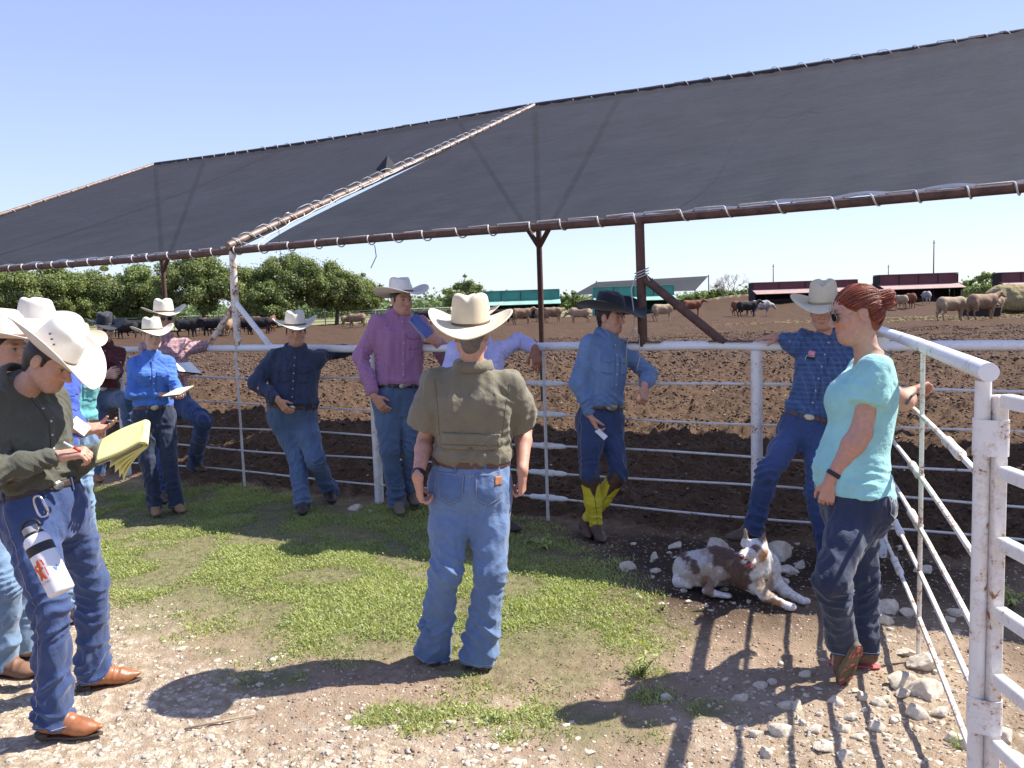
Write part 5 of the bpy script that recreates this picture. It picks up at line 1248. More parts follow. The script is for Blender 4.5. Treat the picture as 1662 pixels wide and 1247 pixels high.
# yellow boot tops of the man in the denim shirt
BT, ntb, bb_ = _new('yellow_boot_leather'); cob = coord(ntb); atb = N(ntb, 'ShaderNodeAttribute', attribute_name='Col')
L(ntb, mixc(ntb, math_(ntb, 'MULTIPLY', noise_out(ntb, 60, 4, .7, cob), .12), atb.outputs['Color'], (.10, .06, .03)), bb_.inputs['Base Color']); bb_.inputs['Roughness'].default_value = .55
bump(ntb, bb_, noise_out(ntb, 90, 3, .6, cob), .5, .003)
q = P['L']
for sd_ in 'LR':
    kk, aa, tt = q['k' + sd_], q['a' + sd_], q['t' + sd_]; d = nrm(aa - kk); B = SDF(); top = kk - (aa - kk) * .04; bot = kk + (aa - kk) * .86
    B.cap(top - d * .05, kk + (aa - kk) * .5, .078, .064, .03, cut=[(top, -d)]); B.cap(kk + (aa - kk) * .5, bot + d * .02, .064, .050, .03)
    fr_ = nrm(tt - d * (tt @ d)); lt_ = np.cross(d, fr_)
    V, Q = B.mesh(.0045); V = relax(V, Q, 1); V = wrinkle(V, vnormals(V, Q), [(kk + (aa - kk) * .75, d, .12, .008, .03), (kk + (aa - kk) * .3, d, .12, .004, .04)], 31, drape=.002)
    r_ = V - kk; t = (r_ @ d) / np.linalg.norm(aa - kk); an = np.arctan2(r_ @ lt_, r_ @ fr_)
    edge = .13 + .07 * np.abs(np.cos(an)) ** 3 + .010 * np.sin(an * 22)
    brown = (t < edge) | ((np.abs(an) < .42 * np.clip((.36 - t) / .2, 0, 1) ** .7)) | (np.abs(an) < .035)
    col = np.where(brown[:, None], np.array([.075, .035, .022]), np.array([.66, .54, .035]))
    mkmesh('boot_shaft', V, Q, BT, q['root'], col=col)
# green pen in his pocket
mb = MB(); c = q['nk'] - q['u'] * .19 + q['Rs'][0] * .085 + q['Rs'][1] * .14; h_ = q['sb'].ray_cast(Vector(c + q['Rs'][1] * .3), Vector(-q['Rs'][1]), .6)[0]
if h_: h_ = V3(*h_) + q['Rs'][1] * .006; tag(mb.tube([h_ + V3(0, 0, .03), h_ + V3(.008, 0, .05)], .004, 6).obj('pen', mat('green_plastic', (.25, .5, .04), .4, bmp=0), None, origin=h_), 'green pen sticking out of the denim shirt pocket', 'pen')
# ---- legal pad and pen
def flat_frame(c, e1, e2):
    e1 = nrm(e1); e2 = nrm(e2 - e1 * (e1 @ np.asarray(e2))); return e1, e2, np.cross(e1, e2)
c = W(200, 718, 3.36); e1, e2, en = flat_frame(c, V3(.93, .10, .40), V3(.10, -.85, -.50))
if en[2] < 0: en = -en
pad = thing('legal_pad', 'yellow legal pad with curled pages held by man in dark olive', 'notepad', c)
def sheet(u0, roll, low, sh, nm, w_=.21, tw=0.0):
    def fn(a, b):
        s_ = a; y = (b - .5) * w_
        if s_ < .55: x = lerp(-.135, .105, s_ / .55); z = .0 + .008 * math.sin(a * 6 + b * 3) + .01 * (1 - a) * b
        elif s_ < .72:
            th = (s_ - .55) / .17 * math.pi; x = .105 + roll * math.sin(th); z = -roll + roll * math.cos(th)
        else:
            t = (s_ - .72) / .28; x = .105 - t * .20; z = -2 * roll - low * t * t - tw * t * (b - .3)
        return c + (e1 * (x + sh) + e2 * y + en * (z + u0)) * .78
    gridm(fn, 44, 8, nm, YEL, pad, .0008)
sheet(.004, .014, .02, 0, 'page'); sheet(.008, .018, .035, .004, 'page', tw=.03); sheet(.011, .021, .055, .006, 'page', tw=.05); sheet(.0135, .024, .075, .008, 'page', tw=.06)
mb = MB(); mb.box(c - en * .004 + e1 * -.012, (.185, .160, .004), (e1, e2, en)); mb.obj('backing_board', mat('grey_board', (.35, .32, .27), .8), pad)
a_ = P['A']; hw = a_['wR']; pc = hw + V3(.085, .0, .025)
pen = thing('pen', 'red tipped pen in the writing hand of man in dark olive', 'pen', pc)
mb = MB(); mb.tube([pc + V3(-.035, -.02, .040), pc + V3(.045, .0, -.02)], .0045, 8).obj('barrel', PAPER, pen, True)
MB().tube([pc + V3(.0, -.012, .0155), pc + V3(.028, -.004, -.006)], .0055, 8).obj('grip', mat('red_plastic', (.6, .03, .03), .4, bmp=0), pen, True)
# ---- bottle and carabiner
bt_, bb2 = W(55, 868, 3.27), W(101, 962, 3.22); ax = nrm(bb2 - bt_); Lb = np.linalg.norm(bb2 - bt_); s1 = nrm(np.cross(ax, V3(0, 1, 0))); s2 = np.cross(ax, s1)
if s2[1] > 0: s2 = -s2
bottle = thing('water_bottle', 'white steel water bottle with black band hanging from a belt clip', 'bottle', bt_)
BW = mat('white_steel', (.78, .77, .77), .35, var=.03, bmp=.03); rb = .050
def turn(prof, nm, m, par):
    V = []; n = 40
    for t, r in prof:
        for i in range(n): an = 2 * math.pi * i / n; V.append(bt_ + ax * t + (s1 * math.cos(an) + s2 * math.sin(an)) * r)
    Fc = [(i * n + k, i * n + (k + 1) % n, (i + 1) * n + (k + 1) % n, (i + 1) * n + k) for i in range(len(prof) - 1) for k in range(n)]
    Fc += [tuple(range(n))[::-1], tuple(range((len(prof) - 1) * n, len(prof) * n))]
    return autosmooth(mkmesh(nm, V, Fc, m, par), 35)
body_ = turn([(.0, .030), (.004, .036), (.016, .046), (.03, rb), (Lb - .006, rb), (Lb, rb - .006)], 'flask', BW, bottle)
turn([(.048, rb + .0002), (.049, rb + .0012), (.085, rb + .0012), (.086, rb + .0002)], 'band', BLK, body_)
turn([(-.034, .030), (-.030, .034), (-.006, .034), (-.004, .030)], 'lid', mat('grey_lid', (.33, .33, .34), .5), bottle)
turn([(-.006, .0365), (-.004, .0375), (.004, .0375), (.006, .0365)], 'lid_ring', BLK, bottle)
MB().tube([bt_ - ax * .02 + (s1 * math.cos(t) * .042) - ax * .042 * max(0, math.sin(t)) for t in np.linspace(0, math.pi, 16)], .006, 8).obj('handle_loop', BLK, bottle, True)
def wrapp(x, y, off=.0022):                                       # x around the flask, y along it
    an = math.pi / 2 + x / rb; return bt_ + ax * y + (s1 * math.cos(an) * -1 + s2 * math.sin(an)) * (rb + off)
ORG = mat('orange_print', (.70, .10, .02), .5, var=.03, bmp=0); BLU = mat('blue_print', (.08, .25, .6), .5, bmp=0); REDP = mat('faded_red_print', (.65, .25, .2), .5, bmp=0)
def decal(poly, nm, m):
    poly = np.array(poly); xs, ys = poly[:, 0], poly[:, 1]; n1, n2 = 22, 22; V = []; Fc = []; ix = {}
    def ins(x, y):
        r = False
        for i in range(len(poly)):
            a, b = poly[i], poly[(i + 1) % len(poly)]
            if (a[1] > y) != (b[1] > y) and x < (b[0] - a[0]) * (y - a[1]) / (b[1] - a[1]) + a[0]: r = not r
        return r
    X = np.linspace(xs.min(), xs.max(), n1 + 1); Y = np.linspace(ys.min(), ys.max(), n2 + 1)
    for i in range(n1):
        for j in range(n2):
            if ins((X[i] + X[i + 1]) / 2, (Y[j] + Y[j + 1]) / 2):
                q_ = []
                for a, b in ((i, j), (i + 1, j), (i + 1, j + 1), (i, j + 1)):
                    if (a, b) not in ix: ix[(a, b)] = len(V); V.append(wrapp(X[a], Y[b]))
                    q_.append(ix[(a, b)])
                Fc.append(q_)
    if Fc: o = mkmesh(nm, V, Fc, m, body_); md = o.modifiers.new('t', 'SOLIDIFY'); md.thickness = .0006; md.offset = 1
circ = lambda cx, cy, rx, ry: [(cx + rx * math.cos(t), cy + ry * math.sin(t)) for t in np.linspace(0, 6.28, 20, endpoint=False)]
o0 = -.008; yb = .125
decal([(o0 - .030, yb + .010), (o0 - .016, yb - .002), (o0 - .006, yb + .004), (o0 + .002, yb - .014), (o0 + .012, yb - .018), (o0 + .010, yb + .012), (o0 + .018, yb + .022), (o0 + .004, yb + .028), (o0 + .010, yb + .050), (o0 + .016, yb + .064), (o0 + .006, yb + .066), (o0 - .002, yb + .054), (o0 - .012, yb + .066), (o0 - .020, yb + .064), (o0 - .012, yb + .044), (o0 - .016, yb + .026), (o0 - .026, yb + .022)], 'emblem', ORG)
decal([(o0 + .014, yb - .018), (o0 + .024, yb - .010), (o0 + .026, yb + .014), (o0 + .020, yb + .014), (o0 + .018, yb - .004)], 'emblem', ORG)
decal(circ(o0 - .006, yb + .014, .0055, .0055), 'emblem_dot', BW); decal([(o0 + .020, yb + .02), (o0 + .024, yb + .02), (o0 + .024, yb + .058), (o0 + .021, yb + .058)], 'emblem_staff', ORG)
decal([(.040, yb + .036), (.044, yb + .034), (.048, yb + .044), (.052, yb + .030), (.056, yb + .032), (.050, yb + .052), (.046, yb + .052)], 'blue_mark', BLU)
tc_ = bpy.data.curves.new('txt', 'FONT'); tc_.body = 'ER PAC'; tc_.size = .016; tc_.align_x = 'CENTER'; to = bpy.data.objects.new('txt', tc_)
SC.collection.objects.link(to); dg = bpy.context.evaluated_depsgraph_get(); tm = bpy.data.meshes.new_from_object(to.evaluated_get(dg)); bpy.data.objects.remove(to)
tv = np.array([wrapp(v.co.x + o0, yb + .084 - v.co.y) for v in tm.vertices]); mkmesh('printed_lettering', tv, [tuple(p.vertices) for p in tm.polygons], REDP, body_, False)
cc = W(66, 822, 3.27); cab = thing('carabiner', 'silver carabiner clipped to belt loop above the water bottle', 'carabiner', cc)
v1 = nrm(W(76, 842, 3.27) - W(60, 806, 3.27)); v2 = nrm(np.cross(v1, V3(0, 1, 0))); pts = []
for t in np.linspace(0, 2 * math.pi, 30, endpoint=False): pts.append(cc + v1 * .044 * math.copysign(abs(math.cos(t)) ** .7, math.cos(t)) + v2 * .021 * math.copysign(abs(math.sin(t)) ** .7, math.sin(t)) * (1 + .2 * math.cos(t)))
STEEL = mat('silver_metal', (.62, .60, .66), .25, metal=1.0, bmp=0)
MB().tube(pts, .0045, 8, closed=True).obj('clip_frame', STEEL, cab, True); MB().tube([pts[4] * .5 + pts[5] * .5, pts[10]], .0055, 8).obj('gate_bar', STEEL, cab, True)
l, f, u = a_['Rh']; sd2 = nrm(-l)
c = a_['pel'] - l * .12 - f * .06 + u * .03
drape(a_['jb'], 'back_pocket', a_['jeans'], c, nrm(np.cross(u, sd2)), u, nrm(sd2 * .8 - f * .6), [(-.06, .06), (.06, .06), (.055, -.05), (0, -.08), (-.055, -.05)], J_ROYAL, off=.002, h=.009, thick=.003)
drape(a_['jb'], 'leather_patch', a_['jeans'], c + f * -.005 + u * .045, nrm(np.cross(u, sd2)), u, nrm(sd2 * .8 - f * .6), [(-.03, -.014), (.02, -.014), (.02, .016), (-.03, .016)], PATCH, off=.006, h=.007, thick=.002)
# ---- books and papers
def book(name, label, cat, pts, th, cov, m2=None, origin=None, face=1):
    """pts: four (px,py,Y) corners"""
    q = [W(*p) for p in pts]; n = nrm(np.cross(q[1] - q[0], q[3] - q[0])); c = sum(q) / 4; n = n * face if n @ (V3(0, 0, CAMH) - c) > 0 else -n * face; t = thing(name, label, cat, c)
    V = [p + n * th / 2 for p in q] + [p - n * th / 2 for p in q]
    MB().add(V, [(0, 1, 2, 3), (7, 6, 5, 4), (0, 4, 5, 1), (1, 5, 6, 2), (2, 6, 7, 3), (3, 7, 4, 0)]).obj('cover' if m2 else 'sheet', cov, t)
    if m2:
        s_ = [c + (p - c) * .965 for p in q]; V = [p + n * (th / 2 + .004) for p in s_] + [p + n * (th / 2 + .0006) for p in s_]
        MB().add(V, [(0, 1, 2, 3), (7, 6, 5, 4), (0, 4, 5, 1), (1, 5, 6, 2), (2, 6, 7, 3), (3, 7, 4, 0)]).obj('pages', m2, t)
    return t, q, n
NB = mat('blue_cover', (.02, .07, .26), .35, bmp=.02, var=.05)
t, q, n = book('spiral_notebook', 'dark blue spiral notebook in the hand of man in purple check', 'notebook', [(664, 520, 6.88), (675, 509, 6.98), (703, 540, 6.90), (691, 551, 6.80)], .012, NB, PAPER, face=-1)
mb = MB(); pts = []
for i in range(200): a = i * .5; p = q[0] + (q[3] - q[0]) * (i / 199); pts.append(p + nrm(np.cross(q[3] - q[0], n)) * .006 * math.cos(a) - n * .008 * math.sin(a))
mb.tube(pts, .0016, 4).obj('spiral', PAPER, t, True)
book('open_notebook', 'open notebook with cream pages held by the woman in blue shirt', 'notebook', [(262, 645, 6.80), (288, 632, 6.98), (316, 627, 6.98), (291, 642, 6.78)], .010, mat('brown_cover', (.15, .09, .05), .6), mat('cream_page', (.72, .68, .52), .8, var=.03))
book('notebook', 'black covered notebook with white pages by the pink plaid shirt', 'notebook', [(280, 591, 7.8), (310, 589, 8.0), (328, 608, 7.92), (290, 604, 7.66)], .012, BLK, PAPER)
book('paper_sheet', 'folded white paper held in front of the blue shirt behind pad writer', 'paper', [(112, 690, 4.38), (124, 676, 4.45), (148, 694, 4.42), (136, 708, 4.32)], .004, PAPER)
book('phone', 'white phone held low by man in denim shirt', 'phone', [(966, 700, 5.86), (972, 697, 5.90), (986, 709, 5.86), (981, 714, 5.82)], .010, mat('white_plastic', (.7, .7, .68), .3, var=.02, bmp=0))
book('phone', 'dark phone in the hand reaching back behind the woman in aqua', 'phone', [(1470, 657, 3.98), (1480, 650, 4.06), (1488, 636, 4.10), (1480, 642, 4.0)], .010, BLK)
m_ = P['M']; l, f, u = m_['Rs']; c = m_['nk'] - u * .155 + l * -.085; hh = m_['sb'].ray_cast(Vector(c + f * .4), Vector(-f), .6)[0]
if hh:
    c = V3(*hh) + f * .008; gc = thing('glasses_case', 'pink and black case poking out of the blue plaid shirt pocket', 'case', c)
    MB().box(c + u * .012, (.045, .014, .035), (l, f, u), .005).obj('case_top', mat('pink_plastic', (.75, .30, .38), .4, bmp=0), gc); MB().box(c - u * .016, (.058, .018, .022), (l, f, u), .005).obj('case_body', BLK, gc)
    MB().tube([c - l * .03 - u * .045 + f * .006, c - l * .028 - u * .01 + f * .012, c + l * .028 - u * .008 + f * .012], .002, 6).obj('strap', PAPER, gc, True)
# ---- the dog
def dW(x, y, Y): return W(1080 + x / 6.648, 840 + y / 6.648, Y)
D = SDF(); S_ = 1
hd = dW(985, 350, 4.70); nose = dW(812, 425, 4.52)
rump = dW(265, 540, 5.08); mid = dW(560, 520, 4.98); chest = dW(960, 600, 4.80); nkb = dW(1010, 520, 4.80)
D.cap(rump, mid, .098, .105, .05); D.cap(mid, chest, .105, .098, .05); D.ell(dW(1000, 650, 4.78), V3(.088, .085, .100), None, .05)
D.cap(nkb, dW(1010, 420, 4.76), .085, .070, .05); D.ell(dW(1120, 560, 4.80), V3(.06, .06, .10), None, .05)
D.ell(hd + V3(.0, .0, .0), V3(.064, .070, .062), None, .03)
mz = lerp(hd, nose, .45); D.cap(mz + V3(0, 0, -.004), nose + V3(.004, .01, -.002), .036, .019, .03)
jaw = dW(868, 538, 4.57); D.cap(dW(985, 450, 4.66), jaw, .026, .012, .018)
D.ell(dW(900, 478, 4.57), V3(.022, .03, .012), None, .01, '-')
for (bx, by, tx, ty, yy) in ((860, 280, 868, 130, 4.72), (1050, 270, 1078, 150, 4.72)):
    D.cap(dW(bx, by, yy), dW(tx, ty, yy), .024, .006, .02, flat=(V3(.2, 1, 0), .5))
D.cap(dW(960, 700, 4.74), dW(1080, 850, 4.64), .046, .030, .03); D.cap(dW(1080, 850, 4.64), dW(1290, 935, 4.58), .029, .021, .02); D.ell(dW(1350, 965, 4.57), V3(.036, .030, .020), None, .02)
D.cap(dW(1180, 700, 4.80), dW(1290, 800, 4.72), .044, .030, .03); D.cap(dW(1290, 800, 4.72), dW(1440, 880, 4.68), .028, .022, .02); D.ell(dW(1500, 900, 4.67), V3(.034, .030, .020), None, .02)
D.ell(dW(400, 600, 4.97), V3(.115, .075, .085), None, .04); D.cap(dW(500, 560, 4.90), dW(590, 590, 4.86), .05, .034, .03); D.cap(dW(590, 600, 4.86), dW(440, 790, 4.87), .032, .022, .02)
D.cap(dW(440, 800, 4.86), dW(650, 845, 4.80), .022, .018, .015); D.ell(dW(680, 845, 4.79), V3(.028, .022, .015), None, .012)
D.cap(dW(180, 600, 5.10), dW(150, 700, 5.05), .05, .03, .04); D.cap(dW(150, 690, 5.05), dW(260, 735, 4.98), .04, .02, .03)
V, Q = D.mesh(.0055); V = relax(V, Q, 2); Nn = vnormals(V, Q)
px_ = np.empty((len(V), 2)); rx = V[:, 0] / V[:, 1]; rz = (V[:, 2] - CAMH) / V[:, 1]
# patches laid out along the body, measured in the dog's own side plane
Yc = 4.85; cX = (V[:, 0] - dW(0, 0, Yc)[0]) / (dW(1000, 0, Yc)[0] - dW(0, 0, Yc)[0]) * 1000; cZ = (dW(0, 0, Yc)[2] - V[:, 2]) / (dW(0, 0, Yc)[2] - dW(0, 1000, Yc)[2]) * 1000
WHT = np.array([.78, .74, .70]); BR = np.array([.15, .085, .06]); TN = np.array([.58, .32, .15]); GRY = np.array([.46, .38, .33])
dog_n = fbm(V, 22, 3, 3); col = np.tile(WHT, (len(V), 1))
def blot(x, y, rx_, ry_, c_, soft=.25):
    global col
    d = np.sqrt(((cX - x) / rx_) ** 2 + ((cZ - y) / ry_) ** 2) + dog_n * .35; m = np.clip((1 - d) / soft, 0, 1)[:, None]; col = col * (1 - m) + c_ * m
blot(430, 560, 330, 260, GRY); blot(330, 520, 150, 110, WHT * .8); blot(230, 480, 110, 130, BR); blot(430, 380, 110, 60, BR); blot(340, 600, 60, 70, BR)
blot(690, 560, 190, 260, BR); blot(620, 420, 120, 110, BR); blot(560, 640, 110, 90, GRY); blot(180, 620, 90, 110, WHT * .85)
blot(470, 760, 90, 130, np.array([.30, .2, .15])); blot(1000, 640, 130, 110, np.array([.50, .38, .27])); blot(1000, 800, 110, 60, TN * .8)
hm = np.linalg.norm(V - hd, axis=1) < .17
def hb(p, r, c_):
    global col
    d = np.linalg.norm(V - p, axis=1) / r + dog_n * .2; m = np.clip((1 - d) / .3, 0, 1)[:, None]; col = col * (1 - m) + np.array(c_) * m
hb(dW(1060, 430, 4.66), .058, TN); hb(dW(960, 320, 4.63), .040, (.22, .13, .10)); hb(dW(855, 330, 4.66), .022, (.20, .12, .09)); hb(dW(1070, 200, 4.70), .055, (.30, .21, .17)); hb(dW(865, 180, 4.70), .045, (.34, .27, .22))
hb(dW(1120, 480, 4.76), .05, WHT); hb(nose + V3(0, -.005, 0), .022, (.16, .05, .05)); hb(dW(880, 500, 4.60), .026, (.16, .03, .035)); hb(dW(965, 335, 4.62), .010, (.02, .015, .015)); hb(dW(862, 330, 4.64), .009, (.02, .015, .015))
hb(dW(925, 655, 4.70), .0, WHT)
V = V + Nn * (.004 * fbm(V * np.array([1, 1, .4]), 40, 8, 2))[:, None]
dog = thing('dog', 'brown and white merle dog lying on the dirt with its mouth open', 'dog', (V[:, 0].mean(), V[:, 1].mean(), 0))
FUR = attr_mat('dog_fur', .8, 0, .6, 260., .18, .003, 60.)
mkmesh('body', V, Q, FUR, dog, col=col)
# fur tufts
area_ok = np.linalg.norm(V - nose, axis=1) > .05
ids = rng.choice(np.nonzero(area_ok)[0], 40000); pv = V[ids]; pn = Nn[ids]
flow = nrm(rump - chest)[None, :] * .8 + np.array([0, 0, -.55]); hm_ = np.linalg.norm(pv - hd, axis=1) < .12; flow = np.where(hm_[:, None], (nrm(hd - nose) * .8 + V3(0, 0, -.1))[None, :], np.broadcast_to(flow, pv.shape))
flow = flow - pn * (flow * pn).sum(1)[:, None]; Lf = np.where(hm_, .006, .015) * rng.uniform(.6, 1.5, len(ids)); Lf = np.where(pv[:, 2] < .07, .006, Lf)
tip = pv + (flow * .9 + pn * .30 + rng.normal(0, .12, pv.shape)) * Lf[:, None]; sdv = np.cross(flow, pn); sdv /= np.maximum(1e-6, np.linalg.norm(sdv, axis=1))[:, None]
Vf = np.stack([pv - sdv * .0011 - pn * .002, pv + sdv * .0011 - pn * .002, tip], 1).reshape(-1, 3); Ff = np.arange(len(Vf)).reshape(-1, 3)
tag(mkmesh('fur', Vf, Ff, FUR, dog, False, col=np.repeat(col[ids] * rng.uniform(.88, 1.08, (len(ids), 1)), 3, 0)), kind='stuff')
EYE = mat('dog_eye', (.01, .008, .008), .1, bmp=0); NSE = mat('dog_nose', (.13, .035, .04), .35, bmp=.1); TNG = mat('dog_tongue', (.45, .09, .10), .4, bmp=.1)
for (x, y, yy) in ((962, 340, 4.637), (858, 335, 4.652)):
    b_ = SDF(); b_.ell(dW(x, y, yy), V3(.008, .006, .006), None, .001); finish('eye', b_, .0025, EYE, dog, None, keepbvh=False)
b_ = SDF(); b_.ell(nose + V3(-.002, -.008, .002), V3(.017, .013, .012), None, .004); finish('nose', b_, .003, NSE, dog, None, keepbvh=False)
b_ = SDF(); b_.cap(dW(930, 505, 4.60), dW(868, 520, 4.56), .011, .010, .004); finish('tongue', b_, .003, TNG, dog, None, keepbvh=False)
mb = MB(); cn = dW(1030, 640, 4.73); mb.tube([cn + V3(-.07, -.0, .01), cn + V3(-.03, -.035, -.01), cn + V3(.02, -.04, -.01), cn + V3(.07, -.0, .02)], .005, 6).obj('collar', BLK, dog, True)
MB().tube([cn + V3(-.005, -.046, -.02), cn + V3(-.005, -.050, -.02)], .012, 12).obj('collar_tag', mat('tag_metal', (.2, .28, .25), .4, metal=.5), dog, True)
# ============================================================ FAR PLACE: trees, sheds, cattle, fences, poles
def scatter_leaves(cents, rads, n, size, seed, up=.3, squash=.8):
    r = np.random.default_rng(seed); k = r.choice(len(cents), n, p=rads ** 2 / (rads ** 2).sum())
    d = r.normal(size=(n, 3)); d /= np.linalg.norm(d, axis=1)[:, None]; rad = rads[k] * r.uniform(.1, 1.0, n) ** .5 * np.where(r.random(n) < .25, r.uniform(1.0, 1.9, n), 1.0)
    P_ = cents[k] + d * rad[:, None] * np.array([1, 1, squash])
    nn = d + r.normal(0, .7, (n, 3)) + np.array([0, 0, up]); nn /= np.linalg.norm(nn, axis=1)[:, None]
    a = np.cross(nn, r.normal(size=(n, 3))); a /= np.linalg.norm(a, axis=1)[:, None]; b = np.cross(nn, a); s = size * r.uniform(.5, 1.35, n)[:, None]
    V = np.stack([P_ - a * s - b * s * .5, P_ + a * s * .2 - b * s * .8, P_ + a * s + b * s * .4, P_ - a * s * .3 + b * s * .8], 1).reshape(-1, 3)
    return V, np.arange(4 * n).reshape(-1, 4), np.repeat(r.random(n), 4), np.repeat(k, 4)
def leafmat(name, c, c2, trans=.3):
    m, nt, b = _new(name); at = N(nt, 'ShaderNodeAttribute', attribute_name='rnd').outputs['Fac']
    col = ramp(nt, at, [(.0, c2), (1.0, c)]); L(nt, col, b.inputs['Base Color']); b.inputs['Roughness'].default_value = .6; b.inputs['Specular IOR Level'].default_value = .3
    t = N(nt, 'ShaderNodeBsdfTranslucent'); L(nt, mixc(nt, 1.0, col, (1.3, 1.4, .5), 'MULTIPLY'), t.inputs[0])
    mx = N(nt, 'ShaderNodeMixShader'); mx.inputs[0].default_value = trans; L(nt, b.outputs[0], mx.inputs[1]); L(nt, t.outputs[0], mx.inputs[2]); L(nt, mx.outputs[0], nt.nodes['Material Output'].inputs[0]); return m
LF = [leafmat('oak_leaves', (.29, .33, .13), (.09, .12, .045)), leafmat('mesquite_leaves', (.27, .32, .12), (.12, .15, .05)), leafmat('brush_leaves', (.22, .27, .10), (.10, .14, .04))]
BARK = mat('tree_bark', (.11, .08, .06), .9, vs=3, bmp=.6, bs_=12, bd=.05)
HZ = None
def tree(label, px, topy, halfw, Y, seed, lf=0, group=None, dens=1.0, trunk=.25, base_py=None, name='tree', nclump=26, leaf=.20, low=.2):
    r = np.random.default_rng(seed); c = W(px, 500, Y); top = W(px, topy, Y)[2]; hw = halfw / F * Y; g0 = gz1(c[0], Y)
    base = V3(c[0], Y, g0); Hh = top - g0; root = thing(name, label, 'tree', base, group); low_ = Hh * low
    cents = []; rads = []
    lob = [(nrm(r.normal(size=3) * V3(1, 1, .7)), r.uniform(.55, 1.0)) for _ in range(7)]
    for i in range(int(nclump * 2.4)):
        d = nrm(r.normal(size=3)); q_ = d * r.uniform(.25, 1.0) ** .45; lb = .62 + sum(.34 * w_ * max(0, d @ v) ** 3 for v, w_ in lob); q = q_ * min(1.12, lb)
        rr_ = Hh * r.choice([.05, .07, .09, .13]) * r.uniform(.8, 1.2); zc = low_ + (Hh - low_) * .5
        pz = zc + q[2] * ((Hh - low_) / 2 - rr_ * .5); cents.append(base + V3(q[0] * hw * 1.05 * (1 - .2 * q[2]), q[1] * hw * .8, pz)); rads.append(rr_)
    cents.append(base + V3(r.uniform(-.2, .2) * hw, 0, Hh - rads[0])); rads.append(rads[0]); cents = np.array(cents); rads = np.array(rads)
    V, Q, rn, kk = scatter_leaves(cents, rads, int(5200 * dens), leaf, seed + 1)
    cl = r.uniform(-.35, .35, len(cents)); rn = np.clip(rn * .8 + .15 + cl[kk] * .7, 0, 1)
    mkmesh('crown', V, Q, LF[lf], root, False, attrs=dict(rnd=rn))
    mb = MB(); nt_ = 1 if trunk > .2 else 3
    for j in range(nt_):
        b0 = base + V3(r.uniform(-.2, .2) * j, r.uniform(-.2, .2) * j, -.2); m1 = base + V3(r.uniform(-.3, .3), r.uniform(-.3, .3), Hh * .3)
        mb.tube([b0, m1], [trunk, trunk * .75], 8)
        for i in range(7 if nt_ == 1 else 3):
            e = cents[r.integers(len(cents))]; mid = (m1 + e) / 2 + r.normal(0, .2, 3); mb.tube([m1, mid, e], [trunk * .55, trunk * .3, trunk * .08], 6)
    autosmooth(mb.obj('trunk', BARK, root)); return root
TG = 'trees along the far side of the pen'
for i, (px, ty, hw, Y, lf, lab) in enumerate([
    (15, 420, 78, 84, 0, 'broad oak at the far left edge behind the pen'), (95, 424, 72, 86, 1, 'light green tree second from the left behind the pen'),
    (168, 428, 60, 90, 0, 'dark oak between the two lighter trees at left'), (232, 424, 56, 92, 1, 'feathery pale green tree left of the thin rusty post'),
    (-70, 428, 66, 86, 0, 'oak partly cut off by the left picture edge'),
    (330, 402, 72, 88, 0, 'big dark oak just right of the thin rusty post'), (402, 430, 44, 100, 1, 'smaller hazy tree behind the white braced post'),
    (478, 406, 66, 92, 0, 'tall rounded oak right of the white braced post'), (545, 420, 56, 94, 0, 'wide oak behind the tall man in purple check'), (588, 442, 34, 98, 0, 'low right end oak of the row above purple shirt man'),
    (436, 458, 36, 88, 1, 'small bushy tree low beneath the tall rounded oak'), (762, 445, 38, 112, 0, 'lone round tree left of the green feed sheds')]):
    tree(lab, px, ty, hw, Y, 100 + i, lf, TG, dens=11.0 if hw > 50 else 6.0, nclump=46 if hw > 50 else 24, leaf=.092, low=.05 if lf else .10)
BG = 'brush along the skyline'
for i, (px, ty, hw, Y, lf, lab) in enumerate([
    (925, 472, 34, 125, 2, 'pale green brush between the two green feed sheds'), (1165, 462, 26, 118, 2, 'light green bush right of grey far canopy'), (1215, 464, 24, 128, 2, 'bush behind the left end of the first red shed'),
    (1420, 462, 22, 135, 2, 'bush seen between the first two red sheds'), (1598, 442, 40, 105, 1, 'bushy tree between the second and third red sheds'), (1135, 478, 26, 120, 2, 'low brush under the end of the grey far canopy'), (1290, 458, 16, 160, 2, 'small tree top above the first red shed roof')]):
    tree(lab, px, ty, hw, Y, 200 + i, lf, BG, dens=1.6, nclump=16, trunk=.08, name='bush', leaf=.14, low=.02)
# far line of brush that reads as one mass
r = np.random.default_rng(5); cs = []; rs = []
for i in range(900):
    a = r.uniform(-.75, .75); R_ = r.uniform(150, 210); x = R_ * math.sin(a) * 1.1
    rr_ = r.uniform(.9, 2.2) * (1.35 if a < .0 else 1); cs.append((x, R_ * math.cos(a) * .9 + 25, rr_ * .7)); rs.append(rr_)
V, Q, rn, kk = scatter_leaves(np.array(cs), np.array(rs), 90000, .32, 9, squash=.8)
tag(mkmesh('far_brush', V, Q, leafmat('far_brush_leaves', (.20, .26, .12), (.11, .15, .07)), None, False, attrs=dict(rnd=rn)), 'hazy green belt of far off brush along the horizon', 'brush', kind='stuff')
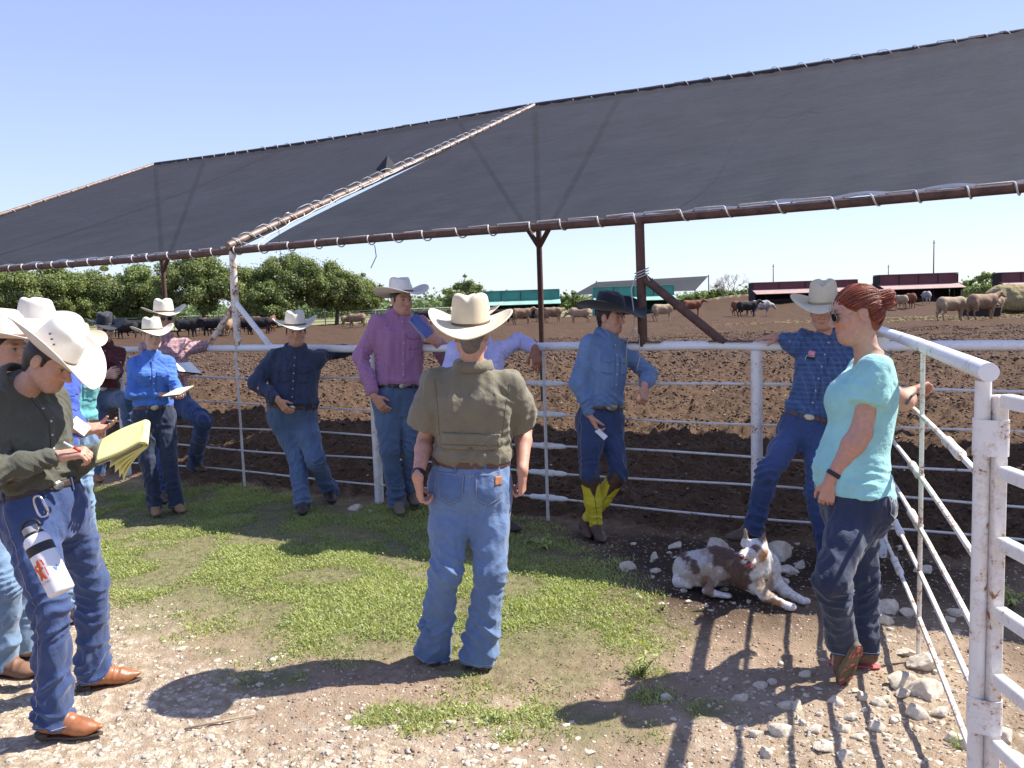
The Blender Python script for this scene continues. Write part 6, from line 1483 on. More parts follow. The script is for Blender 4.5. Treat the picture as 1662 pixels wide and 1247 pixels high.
# bare branched shrub
root = thing('bare_shrub', 'leafless grey shrub between far canopy and first red shed', 'shrub', W(1180, 500, 100) * V3(1, 1, 0)); mb = MB(); r = np.random.default_rng(4); b0 = W(1185, 486, 100)
def br(p, d, Ln, rad, lev):
    q = p + d * Ln; mb.tube([p, (p + q) / 2 + r.normal(0, .06, 3) * Ln, q], [rad, rad * .8, rad * .6], 5)
    if lev > 0:
        for _ in range(3): br(q, nrm(d + r.normal(0, .55, 3) * V3(1, .6, .6)), Ln * r.uniform(.6, .85), rad * .6, lev - 1)
for k_ in range(4): br(b0 + V3(r.uniform(-.5, .5), 0, -.3), nrm(V3(r.uniform(-.9, .9), 0, 1)), 1.1, .07, 4)
mb.obj('branches', mat('grey_branches', (.30, .26, .22), .9), root, True)
# ---- sheds
def shed(label, name, x0, x1, topy, basey, Y, cf, ca, ci, slope=1.0, wallR=True, cat='shed'):
    a, b = W(x0, basey, Y), W(x1, basey, Y); wd = b[0] - a[0]; zb = gz1((a[0] + b[0]) / 2, Y) ; top = W((x0 + x1) / 2, topy, Y)[2]; Hh = top - zb
    root = thing(name, label, cat, V3((a[0] + b[0]) / 2, Y, zb), None); cx = (a[0] + b[0]) / 2; dp = 2.6; B = lambda x, y, z: V3(cx + x, Y + y, zb + z)
    m = MB(); m.box(B(0, 1.5, Hh * .80), (wd, 1.4, Hh * .36), bevel=.03); autosmooth(m.obj('bin', cf, root), 30)
    m = MB(); m.box(B(0, 1.5, Hh * .995), (wd + .15, 1.55, .06)); m.obj('roof', ca, root)
    for j in (-.25, 0, .25):
        m = MB(); m.box(B(wd * j, .785, Hh * .80), (.07, .04, Hh * .36)); m.obj('rib', ci, root)
    m = MB(); e = V3(0, 1.4, Hh * .20); m.box(B(0, .10, Hh * .56), (wd + .2, 1.75, .05), (V3(1, 0, 0), nrm(V3(0, 1.5, .45)), nrm(V3(0, -.45, 1.5)))); m.obj('awning', ca, root)
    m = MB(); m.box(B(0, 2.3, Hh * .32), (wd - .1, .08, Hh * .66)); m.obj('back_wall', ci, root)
    for s in (-1, 1):
        V = [B(s * (wd / 2), -.0, 0), B(s * (wd / 2), 2.25, 0), B(s * (wd / 2), 2.25, Hh * .97), B(s * (wd / 2), .75, Hh * .97), B(s * (wd / 2), .75, Hh * .6), B(s * (wd / 2), -.2, Hh * .46)]
        V2 = [v + V3(s * .07, 0, 0) for v in V]; n_ = len(V)
        MB().add(V + V2, [tuple(range(n_)), tuple(range(n_, 2 * n_))[::-1]] + [(i, n_ + i, n_ + (i + 1) % n_, (i + 1) % n_) for i in range(n_)]).obj('end_wall', cf if wallR else ci, root)
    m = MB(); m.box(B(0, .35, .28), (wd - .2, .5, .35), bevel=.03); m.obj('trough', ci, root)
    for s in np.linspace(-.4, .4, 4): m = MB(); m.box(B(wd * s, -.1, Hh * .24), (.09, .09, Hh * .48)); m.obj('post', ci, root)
TEAL = mat('teal_paint', (.06, .30, .24), .6, vs=.8, c2=(.045, .20, .165), bmp=.1); TEALL = mat('pale_teal_paint', (.30, .52, .42), .6, vs=.8, bmp=.1)
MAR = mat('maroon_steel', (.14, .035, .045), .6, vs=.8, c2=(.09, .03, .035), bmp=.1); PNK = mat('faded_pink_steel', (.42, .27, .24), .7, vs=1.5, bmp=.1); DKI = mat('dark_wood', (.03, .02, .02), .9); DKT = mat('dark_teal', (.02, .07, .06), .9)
shed('green feed shed behind the thin rusty post, cattle standing in front', 'feed_shed', 783, 909, 471, 516, 90, TEAL, TEALL, DKT)
shed('green feed shed behind the man in the denim shirt', 'feed_shed', 966, 1096, 464, 513, 88, TEAL, TEALL, DKT)
shed('first dark red feed shed from the left, behind the straw hat', 'feed_shed', 1226, 1396, 456, 503, 86, MAR, PNK, DKI, wallR=False)
shed('dark red feed shed right of the red haired woman with cattle under it', 'feed_shed', 1433, 1560, 444, 498, 84, MAR, PNK, DKI, wallR=False)
shed('dark red feed shed cut off by the right edge', 'feed_shed', 1632, 1760, 440, 492, 82, MAR, PNK, DKI, wallR=False)
# far shade canopy
root = thing('shade_canopy', 'far grey shade canopy on thin posts behind a green feed shed', 'canopy', W(1040, 500, 110) * V3(1, 1, 0)); p = [W(930, 479, 108), W(1128, 472, 108), W(1150, 448, 122), W(968, 458, 122)]
V = []; 
for j in range(9):
    for i in range(17):
        u, v = i / 16, j / 8; q = (p[0] * (1 - u) + p[1] * u) * (1 - v) + (p[3] * (1 - u) + p[2] * u) * v; q = q - V3(0, 0, .35 * math.sin(math.pi * v) * math.sin(math.pi * u)); V.append(q)
mkmesh('shade_cloth', V, [(j * 17 + i, j * 17 + i + 1, (j + 1) * 17 + i + 1, (j + 1) * 17 + i) for j in range(8) for i in range(16)], mcl, root)
for q in p + [(p[0] + p[1]) / 2, (p[2] + p[3]) / 2]: MB().tube([V3(q[0], q[1], -.2), q + V3(0, 0, .15)], .07, 6).obj('post', DKI, root)
# far white pipe fence in front of the trees
A0, A1 = W(-200, 522, 84), W(740, 514, 100); A0[2] = A1[2] = 0
ff = thing('pipe_panel_fence', 'white pipe panel fence along the foot of the trees', 'fence', (A0 + A1) / 2); dF = A1 - A0; WF = mat('far_white_pipe', (.62, .62, .60), .6, bmp=0)
for z in (.35, .65, .95, 1.25, 1.5): MB().tube([A0 + V3(0, 0, z), A1 + V3(0, 0, z)], .035 if z < 1.4 else .05, 6).obj('rail', WF, ff)
for i in range(32): q = A0 + dF * i / 31; MB().tube([q, q + V3(0, 0, 1.6)], .06, 6).obj('post', WF, ff)
A0, A1 = W(1560, 500, 62), W(1720, 500, 56); A0[2] = gz1(A0[0], 62); A1[2] = gz1(A1[0], 56)
gf = thing('pipe_panel_fence', 'thin grey pipe panel beside the hay bale at the right edge', 'fence', (A0 + A1) / 2)
for z in (.5, 1.5): MB().tube([A0 + V3(0, 0, z), A1 + V3(0, 0, z)], .035, 6).obj('rail', RUST2, gf)
for i in range(4): q = A0 + (A1 - A0) * i / 3; MB().tube([q, q + V3(0, 0, 1.7)], .05, 6).obj('post', RUST2, gf)
# utility poles
for px, ty, Y, lab in ((1516, 390, 150, 'tallest utility pole rising above the second red shed'), (1442, 430, 190, 'short utility pole at the left end of the second red shed'), (1255, 429, 180, 'utility pole above the first red shed')):
    t_ = W(px, ty, Y); q = V3(t_[0], Y, 0); ut = thing('utility_pole', lab, 'pole', q, 'utility poles on the skyline')
    MB().tube([q, V3(t_[0], Y, t_[2])], [.13, .09], 8).obj('shaft', BARK, ut, True); MB().box(V3(t_[0], Y, t_[2] - .5), (.5, .10, .10)).obj('crossarm', BARK, ut)
# hay bale and feeder
c = W(1652, 492, 55); g0 = gz1(c[0], 55); HAY = mat('hay', (.42, .34, .17), .95, vs=8, bmp=1.0, bs_=20, bd=.08, c2=(.24, .19, .09))
B = SDF(); B.cap(V3(c[0] - 1.0, 55.3, g0 + .95), V3(c[0] + 1.6, 55.0, g0 + .95), .98, None, .05)
V, Q = B.mesh(.06); V = V + vnormals(V, Q) * (.10 * fbm(V, 2.2, 4, 3))[:, None]; tag(mkmesh('hay_bale', V, Q, HAY, None, origin=(c[0], 55, g0)), 'round hay bale at the right picture edge', 'hay bale')
c2 = W(1592, 503, 50); g1 = gz1(c2[0], 50); rf = thing('bale_feeder', 'low dark feeder with loose hay in front of the pale cows at right', 'feeder', V3(c2[0], 50, g1))
MB().box(V3(c2[0], 50, g1 + .30), (2.0, .8, .55), bevel=.04).obj('tub', DKI, rf)
V, Q, rn, kk = scatter_leaves(np.array([[c2[0] + x, 50 + .2 * math.sin(x * 3), g1 + .62] for x in np.linspace(-.9, .9, 8)]), np.full(8, .3), 1500, .08, 3, squash=.5); tag(mkmesh('hay', V, Q, HAY, rf, False, attrs=dict(rnd=rn)), kind='stuff')
V = []; r = np.random.default_rng(6); n = 9000; xs = r.normal(c2[0], 6.5, n); ys = r.normal(50.5, 1.5, n); zs = ground_z(xs, ys) + .02; a = r.uniform(0, 6.28, n); dx = np.cos(a) * .10; dy = np.sin(a) * .10
V = np.stack([np.stack([xs - dx, ys - dy, zs], 1), np.stack([xs + dx, ys + dy, zs + .03], 1), np.stack([xs + dy * .25, ys - dx * .25, zs + .03], 1)], 1).reshape(-1, 3)
tag(mkmesh('loose_hay', V, np.arange(3 * n).reshape(-1, 3), HAY, None, False), 'loose hay trampled around the bale at right', 'hay', kind='stuff')
# ---- cattle
def cow_mesh(name, m, head='up', seed=0, calf=1.0):
    B = SDF(); s = calf
    B.cap((-.62, 0, 1.02), (.45, 0, 1.00), .36, .37, .1, flat=((0, 1, 0), .78)); B.ell((-.05, 0, .90), (.62, .30, .34), None, .1); B.ell((-.72, 0, 1.08), (.24, .22, .26), None, .1); B.ell((.52, 0, 1.02), (.26, .24, .34), None, .1)
    if head == 'up': B.cap((.6, 0, 1.12), (1.0, 0, 1.36), .22, .15, .08); B.cap((1.02, 0, 1.38), (1.36, 0, 1.20), .125, .075, .06); hx = (1.02, 1.42)
    elif head == 'low': B.cap((.6, 0, 1.05), (1.02, 0, .92), .22, .15, .08); B.cap((1.04, 0, .92), (1.32, 0, .62), .12, .075, .06); hx = (1.02, .98)
    else: B.cap((.6, 0, 1.08), (.92, .28, 1.22), .21, .15, .08); B.cap((.92, .3, 1.24), (1.02, .62, 1.08), .12, .075, .06); hx = (.92, 1.3)
    for q in (-1, 1):
        y0 = .3 if head == 'side' else 0; B.cap((hx[0], y0 + q * .08, hx[1]), (hx[0] - .04, y0 + q * .26, hx[1] - .02), .04, .03, .03)
        B.cap((.48, q * .15, .85), (.50 + .05 * q, q * .15, .42), .13, .065, .06); B.cap((.50 + .05 * q, q * .15, .42), (.48 + .08 * q, q * .15, .06), .058, .042, .02); B.ell((.50 + .08 * q, q * .15, .05), (.07, .055, .05), None, .02)
        B.cap((-.70, q * .15, .92), (-.62 - .08 * q, q * .16, .55), .18, .09, .08); B.cap((-.62 - .08 * q, q * .16, .55), (-.80 - .07 * q, q * .16, .42), .075, .055, .04); B.cap((-.80 - .07 * q, q * .16, .42), (-.72 - .08 * q, q * .16, .06), .055, .042, .02); B.ell((-.70 - .08 * q, q * .16, .05), (.07, .055, .05), None, .02)
    B.cap((-.93, 0, 1.20), (-1.0, 0, .62), .035, .025, .03); B.ell((-1.0, 0, .55), (.04, .04, .1), None, .02)
    V, Q = B.mesh(.03); V = relax(V, Q, 1); V = V * s; Nn = vnormals(V, Q); V = V + Nn * (.02 * fbm(V, 3, seed, 2))[:, None]
    return V, Q
def hide(name, c, c2, sc=1.6): return mat(name, c, .85, vs=sc, c2=c2, bmp=.2, bs_=30)
HID = dict(cream=hide('cream_hide', (.42, .31, .20), (.28, .19, .12)), tan=hide('tan_hide', (.34, .22, .13), (.17, .10, .06)), black=hide('black_hide', (.018, .015, .016), (.010, .009, .010)), red=hide('red_hide', (.23, .085, .04), (.12, .045, .025)), bw=hide('black_white_hide', (.55, .52, .48), (.02, .018, .018), 2.2))
CM = {}
for hd_ in ('up', 'low', 'side'):
    V, Q = cow_mesh('c', None, hd_, 3)
    for k_, m in HID.items():
        me_o = mkmesh('cow', V, Q, m); CM[(k_, hd_)] = me_o.data; bpy.data.objects.remove(me_o)
CG = 'cattle standing around the far pen'
def cow(px, py, Y, yaw, kind, head='up', sc=1.0, label=''):
    p_ = G(px, py); Y = Y or p_[1]; c = W(px, py, Y); o = bpy.data.objects.new('cow', CM[(kind, head)]); SC.collection.objects.link(o)
    o.location = (c[0], Y, gz1(c[0], Y) - .02); o.rotation_euler = (0, 0, math.radians(yaw)); o.scale = (sc * random.uniform(.97, 1.03),) * 3; tag(o, label, 'cow', CG)
for a_ in [(848, 517, 70, 5, 'tan', 'up', .95, 'tan cow facing right in front of the left green shed'), (898, 516, 71, -8, 'tan', 'side', .95, 'tan cow left of the thin rusty post'), (884, 515, 74, 10, 'cream', 'up', .9, 'pale cow behind the thin rusty post'),
    (812, 516, 74, 170, 'black', 'low', .95, 'black cow in the shade at left end of the green shed'), (828, 517, 76, 20, 'black', 'up', .9, 'black cow just right of the cream hat'), (940, 515, 68, 178, 'cream', 'low', 1.0, 'cream cow between the two green sheds'),
    (990, 514, 75, 5, 'cream', 'up', .95, 'cream cow behind the black cowboy hat'), (1077, 511, 66, 8, 'cream', 'up', .95, 'cream cow at right end of the second green shed'), (1124, 511, 74, 4, 'red', 'up', 1.0, 'red brown cow standing under the slanting brace'), (1020, 513, 78, 170, 'black', 'low', .95, 'black cow under the second green shed'),
    (1214, 510, 68, 3, 'black', 'up', .95, 'black cow left of the first red shed'), (1204, 509, 71, -12, 'red', 'low', .9, 'red cow behind the black cow by the first red shed'), (1236, 509, 70, 6, 'bw', 'low', .95, 'black and white cow by the first red shed'),
    (1462, 495, 72, 92, 'cream', 'low', .95, 'pale cow seen end on under the second red shed'), (1477, 495, 73, 85, 'red', 'low', .95, 'red cow seen end on beside the pale one'), (1503, 494, 79, 80, 'bw', 'low', .9, 'white faced cow in the dark of the second red shed'),
    (1546, 512, 47, 8, 'cream', 'low', 1.02, 'big cream cow left of the feeder at right'), (1596, 514, 46, 12, 'tan', 'up', 1.04, 'big tan cow eating by the hay bale'), (1612, 509, 52, 20, 'cream', 'side', .98, 'cream cow turned towards us by the bale')]:
    cow(a_[0], a_[1], a_[2], a_[3], a_[4], a_[5], a_[6], a_[7])
cow(205, 543, 66, 178, 'black', 'low', 1.0, 'black cow left of the straw hat of the woman in blue'); cow(180, 541, 70, 5, 'black', 'up', 1.0, 'black cow above the black cowboy hat'); cow(222, 540, 72, 8, 'black', 'side', 1.0, 'black cow right behind the blue shirt woman')
for j, (px, kd, hd_, yw, lab) in enumerate([(305, 'black', 'up', 5, 'black cow at the left of the herd under the trees'), (318, 'black', 'low', 170, 'second black cow of the herd under the trees'), (332, 'tan', 'side', 95, 'tan cow among the black cows under the trees'), (345, 'black', 'up', 175, 'black cow left of the rusty slanting brace'), (358, 'red', 'low', 10, 'red cow behind the rusty slanting brace'), (372, 'tan', 'up', 90, 'tan cow behind the white braced post'), (395, 'black', 'low', 5, 'black cow inside the inverted V of the braces'), (408, 'red', 'up', 175, 'red cow left of the navy shirt man'), (424, 'black', 'low', 12, 'black cow right of the white brace'), (443, 'red', 'up', 100, 'red cow just above the navy shirt man')]):
    cow(px, 539 - j * .4, 63 + (j * 7 % 5) * 2.2, yw, kd, hd_, 1.0, lab)
cow(578, 524, 78, 178, 'tan', 'low', .95, 'tan cow between the hats of navy and purple shirt men'); cow(566, 523, 82, 20, 'tan', 'low', .8, 'pale calf by the far fence'); cow(687, 519, 78, 185, 'black', 'low', .95, 'black cow above the blue spiral notebook')
# small pipe panel piece
# ============================================================ GROUND COVER AND STONES
GRM = leafmat('grass_leaves', (.46, .49, .20), (.22, .27, .08), .35)
r = np.random.default_rng(12)
def on_zone(n, x0, x1, y0, y1, key, thr=.2, pw=1.0):
    X = r.uniform(x0, x1, n); Y = r.uniform(y0, y1, n); M_ = masks(X, Y); k = (M_[key] > thr) & (r.random(n) < M_[key] ** pw); X, Y = X[k], Y[k]
    return X, Y, ground_z(X, Y)
X, Y, Z = on_zone(520000, -5.5, 2.2, 2.6, 8.8, 'grass', .12, 1.2)
pn = fbm(np.stack([X, Y, 0 * X], 1), 3.3, 71, 3); k = r.random(len(X)) < np.clip(.68 + pn * 1.4, .08, 1); X, Y, Z = X[k], Y[k], Z[k]; pn = pn[k]
n = len(X); a = r.uniform(0, 6.28, n); h = r.uniform(.008, .026, n) * (1 + .6 * np.clip(pn, -.5, 1)); lean = r.uniform(.2, 1.1, n) * h; w_ = r.uniform(.0016, .0042, n)
dx, dy = np.cos(a), np.sin(a)
V = np.stack([np.stack([X - dy * w_, Y + dx * w_, Z - .003], 1), np.stack([X + dy * w_, Y - dx * w_, Z - .003], 1), np.stack([X + dx * lean * .5 + dy * w_ * .8, Y + dy * lean * .5 - dx * w_ * .8, Z + h * .65], 1), np.stack([X + dx * lean, Y + dy * lean, Z + h], 1)], 1).reshape(-1, 3)
rn = np.clip(r.random(n) * .7 + .15 + pn * .35, 0, 1)
tag(mkmesh('grass', V, np.arange(4 * n).reshape(-1, 4), GRM, None, False, attrs=dict(rnd=np.repeat(rn, 4))), 'short weedy green grass where the people stand', 'grass', kind='stuff')
# small round leaves low in the grass
k = r.random(n) < .55; X_, Y_, Z_, R_ = X[k], Y[k], Z[k], rn[k]; m = len(X_); a = r.uniform(0, 6.28, m); s_ = r.uniform(.0025, .0065, m); zz = Z_ + r.uniform(.004, .026, m); t1, t2 = r.normal(0, .5, m), r.normal(0, .5, m)
X_ = X_ + r.normal(0, .02, m); Y_ = Y_ + r.normal(0, .02, m)
cv = lambda u, v: np.stack([X_ + s_ * (u * np.cos(a) - v * np.sin(a)), Y_ + s_ * (u * np.sin(a) + v * np.cos(a)), zz + s_ * (u * t1 + v * t2)], 1)
V = np.stack([cv(-1, -.6), cv(.3, -1), cv(1, .5), cv(-.3, 1)], 1).reshape(-1, 3)
tag(mkmesh('clover', V, np.arange(4 * m).reshape(-1, 4), leafmat('clover_leaves', (.44, .46, .21), (.19, .24, .075), .3), None, False, attrs=dict(rnd=np.repeat(np.clip(R_ + r.normal(0, .15, m), 0, 1), 4))), 'tiny round leaves of clover mixed into the grass', 'clover', kind='stuff')
# thin dry weeds growing through the gravel
X, Y, Z = on_zone(60000, -3.5, 2.6, 2.3, 5.4, 'gravel', .1, 1.0); pn = fbm(np.stack([X, Y, 0 * X], 1), 2.6, 91, 4); k = r.random(len(X)) < np.clip(pn * 1.4 - .1, 0, .8); X, Y, Z = X[k], Y[k], Z[k]; n = len(X)
a = r.uniform(0, 6.28, n); h = r.uniform(.005, .016, n); dx, dy = np.cos(a), np.sin(a); w_ = .0022
V = np.stack([np.stack([X - dy * w_, Y + dx * w_, Z - .002], 1), np.stack([X + dy * w_, Y - dx * w_, Z - .002], 1), np.stack([X + dx * h, Y + dy * h, Z + h], 1)], 1).reshape(-1, 3)
tag(mkmesh('dry_weeds', V, np.arange(3 * n).reshape(-1, 3), leafmat('dry_weed_leaves', (.36, .33, .17), (.20, .19, .09)), None, False, attrs=dict(rnd=np.repeat(r.random(n), 3))), 'thin olive weeds growing through the gravel', 'weeds', kind='stuff')
# broadleaf weeds
def weed(label, px, py, s, seed, lf=0):
    r_ = np.random.default_rng(seed); g = G(px, py); g[2] = gz1(g[0], g[1]); root = thing('weed', label, 'weed', g, 'broad leaved weeds')
    mb = MB(); V = []; Fc = []; rn = []
    for i in range(7):
        d = nrm(V3(r_.normal(0, .8), r_.normal(0, .8), 1.2)); Ln = s * r_.uniform(.5, 1); pts = [g, g + d * Ln * .5, g + d * Ln + V3(0, 0, -.1 * Ln)]; mb.tube(pts, [.0035, .003, .0015], 5)
        for j in range(11):
            t = r_.uniform(.25, 1); p = g + d * Ln * t; o = nrm(V3(*r_.normal(size=3)) + V3(0, 0, .5)); o = nrm(o - d * (o @ d) * .6); w_ = nrm(np.cross(o, d)) ; ll = s * r_.uniform(.16, .30); k0 = len(V)
            V += [p, p + o * ll * .5 + w_ * ll * .20, p + o * ll - V3(0, 0, ll * .15), p + o * ll * .5 - w_ * ll * .20]; Fc.append((k0, k0 + 1, k0 + 2, k0 + 3)); rn += [r_.uniform(.5, 1)] * 4
    mb.obj('stems', GRM, root, True); mkmesh('leaves', V, Fc, GRM, root, False, attrs=dict(rnd=rn))
weed('leafy weed beside the yellow boots at the fence', 884, 892, .17, 1); weed('leafy weed growing in the shade right of main grass patch', 1040, 1098, .16, 2); weed('low weed left of the leafy one near the fence', 858, 880, .10, 3); weed('small weed by the fence post behind the navy shirt man', 385, 800, .10, 4); weed('weed at the gate side of the fence near right edge', 1640, 985, .14, 5); weed('tiny weed on the dirt left of the shadow lines', 1075, 990, .06, 6)
weed('weed at the bottom of the gate post', 1560, 1215, .08, 8); weed('weed clump in front of the grass near the bottom', 800, 1175, .07, 9)
# dirt clods inside the pen (countless)
def blobs(n, X, Y, Z, size, seed, flat=.6):
    rr_ = np.random.default_rng(seed); ico = np.array([(0, 0, 1), (.894, 0, .447), (.276, .851, .447), (-.724, .526, .447), (-.724, -.526, .447), (.276, -.851, .447), (.724, .526, -.447), (-.276, .851, -.447), (-.894, 0, -.447), (-.276, -.851, -.447), (.724, -.526, -.447), (0, 0, -1)])
    fi = np.array([(0, 1, 2), (0, 2, 3), (0, 3, 4), (0, 4, 5), (0, 5, 1), (1, 6, 2), (2, 7, 3), (3, 8, 4), (4, 9, 5), (5, 10, 1), (6, 7, 2), (7, 8, 3), (8, 9, 4), (9, 10, 5), (10, 6, 1), (11, 7, 6), (11, 8, 7), (11, 9, 8), (11, 10, 9), (11, 6, 10)])
    V = ico[None] * rr_.uniform(.45, 1.35, (n, 12, 1)); sc = size[:, None] * rr_.uniform(.6, 1.2, (n, 3)) * np.array([1, 1, flat]); V = V * sc[:, None, :]
    a = rr_.uniform(0, 6.28, n); c_, s_ = np.cos(a), np.sin(a); x = V[..., 0] * c_[:, None] - V[..., 1] * s_[:, None]; y = V[..., 0] * s_[:, None] + V[..., 1] * c_[:, None]
    V = np.stack([x + X[:, None], y + Y[:, None], V[..., 2] + Z[:, None]], -1).reshape(-1, 3); Fq = (fi[None] + (np.arange(n) * 12)[:, None, None]).reshape(-1, 3); return V, Fq
n = 110000; yy = 5.0 + 34 * r.random(n) ** 1.4; xx = r.uniform(-.80, .80, n) * (yy + 1); s = (yy - fence_y(xx)); k = s > .15; xx, yy = xx[k], yy[k]; zz = ground_z(xx, yy)
V, Fq = blobs(len(xx), xx, yy, zz + .004, r.uniform(.006, .018, len(xx)) * r.choice([1, 1, 1, 1.7], len(xx)) * (1 + np.clip((yy - 9) / 10, 0, 1.6)), 3, .75)
CLOD = mat('manure_clod', (.165, .105, .07), .95, vs=2.5, c2=(.05, .03, .019), bmp=.6, bs_=70, bd=.01)
tag(mkmesh('dirt_clods', V, Fq, CLOD, None, False), 'clods of dark churned soil covering the cattle pen', 'soil', kind='stuff')
n = 1500; yy = 7 + 40 * r.random(n); xx = r.uniform(-.75, .75, n) * yy; k = (yy - fence_y(xx)) > .4; xx, yy = xx[k], yy[k]
LIME = mat('limestone', (.76, .68, .55), .85, vs=5, c2=(.55, .45, .32), bmp=.6, bs_=45, bd=.008)
V, Fq = blobs(len(xx), xx, yy, ground_z(xx, yy) + .01, r.uniform(.008, .022, len(xx)), 4, .6); tag(mkmesh('pen_pebbles', V, Fq, LIME, None, False), 'pale pebbles dotted through the pen soil', 'gravel', kind='stuff')
# pebbles of the gravel and dirt in front
X, Y, Z = on_zone(17000, -4.5, 2.6, 2.2, 5.2, 'gravel', .25, 1.2); sz_ = r.uniform(.004, .012, len(X)) * r.choice([1, 1, 1.6, 2.2], len(X)); V1, F1 = blobs(len(X), X, Y, Z - sz_ * .12, sz_, 5, .38)
X2 = r.uniform(-1, 3.2, 7000); Y2 = r.uniform(2.3, 6.2, 7000); k = (Y2 < fence_y(X2)) & (masks(X2, Y2)['grass'] < .2) & (r.random(7000) < 1 - .75 * masks(X2, Y2)['moist']); X2, Y2 = X2[k], Y2[k]; V2, F2 = blobs(len(X2), X2, Y2, ground_z(X2, Y2), r.uniform(.003, .010, len(X2)), 6, .6)
PEB = mat('pebble', (.66, .57, .44), .9, vs=14, c2=(.44, .34, .24), bmp=.3, bs_=120)
tag(mkmesh('gravel', np.concatenate([V1, V2]), np.concatenate([F1, F2 + len(V1)]), PEB, None, False), 'small pale gravel strewn over the foreground', 'gravel', kind='stuff')
X3 = r.uniform(-1.2, 3.2, 9000); Y3 = r.uniform(2.3, 6.4, 9000); k = (Y3 < fence_y(X3) + .2) & (masks(X3, Y3)['grass'] < .35); X3, Y3 = X3[k], Y3[k]; V3_, F3 = blobs(len(X3), X3, Y3, ground_z(X3, Y3), r.uniform(.003, .012, len(X3)), 16, .7)
tag(mkmesh('soil_crumbs', V3_, F3, mat('soil_crumb', (.33, .23, .155), .95, vs=6, c2=(.20, .13, .085), bmp=.4), None, False), 'crumbs of reddish soil over the dirt', 'soil', kind='stuff')
# single limestone rocks
RK = []
for s_ in range(8):
    B = SDF(); rr_ = np.random.default_rng(40 + s_); B.ell((0, 0, 0), (1, .72, .55), None, .2); B.ell(rr_.uniform(-.4, .4, 3), (.6, .6, .5), None, .2)
    cuts = [(nrm(rr_.normal(size=3)) * rr_.uniform(.30, .60), None) for _ in range(14)]; cuts = [(c_, c_) for c_, _ in cuts]
    V, Q = B.mesh(.09, extra_cut=cuts); V = V + vnormals(V, Q) * (.035 * fbm(V, 2.5, s_, 3) + .02 * fbm(V, 9, s_, 2))[:, None]; o_ = mkmesh('rock', V, Q, LIME); o_.data.set_sharp_from_angle(angle=.6); RK.append(o_.data); bpy.data.objects.remove(o_)
def rock(px, py, wpx, label, grp=None, flat=1.0):
    g = G(px, py); s = wpx / F * g[1] / 2 * 1.5; o = bpy.data.objects.new('rock', random.choice(RK)); SC.collection.objects.link(o)
    o.location = (g[0], g[1] + s * .3, gz1(g[0], g[1]) + s * .03 * flat); o.rotation_euler = (random.uniform(-.2, .2), random.uniform(-.2, .2), random.uniform(-.4, .4)); o.scale = (s, s * .9, s * random.uniform(.7, 1) * flat); tag(o, label, 'rock', grp)
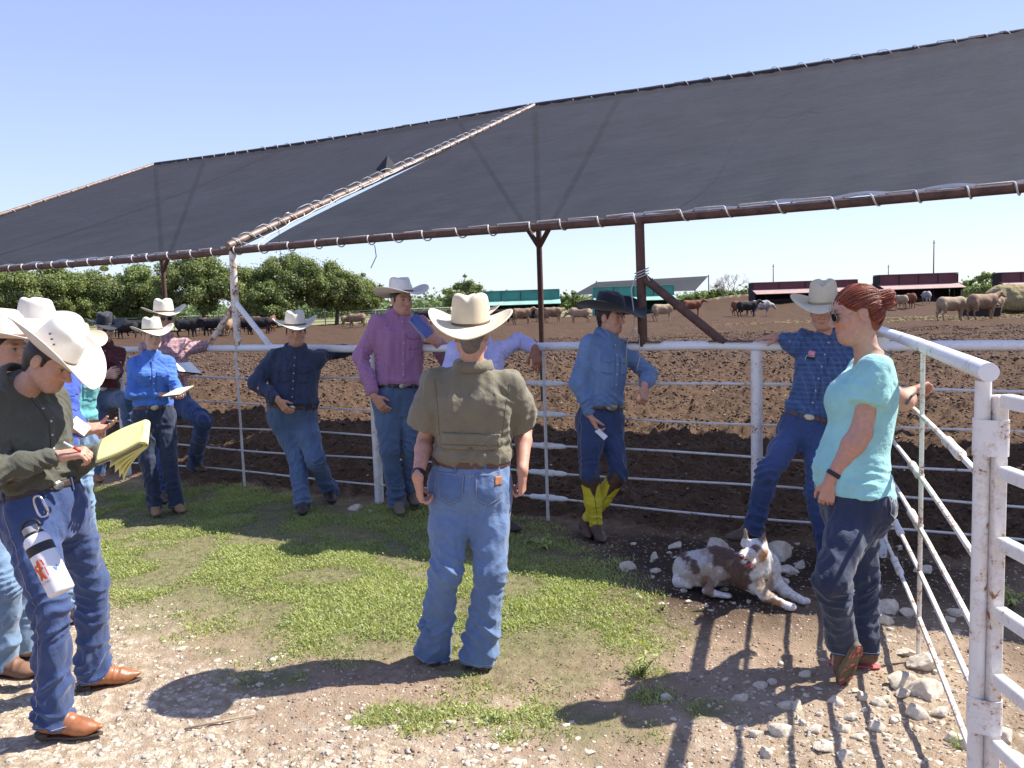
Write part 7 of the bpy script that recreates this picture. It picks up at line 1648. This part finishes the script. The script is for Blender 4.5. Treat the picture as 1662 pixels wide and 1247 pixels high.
for px, py, w__, lab in ((1160, 893, 44, 'pale rock left of the dog by the raised boot'), (1184, 896, 16, 'upright sliver of rock just left of dog ears'), (1268, 908, 66, 'long pale boulder right of the dog head'), (1285, 930, 36, 'flat pale rock right of the dog chest'), (1300, 922, 30, 'angular pale rock near the jeans of the woman'), (1276, 945, 22, 'chunky rock beside the dog front leg'), (1100, 888, 26, 'small pale rock near the fence left of the dog'), (1062, 908, 22, 'small rock between the yellow boots and the dog'), (1022, 925, 28, 'small rock right of the yellow boots'), (1066, 930, 20, 'tiny pale rock in the canopy shade'),
    (1448, 996, 56, 'flat slab rock right of the woman in aqua'), (1475, 1000, 26, 'rock touching the flat slab rock'), (1505, 930, 28, 'rock near the foot of the side fence'), (1462, 892, 22, 'pale rock at the corner post'), (1515, 1090, 52, 'long sloping rock by the side fence'), (1478, 1064, 30, 'rock left of the long sloping rock'), (1476, 1118, 56, 'big pale rock by the gate end of the fence'), (1514, 1138, 68, 'largest light slab near the gate post'), (1486, 1164, 46, 'tan angular rock below the biggest slab'), (1532, 1164, 34, 'white rock right of the tan angular rock'), (1312, 1100, 24, 'rock just behind the shoe of the woman in aqua'), (1402, 1136, 30, 'pale rock in front of the flat shoe'), (1440, 1140, 22, 'small rock beneath the shoe of the woman in aqua'), (1295, 1155, 30, 'rock between two shadow bars near the bottom'), (1275, 1200, 44, 'broad white rock near the bottom'), (1343, 1222, 34, 'pointed white rock at the bottom'), (1245, 1232, 34, 'flat rock at bottom left of the stones'), (1420, 1190, 34, 'pale rock in the middle of bottom stones'), (1550, 1205, 44, 'rock leaning near the base of gate post'), (1635, 1205, 50, 'tan rock right of gate post'), (1650, 1235, 40, 'white rock in the bottom right corner'), (1452, 1172, 24, 'small white rock left of the tan rock'), (1385, 1170, 24, 'white rock on a shadow bar'), (1395, 1205, 22, 'upright rock on a shadow bar'), (1085, 1138, 22, 'flat pale rock in the shadow of the woman'), (1206, 1140, 24, 'pale rock on the dirt near the shadow'), (1255, 1110, 18, 'small white rock in the shadow of the woman'), (578, 828, 26, 'flat pale rock at the feet of the navy shirt man'), (180, 1112, 24, 'pale stone at the heel of the tan boot'), (600, 832, 14, 'small stone right of flat rock by navy shirt man'),
    (1560, 1000, 30, 'rock behind the gate post'), (1590, 1060, 26, 'small rock seen through the gate'), (1150, 955, 16, 'small white stone in front of the dog back leg'), (1113, 952, 20, 'flat white stone left of the dog back foot'), (1060, 940, 12, 'tiny white stone on dark soil')):
    rock(px, py, w__, lab)
LABR = ('pale limestone pebble in the strip of stones at lower right', 'loose stones of the lower right strip'), ('pale limestone pebble lying in the foreground gravel', 'loose stones of foreground gravel'), ('pale stone scattered on the dirt along the fence', 'loose stones along the fence')
for i in range(140):
    px = random.gauss(1390, 110); py = random.uniform(1120, 1250) if random.random() < .6 else random.uniform(1000, 1240)
    if px < 1080 or px > 1575: continue
    rock(px, py, random.choice([6, 8, 8, 10, 14, 26]) * random.uniform(.7, 1.3), *LABR[0])
for i in range(85):
    px = random.uniform(0, 1050); py = random.uniform(1040, 1245) if px < 500 else random.uniform(1170, 1245)
    g = G(px, py); 
    if masks(np.array([g[0]]), np.array([g[1]]))['gravel'][0] < .4: continue
    rock(px, py, random.uniform(8, 22), *LABR[1], flat=.6)
for i in range(50): rock(random.uniform(1000, 1430), random.uniform(880, 990), random.uniform(6, 15), *LABR[2])
# dry stick
g = G(355, 1178); g[2] = gz1(g[0], g[1]) + .006; tag(MB().tube([g + V3(-.13, -.05, .004), g + V3(-.02, -.01, .01), g + V3(.14, .06, .004)], [.005, .006, .003], 7).obj('stick', mat('dry_wood', (.4, .32, .22), .9), None, True, origin=g), 'dry stick lying on the gravel near the hat shadow', 'stick')
# flies are far too small to build; wires between poles
